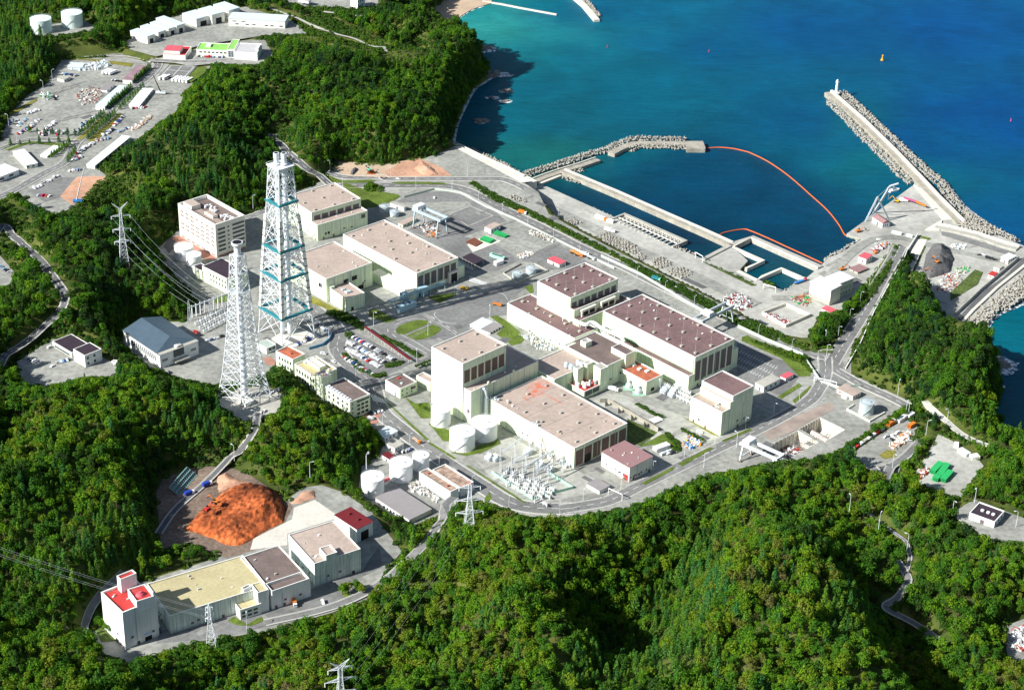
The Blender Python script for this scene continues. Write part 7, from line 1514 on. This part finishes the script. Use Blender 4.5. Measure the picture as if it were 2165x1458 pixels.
# ================= VEGETATION
def folmat(name,base,spread=.35):
    m,t,b=newmat(name); N=t.nodes;L=t.links
    oi=N.new('ShaderNodeObjectInfo'); g=N.new('ShaderNodeNewGeometry')
    n=N.new('ShaderNodeTexNoise'); n.inputs['Scale'].default_value=.011; n.inputs['Detail'].default_value=5; n.inputs['Roughness'].default_value=.6; L.new(g.outputs['Position'],n.inputs['Vector'])
    a=N.new('ShaderNodeMath'); a.operation='MULTIPLY_ADD'; L.new(oi.outputs['Random'],a.inputs[0]); a.inputs[1].default_value=.36
    sp_=N.new('ShaderNodeSeparateXYZ'); L.new(g.outputs['Position'],sp_.inputs[0]); my=N.new('ShaderNodeMapRange'); my.inputs[1].default_value=1350; my.inputs[2].default_value=950; my.inputs[3].default_value=-.24; my.inputs[4].default_value=-.11; L.new(sp_.outputs[1],my.inputs[0]); L.new(my.outputs[0],a.inputs[2])
    s=N.new('ShaderNodeMath'); L.new(n.outputs[0],s.inputs[0]); L.new(a.outputs[0],s.inputs[1])
    r=N.new('ShaderNodeValToRGB'); cr=r.color_ramp; els=base
    cr.elements[0].position=els[0][0]; cr.elements[0].color=(*els[0][1],1); cr.elements[1].position=els[-1][0]; cr.elements[1].color=(*els[-1][1],1)
    for p,c in els[1:-1]: e=cr.elements.new(p); e.color=(*c,1)
    L.new(s.outputs[0],r.inputs[0])
    n2=N.new('ShaderNodeTexNoise'); n2.inputs['Scale'].default_value=.9; n2.inputs['Detail'].default_value=2; L.new(g.outputs['Position'],n2.inputs['Vector'])
    mr=N.new('ShaderNodeMapRange'); mr.inputs[1].default_value=.3; mr.inputs[2].default_value=.7; mr.inputs[3].default_value=.6; mr.inputs[4].default_value=1.45; L.new(n2.outputs[0],mr.inputs[0])
    v=N.new('ShaderNodeVectorMath'); v.operation='SCALE'; L.new(r.outputs[0],v.inputs[0]); L.new(mr.outputs[0],v.inputs['Scale']); L.new(v.outputs[0],b.inputs['Base Color'])
    b.inputs['Roughness'].default_value=.75; b.inputs['Specular IOR Level'].default_value=.12
    tr=N.new('ShaderNodeBsdfTranslucent'); L.new(v.outputs[0],tr.inputs[0]); mxs=N.new('ShaderNodeMixShader'); mxs.inputs[0].default_value=.38; L.new(b.outputs[0],mxs.inputs[1]); L.new(tr.outputs[0],mxs.inputs[2]); L.new(mxs.outputs[0],N['Material Output'].inputs[0]); return m
leafm=folmat('broad_leaves',[(.2,(.02,.06,.018)),(.34,(.05,.105,.012)),(.42,(.045,.145,.014)),(.52,(.075,.195,.012)),(.62,(.125,.26,.012)),(.74,(.16,.23,.014)),(.9,(.16,.14,.06))])
conm=folmat('conifer_needles',[(.2,(.02,.09,.03)),(.42,(.05,.17,.025)),(.6,(.13,.25,.02)),(.8,(.04,.17,.045))])
bushm=folmat('shrub_leaves',[(.2,(.04,.09,.015)),(.5,(.075,.16,.02)),(.8,(.14,.2,.03))])
def crown(kind,seed,h,r):
    rr=random.Random(seed); mb=MB()
    def leaf(c,nrm,s):
        n=(nrm+Vector((rr.gauss(0,.55),rr.gauss(0,.55),rr.gauss(0,.45)))).normalized(); a=n.orthogonal().normalized(); a.rotate(Matrix.Rotation(rr.uniform(0,6.28),3,n)); b=n.cross(a); k=rr.uniform(.5,.85)
        p=[c+a*s,c+b*s*k+n*s*.15,c-a*s,c-b*s*k-n*s*.1]; mb.add(p,[(0,1,2,3)])
    if kind=='broad':
        base=h*.34; L=[(Vector((0,0,base+h*.3)),r*.78,h*.33)]
        for i in range(rr.randint(5,7)):
            a=rr.uniform(0,6.28); d=r*rr.uniform(.35,.62); L.append((Vector((d*math.cos(a),d*math.sin(a),base+h*rr.uniform(.12,.42))),r*rr.uniform(.38,.55),h*rr.uniform(.14,.22)))
        for c,a,b in L:
            for i in range(int(105*(a/r+.15))):
                z=rr.uniform(-.45,1); t=rr.uniform(0,6.28); q_=math.sqrt(max(0,1-z*z)); d=Vector((q_*math.cos(t),q_*math.sin(t),z)); k=rr.uniform(.82,1.08); leaf(c+Vector((d.x*a,d.y*a,d.z*b))*k,d,rr.uniform(.5,.95)*r/5.4)
    elif kind=='conifer':
        n=9
        for i in range(n):
            z=h*(.14+.86*i/n); rad=r*(1-i/n)**.85+.25; cnt=int(12+26*rad/r)
            for j in range(cnt):
                t=rr.uniform(0,6.28); k=rr.uniform(.5,1.08); d=Vector((math.cos(t),math.sin(t),.55)); leaf(Vector((rad*k*math.cos(t),rad*k*math.sin(t),z+(1-k)*h*.07+rr.uniform(-.3,.3))),d,rr.uniform(.55,.95)*r/3.8)
        leaf(Vector((0,0,h)),Vector((1,0,.3)),.5)
    elif kind=='pine':
        for i in range(7):
            a=rr.uniform(0,6.28); d=r*rr.uniform(.15,.7); z=h*(.45+.08*i); d*=1-.08*i; c=Vector((d*math.cos(a),d*math.sin(a),z)); s=r*rr.uniform(.4,.6)
            for j in range(64): t=rr.uniform(0,6.28); k=math.sqrt(rr.random()); leaf(c+Vector((s*k*math.cos(t),s*k*math.sin(t),(1-k)*s*.35)),Vector((math.cos(t)*.4*k,math.sin(t)*.4*k,1)),rr.uniform(.4,.8)*r/5)
    else:
        for i in range(60):
            z=rr.uniform(0,1); t=rr.uniform(0,6.28); q_=math.sqrt(1-z*z); d=Vector((q_*math.cos(t),q_*math.sin(t),z)); leaf(Vector((d.x*r,d.y*r,d.z*h)),d,rr.uniform(.35,.6))
    me=bpy.data.meshes.new('crown'); me.from_pydata(mb.v,[],mb.f); me.materials.append({'conifer':conm,'bush':bushm}.get(kind,leafm)); me.update(); return me
def trunkmesh(h,r,kind):
    mb=MB().bar((0,0,-1.5),(0,0,h*.5),.28,.2,n=6)
    if kind!='conifer':
        for i in range(4): a=i*1.6+.3; mb.bar((0,0,h*.38),(r*.5*math.cos(a),r*.5*math.sin(a),h*.66),.14,.06,n=5)
        mb.bar((0,0,h*.5),(0.2,0.1,h*.85),.2,.06,n=5)
    else: mb.bar((0,0,h*.5),(0,0,h*.97),.2,.04,n=5)
    me=bpy.data.meshes.new('trunk'); me.from_pydata(mb.v,[],mb.f); me.materials.append(bark); return me
KINDS=[('broad',10,3.8),('broad',11,4.1),('broad',9.5,3.6),('broad',10.5,3.5),('conifer',12.5,2.4),('conifer',11.5,2.2),('pine',11,3.7),('pine',10,3.5),('bush',1.7,1.6),('bush',1.4,1.9),('conifer',6,1.5)]
PCOL=bpy.data.collections.new('tree_kinds'); CR_,TR_=[],[]
for i,(k,h,r) in enumerate(KINDS):
    me=crown(k,40+i,h,r); CR_.append(me); tm=trunkmesh(h,r,k) if k!='bush' else None; TR_.append(tm)
    # one mesh (trunk and crown) for the scattered mass
    bm=bmesh.new(); bm.from_mesh(me)
    j=me.copy(); 
    if tm:
        j=bpy.data.meshes.new('tree'); off=len(me.vertices); vs=[v.co[:] for v in me.vertices]+[v.co[:] for v in tm.vertices]; fs=[tuple(p.vertices) for p in me.polygons]+[tuple(x+off for x in p.vertices) for p in tm.polygons]
        j.from_pydata(vs,[],fs); j.materials.append(me.materials[0]); j.materials.append(bark); j.polygons.foreach_set('material_index',[0]*len(me.polygons)+[1]*len(tm.polygons)); j.update()
    bm.free(); ob=bpy.data.objects.new('k%02d'%i,j); PCOL.objects.link(ob)
def scatter(name,label,cat,pts,only=None):
    """pts: x,y,z,rot,scale,kind -> geometry nodes instances"""
    me=bpy.data.meshes.new(name); A=np.array(pts); me.from_pydata(A[:,:3].tolist(),[],[])
    a=me.attributes.new('rot','FLOAT','POINT'); a.data.foreach_set('value',A[:,3].astype(np.float32)); rs_=np.random.RandomState(len(A)); s3=A[:,4:5]*rs_.uniform(.8,1.22,(len(A),3)); a=me.attributes.new('size','FLOAT_VECTOR','POINT'); a.data.foreach_set('vector',s3.astype(np.float32).ravel())
    a=me.attributes.new('pick','INT','POINT'); a.data.foreach_set('value',A[:,5].astype(np.int32))
    o=bpy.data.objects.new(name,me); C.objects.link(o); tag(o,label,cat,kind='stuff')
    ng=bpy.data.node_groups.new(name,'GeometryNodeTree'); ng.interface.new_socket('Geometry',in_out='INPUT',socket_type='NodeSocketGeometry'); ng.interface.new_socket('Geometry',in_out='OUTPUT',socket_type='NodeSocketGeometry')
    N=ng.nodes;L=ng.links; i=N.new('NodeGroupInput'); out=N.new('NodeGroupOutput'); ip=N.new('GeometryNodeInstanceOnPoints'); ci=N.new('GeometryNodeCollectionInfo'); ci.inputs['Collection'].default_value=PCOL; ci.inputs['Separate Children'].default_value=True; ci.inputs['Reset Children'].default_value=True
    mp=N.new('GeometryNodeMeshToPoints'); L.new(i.outputs[0],mp.inputs['Mesh']); L.new(mp.outputs[0],ip.inputs['Points']); L.new(ci.outputs[0],ip.inputs['Instance']); ip.inputs['Pick Instance'].default_value=True
    def na(nm,ty): x=N.new('GeometryNodeInputNamedAttribute'); x.data_type=ty; x.inputs['Name'].default_value=nm; return x.outputs['Attribute']
    L.new(na('pick','INT'),ip.inputs['Instance Index']); cx=N.new('ShaderNodeCombineXYZ'); L.new(na('rot','FLOAT'),cx.inputs[2]); L.new(cx.outputs[0],ip.inputs['Rotation']); L.new(na('size','FLOAT_VECTOR'),ip.inputs['Scale']); L.new(ip.outputs[0],out.inputs[0])
    md=o.modifiers.new('scatter','NODES'); md.node_group=ng; return o
# where trees may not stand (picture outlines of clear ground, at whatever height)
def grow(p): return p
CLEARQ=[[(a,b) for a,b in p] for n,z,p,m in PADS]
CLEARX=[q('Z4',0,0,1,1,2,2)]
EXTRA=[[(590,255),(625,262),(600,290),(690,385),(660,395),(575,300)],q('Y1',20,190,100,170,250,300,270,440,200,440,110,330,20,330),[(620,60),(820,110),(840,100),(780,70),(660,20)],[(400,320),(440,300),(470,325),(430,345)],q('Y1',1160,430,1000,340,1300,230,1310,400),q('Z2',160,0,500,0,740,0,740,70,420,60,300,10),
 q('Z2',1150,60,1500,0,1600,0,1340,160,1200,160),[(375,470),(345,500),(335,560),(400,640),(415,620),(360,560),(370,500)],q('Y1',610,120,700,40,900,10,940,60,800,120,740,200,700,260),q('W1',500,180,620,160,700,280,560,480,490,420),[(205,375),(300,365),(250,440),(150,450),(120,440)]]
EXTRA+=[q('Y2',600,1000,650,900,1000,1100,1330,1240,1340,1400,1190,1440,930,1300,700,1130),[(1900,370),(2165,490),(2165,600),(2025,700),(2018,670),(2005,630),(1960,585),(1935,560),(1925,520),(1850,520),(1780,540)],[(950,300),(1120,360),(1160,400),(1320,450),(1480,540),(1640,640),(1720,720),(1690,735),(1500,640),(1300,540),(1130,450),(1060,400),(940,345)]]
rw=np.random.RandomState(17)
SP=3.5; xs=np.arange(-640,640,SP); ys=np.arange(820,2300,SP); TX,TY=np.meshgrid(xs,ys); TX=TX+rw.uniform(-.42,.42,TX.shape)*SP; TY=TY+rw.uniform(-.42,.42,TX.shape)*SP; TX=TX.ravel();TY=TY.ravel()
gsl=np.hypot(*np.gradient(HGT,STEP)); si_=np.clip(((TY-Y0)/STEP).astype(int),0,len(gy)-1); sj_=np.clip(((TX-X0)/STEP).astype(int),0,len(gx)-1)
ok=pip(TX,TY,landpoly)&(pdist(TX,TY,landpoly)>2)&(rw.rand(len(TX))<.54*np.sqrt(1+1.6*gsl[si_,sj_]**2))
def inside_world(p,extra=0):
    i=pip(TX,TY,p)
    if extra: i|=pdist(TX,TY,p)<extra
    return i
for n,z,p,m in PW: ok&=~inside_world(p,2.5)
for XY,w in ROADLINES: ok&=~(pdist(TX,TY,XY,closed=False)<w/2+2.5)
TX,TY=TX[ok],TY[ok]
a=(TX-X0)/STEP;b=(TY-Y0)/STEP; ii=np.clip(a.astype(int),0,len(gx)-2); jj=np.clip(b.astype(int),0,len(gy)-2); u=a-ii;v=b-jj
TZ=(HGT[jj,ii]*(1-u)+HGT[jj,ii+1]*u)*(1-v)+(HGT[jj+1,ii]*(1-u)+HGT[jj+1,ii+1]*u)*v
def PJn(X,Y,Z):
    fw=np.array(Fw);cr=np.array(CR);cu=np.array(CU); P=np.stack([X,Y,Z-H],1); d=P@fw; return 1082.5+F_PX*(P@cr)/d,729-F_PX*(P@cu)/d,d
PXx,PYy,DD=PJn(TX,TY,TZ)
vis=(PXx>-230)&(PXx<2400)&(PYy>-120)&(PYy<1640)&(TZ>SEA+2)
for poly in EXTRA: vis&=~pip(PXx,PYy,poly)
TX,TY,TZ,PXx,PYy,DD=[k[vis] for k in(TX,TY,TZ,PXx,PYy,DD)]
nz=vnoise(TX,TY,38,8)+.5; nz2=vnoise(TX,TY,22,9)+.5; n=len(TX); rk=rw.rand(n)
CONZ=[[(1180,1458),(1290,1330),(1400,1230),(1480,1130),(1540,1120),(1530,1260),(1480,1340),(1440,1458)],[(1720,1250),(1800,1250),(1860,1330),(1760,1380)],[(60,1250),(200,1080),(320,1060),(330,1180),(180,1250)],[(240,330),(380,260),(560,330),(560,420),(420,430)],[(-20,0),(120,0),(130,120),(60,180),(-20,200)],[(300,900),(480,860),(460,930),(320,960)]]
con=np.zeros(n,bool)
for p in CONZ: con|=pip(PXx,PYy,p)
con=(con&(rk<.85))|((nz>.72)&(rk<.5))|(rk<.12)
pine=(~con)&((nz2>.55)&(rw.rand(n)<.7)); kind=np.where(con,4+rw.randint(0,2,n),np.where(pine,6+rw.randint(0,2,n),rw.randint(0,4,n)))
SCB=[[(560,60),(640,40),(840,110),(900,60),(930,130),(860,140),(780,130),(620,100)],q('Y1',0,300,140,350,260,300,300,500,140,560,0,500),q('Y5',790,1010,930,780,960,900,900,1060,1200,1200,1200,1260,1050,1220),q('Y1',1000,300,1180,430,1300,400,1290,220)]
scb=np.zeros(n,bool)
for p in SCB: scb|=pip(PXx,PYy,p)
size=rw.choice([.62,.78,.92,1.08,1.3],n,p=[.22,.32,.26,.14,.06])*rw.uniform(.9,1.1,n)*np.where(con,.95,1.)*np.where(scb,.5,1)*(1+.12*(nz-.5))
edge=np.full(n,1.)
for nme,z,p,m in PW:
    if z>5 or True: d_=pdist(TX,TY,p); edge=np.where(d_<9,np.minimum(edge,.66+.034*np.clip(d_,0,9)),edge)
size*=edge
hk=np.array([k[1] for k in KINDS])[kind]*size
TPX,TPY,_=PJn(TX,TY,TZ+hk*.8)
bad=np.zeros(n,bool)
for poly in CLEARQ+EXTRA: bad|=pip(TPX,TPY,poly)
TXl=[TX,TY,TZ,PXx,PYy,DD,kind,size,scb]; TX,TY,TZ,PXx,PYy,DD,kind,size,scb=[k[~bad] for k in TXl]; n=len(TX)
pts=np.stack([TX,TY,TZ-.2,rw.uniform(0,6.28,n),size,kind],1)
# the largest in the picture stand as trees of their own
inpic=(PXx>5)&(PXx<2160)&(PYy>20)&(PYy<1480); key=np.where(inpic&~scb,DD/(size),1e9); order=np.argsort(key)[:290]
kn={'broad':('broadleaf_tree','broadleaf tree with rounded green crown in the nearest wooded slope'),'conifer':('conifer_tree','narrow pointed conifer in the nearest wooded slope'),'pine':('pine_tree','flat layered pine in the nearest wooded slope')}
for i in order:
    k=int(kind[i]); K=KINDS[k][0]; nm,lb_=kn[K]; o=thing(nm,lb_,'tree',tuple(pts[i,:3]),float(pts[i,3]),f'nearest {nm.replace("_"," ")}s of the wood'); o.scale=tuple(float(size[i])*rw.uniform(.82,1.2) for _ in range(3))
    for nme,me in(('trunk',TR_[k]),('crown',CR_[k])): c=bpy.data.objects.new(nme,me); C.objects.link(c); c.parent=o
mask=np.ones(n,bool); mask[order]=False
scatter('forest','dense mixed wood covering the hills around the plant','forest',pts[mask])
print('forest trees',n)
# low growth everywhere the wood leaves the ground open
SP=3.4; xs=np.arange(-640,640,SP); ys=np.arange(820,2300,SP); BX,BY=np.meshgrid(xs,ys); BX=(BX+rw.uniform(-.45,.45,BX.shape)*SP).ravel();BY=(BY+rw.uniform(-.45,.45,BY.shape)*SP).ravel()
k_=pip(BX,BY,landpoly); BX,BY=BX[k_],BY[k_]
ti=np.round((TX+700)/8).astype(int);tj=np.round((TY-700)/8).astype(int); occ=np.zeros((220,260),bool)
occ[np.clip(tj,0,219),np.clip(ti,0,259)]=True
k_=(rw.rand(len(BX))<np.clip((gsl[np.clip(((BY-Y0)/STEP).astype(int),0,len(gy)-1),np.clip(((BX-X0)/STEP).astype(int),0,len(gx)-1)]-.55)*1.5,0,1))|~occ[np.clip(np.round((BY-700)/8).astype(int),0,219),np.clip(np.round((BX+700)/8).astype(int),0,259)]; BX,BY=BX[k_],BY[k_]
BZ=np.array([tz(a,b) for a,b in zip(BX,BY)]); bpx,bpy_,_=PJn(BX,BY,BZ); k_=(bpx>-100)&(bpx<2265)&(bpy_>-60)&(bpy_<1560)&(BZ>SEA+1.5)
for nm_,z_0,p,m_ in PW: k_&=~pip(BX,BY,p)
for XY,w in ROADLINES: k_&=~(pdist(BX,BY,XY,closed=False)<w/2+1.2)
for poly in EXTRA[-2:]+[[(930,280),(1190,375),(1180,420),(920,330)]]: k_&=~pip(bpx,bpy_,poly)
BX,BY,BZ=BX[k_],BY[k_],BZ[k_]; nb=len(BX); print('bushes',nb)
scatter('undergrowth','low bushes and grass clumps on the open slopes and verges','undergrowth',np.stack([BX,BY,BZ-.15,rw.uniform(0,6.28,nb),rw.uniform(.7,1.9,nb),8+rw.randint(0,2,nb)],1))
# undergrowth, hedges, shrub belts
def shrubs(t,polys,z,sp,name,label,kinds=(8,9),sz=(.7,1.3),seed=5,roadclear=None):
    r=np.random.RandomState(seed); out=[]
    for poly in polys:
        P=[U(p,z if z is not None else 0) for p in q(t,*poly)]; pl=[(p.x,p.y) for p in P]; x=np.arange(min(p[0] for p in pl),max(p[0] for p in pl),sp); y=np.arange(min(p[1] for p in pl),max(p[1] for p in pl),sp); X,Y=np.meshgrid(x,y); X=(X+r.uniform(-.4,.4,X.shape)*sp).ravel();Y=(Y+r.uniform(-.4,.4,Y.shape)*sp).ravel(); i=pip(X,Y,pl)
        for a,b in zip(X[i],Y[i]): out.append((a,b,max(tz(a,b),z if z is not None and z>-9 and tz(a,b)>z-1.2 else -30)-.1,r.uniform(0,6.28),r.uniform(*sz),kinds[r.randint(len(kinds))]))
    return scatter(name,label,'shrubs',out)
shrubs('Z4',[(870,440,900,425,1100,540,1400,680,1700,830,2000,980,2120,1040,2120,1075,1980,1010,1700,870,1400,725,1200,640,1050,570)],0,1.9,'shrub_belt','belt of green shrubs between the coastal road and the harbour apron')
shrubs('Y4',[(880,0,1000,30,1200,130,1400,230,1600,330,1700,400,1990,560,2083,620,2083,650,1900,560,1650,430,1400,290,1100,130)],0,1.9,'shrub_belt','belt of green shrubs behind the long ribbed hall',seed=6)
shrubs('Y5',[(60,690,130,690,470,860,520,905,480,905,250,800),(950,470,1010,380,1060,330,1160,130,1170,150,1080,370,1000,490,860,640,800,700,810,600,900,500),(60,820,200,860,520,960,560,1060,520,1060,470,1000,300,940)],0,2.1,'shrub_belt','scattered shrubs on the verges around the north east junction',seed=7)
shrubs('Y3',[(85,600,110,600,460,780,440,800,360,760,90,610)],0,1.8,'hedge','clipped hedge beside the covered walkway',seed=8,sz=(.9,1.2))
shrubs('Y6',[(355,535,375,525,580,635,560,650),(685,715,700,708,870,800,850,820),(570,750,600,740,690,830,690,890,640,870,640,830)],0,1.5,'hedge','clipped hedges in the yard between stained hall and stepped building',seed=9,sz=(.6,.9))
shrubs('Y2',[(1140,780,1190,770,1200,800,1150,830),(1120,930,1140,920,1250,1010,1370,1080,1450,1060,1450,1090,1370,1110,1230,1040),(1440,1010,1560,980,1570,1000,1450,1040),(1050,600,1180,650,1270,700,1270,760,1100,680,1000,630)],0,1.9,'hedge','clipped shrubs around the edge of the staff car park',seed=10,sz=(.6,1.2))
shrubs('Z4',[(-30,460,50,450,110,490,60,510,-20,500)],0,2.6,'hedge','dark shrubs on the lawn behind the rear hall',seed=11,sz=(1.2,2.2))
shrubs('Z5',[(1650,1270,1680,1270,2000,1410,2106,1460,2090,1475,1990,1430)],APR,1.9,'shrub_belt','low weeds along the apron edge by the harbour pool',seed=12,sz=(.4,.8))
# planted young trees, each a tree of its own
yt=[0]
def saplings(t,a,b,n,z,lab,grp,k=10,s=(.8,1.25)):
    for i in range(n):
        f=(i+.5)/n; p=(a[0]+(b[0]-a[0])*f+ms.uniform(-2,2),a[1]+(b[1]-a[1])*f+ms.uniform(-2,2)); g=U(q1(t,p),z); o=thing('young_conifer' if k==10 else 'young_tree',lab,'tree',tuple(g),ms.uniform(0,6),grp); o.scale=(ms.uniform(*s),)*3
        for nme,me in(('trunk',TR_[k]),('crown',CR_[k])): c=bpy.data.objects.new(nme,me); C.objects.link(c); c.parent=o
saplings('Z1',(790,800),(970,650),12,20,'young conifer beside the long white shed in the northern yard','young conifers beside the long white shed',s=(1.1,1.5))
saplings('Z1',(985,610),(1110,500),9,20,'young conifer behind the purple striped shed','young conifers behind the striped shed',s=(1.1,1.5))
saplings('Z1',(580,1000),(770,840),11,20,'young conifer on the left side of the avenue','young conifers, left side of the avenue',s=(1.,1.5))
saplings('Z1',(640,1030),(850,840),13,20,'young conifer in the middle strip of the avenue','young conifers, middle of the avenue',s=(1.,1.5)); saplings('Z1',(870,810),(1060,640),10,20,'young conifer on the upper part of the avenue','young conifers, upper avenue',s=(.9,1.3))
saplings('Z1',(190,970),(580,1000),7,20,'young conifer between the yard and the western avenue','young conifers along the western avenue',s=(.9,1.4)); saplings('Z1',(40,1070),(540,1040),7,20,'young conifer on the south side of the western avenue','young conifers south of the western avenue',s=(.9,1.4))
saplings('Z1',(370,1160),(520,1060),8,20,'young conifer beside the narrow white shed','young conifers beside the narrow white shed',s=(.9,1.3)); saplings('Z1',(490,1200),(560,1110),5,20,'young conifer at the lower end of the avenue','young conifers at the lower end of the avenue',s=(.9,1.3))
saplings('Y5',(380,960),(500,990),4,0,'bushy round tree beside the security gate','bushy trees by the security gate',0,(.5,.75)); saplings('Y5',(540,880),(680,850),8,1,'tree in the small wood beside the harbour junction','trees of the small junction wood',1,(.6,.9)); saplings('Y5',(520,800),(780,700),9,1,'dark tree in the small wood beside the harbour junction','dark trees of the small junction wood',2,(.7,1.)); saplings('Y5',(600,740),(720,700),5,1,'dark tree at the top of the small junction wood','upper trees of the small junction wood',3,(.7,.95))
saplings('Y2',(1020,640),(1080,660),2,0,'small round tree by the shaded lane','small trees by the shaded lane',2,(.4,.5)); saplings('Y2',(1700,1030),(1760,1020),3,0,'small round tree by the gatehouse road','small trees by the gatehouse',2,(.3,.45)); saplings('Y3',(395,890),(530,840),6,0,'small tree between the gatehouse and the reactor block','small trees beside the reactor block',2,(.35,.5))
saplings('Z4',(-10,490),(60,480),3,0,'dark round tree on the lawn behind the rear hall','trees on the rear lawn',2,(.5,.7))
saplings('Y4',(1960,560),(2070,600),3,0,'low tree on the verge behind the parking bays','verge trees behind the parking bays',2,(.3,.4))
saplings('Y7',(500,185),(545,215),3,0,'round tree on the lawn beside the left white tank','trees beside the left white tank',3,(.35,.5))
for a,b,n in(((1640,870),(1700,850),3),((1720,840),(1790,870),3)): saplings('W1',a,b,n,10,'spreading tree on the traffic island of the southern valley','trees on the valley traffic island',0,(.7,.9))
saplings('W1',(120,1060),(230,1120),4,10,'yellowish tree beside the red roofed tower','yellowish trees by the red roofed tower',3,(.5,.8))
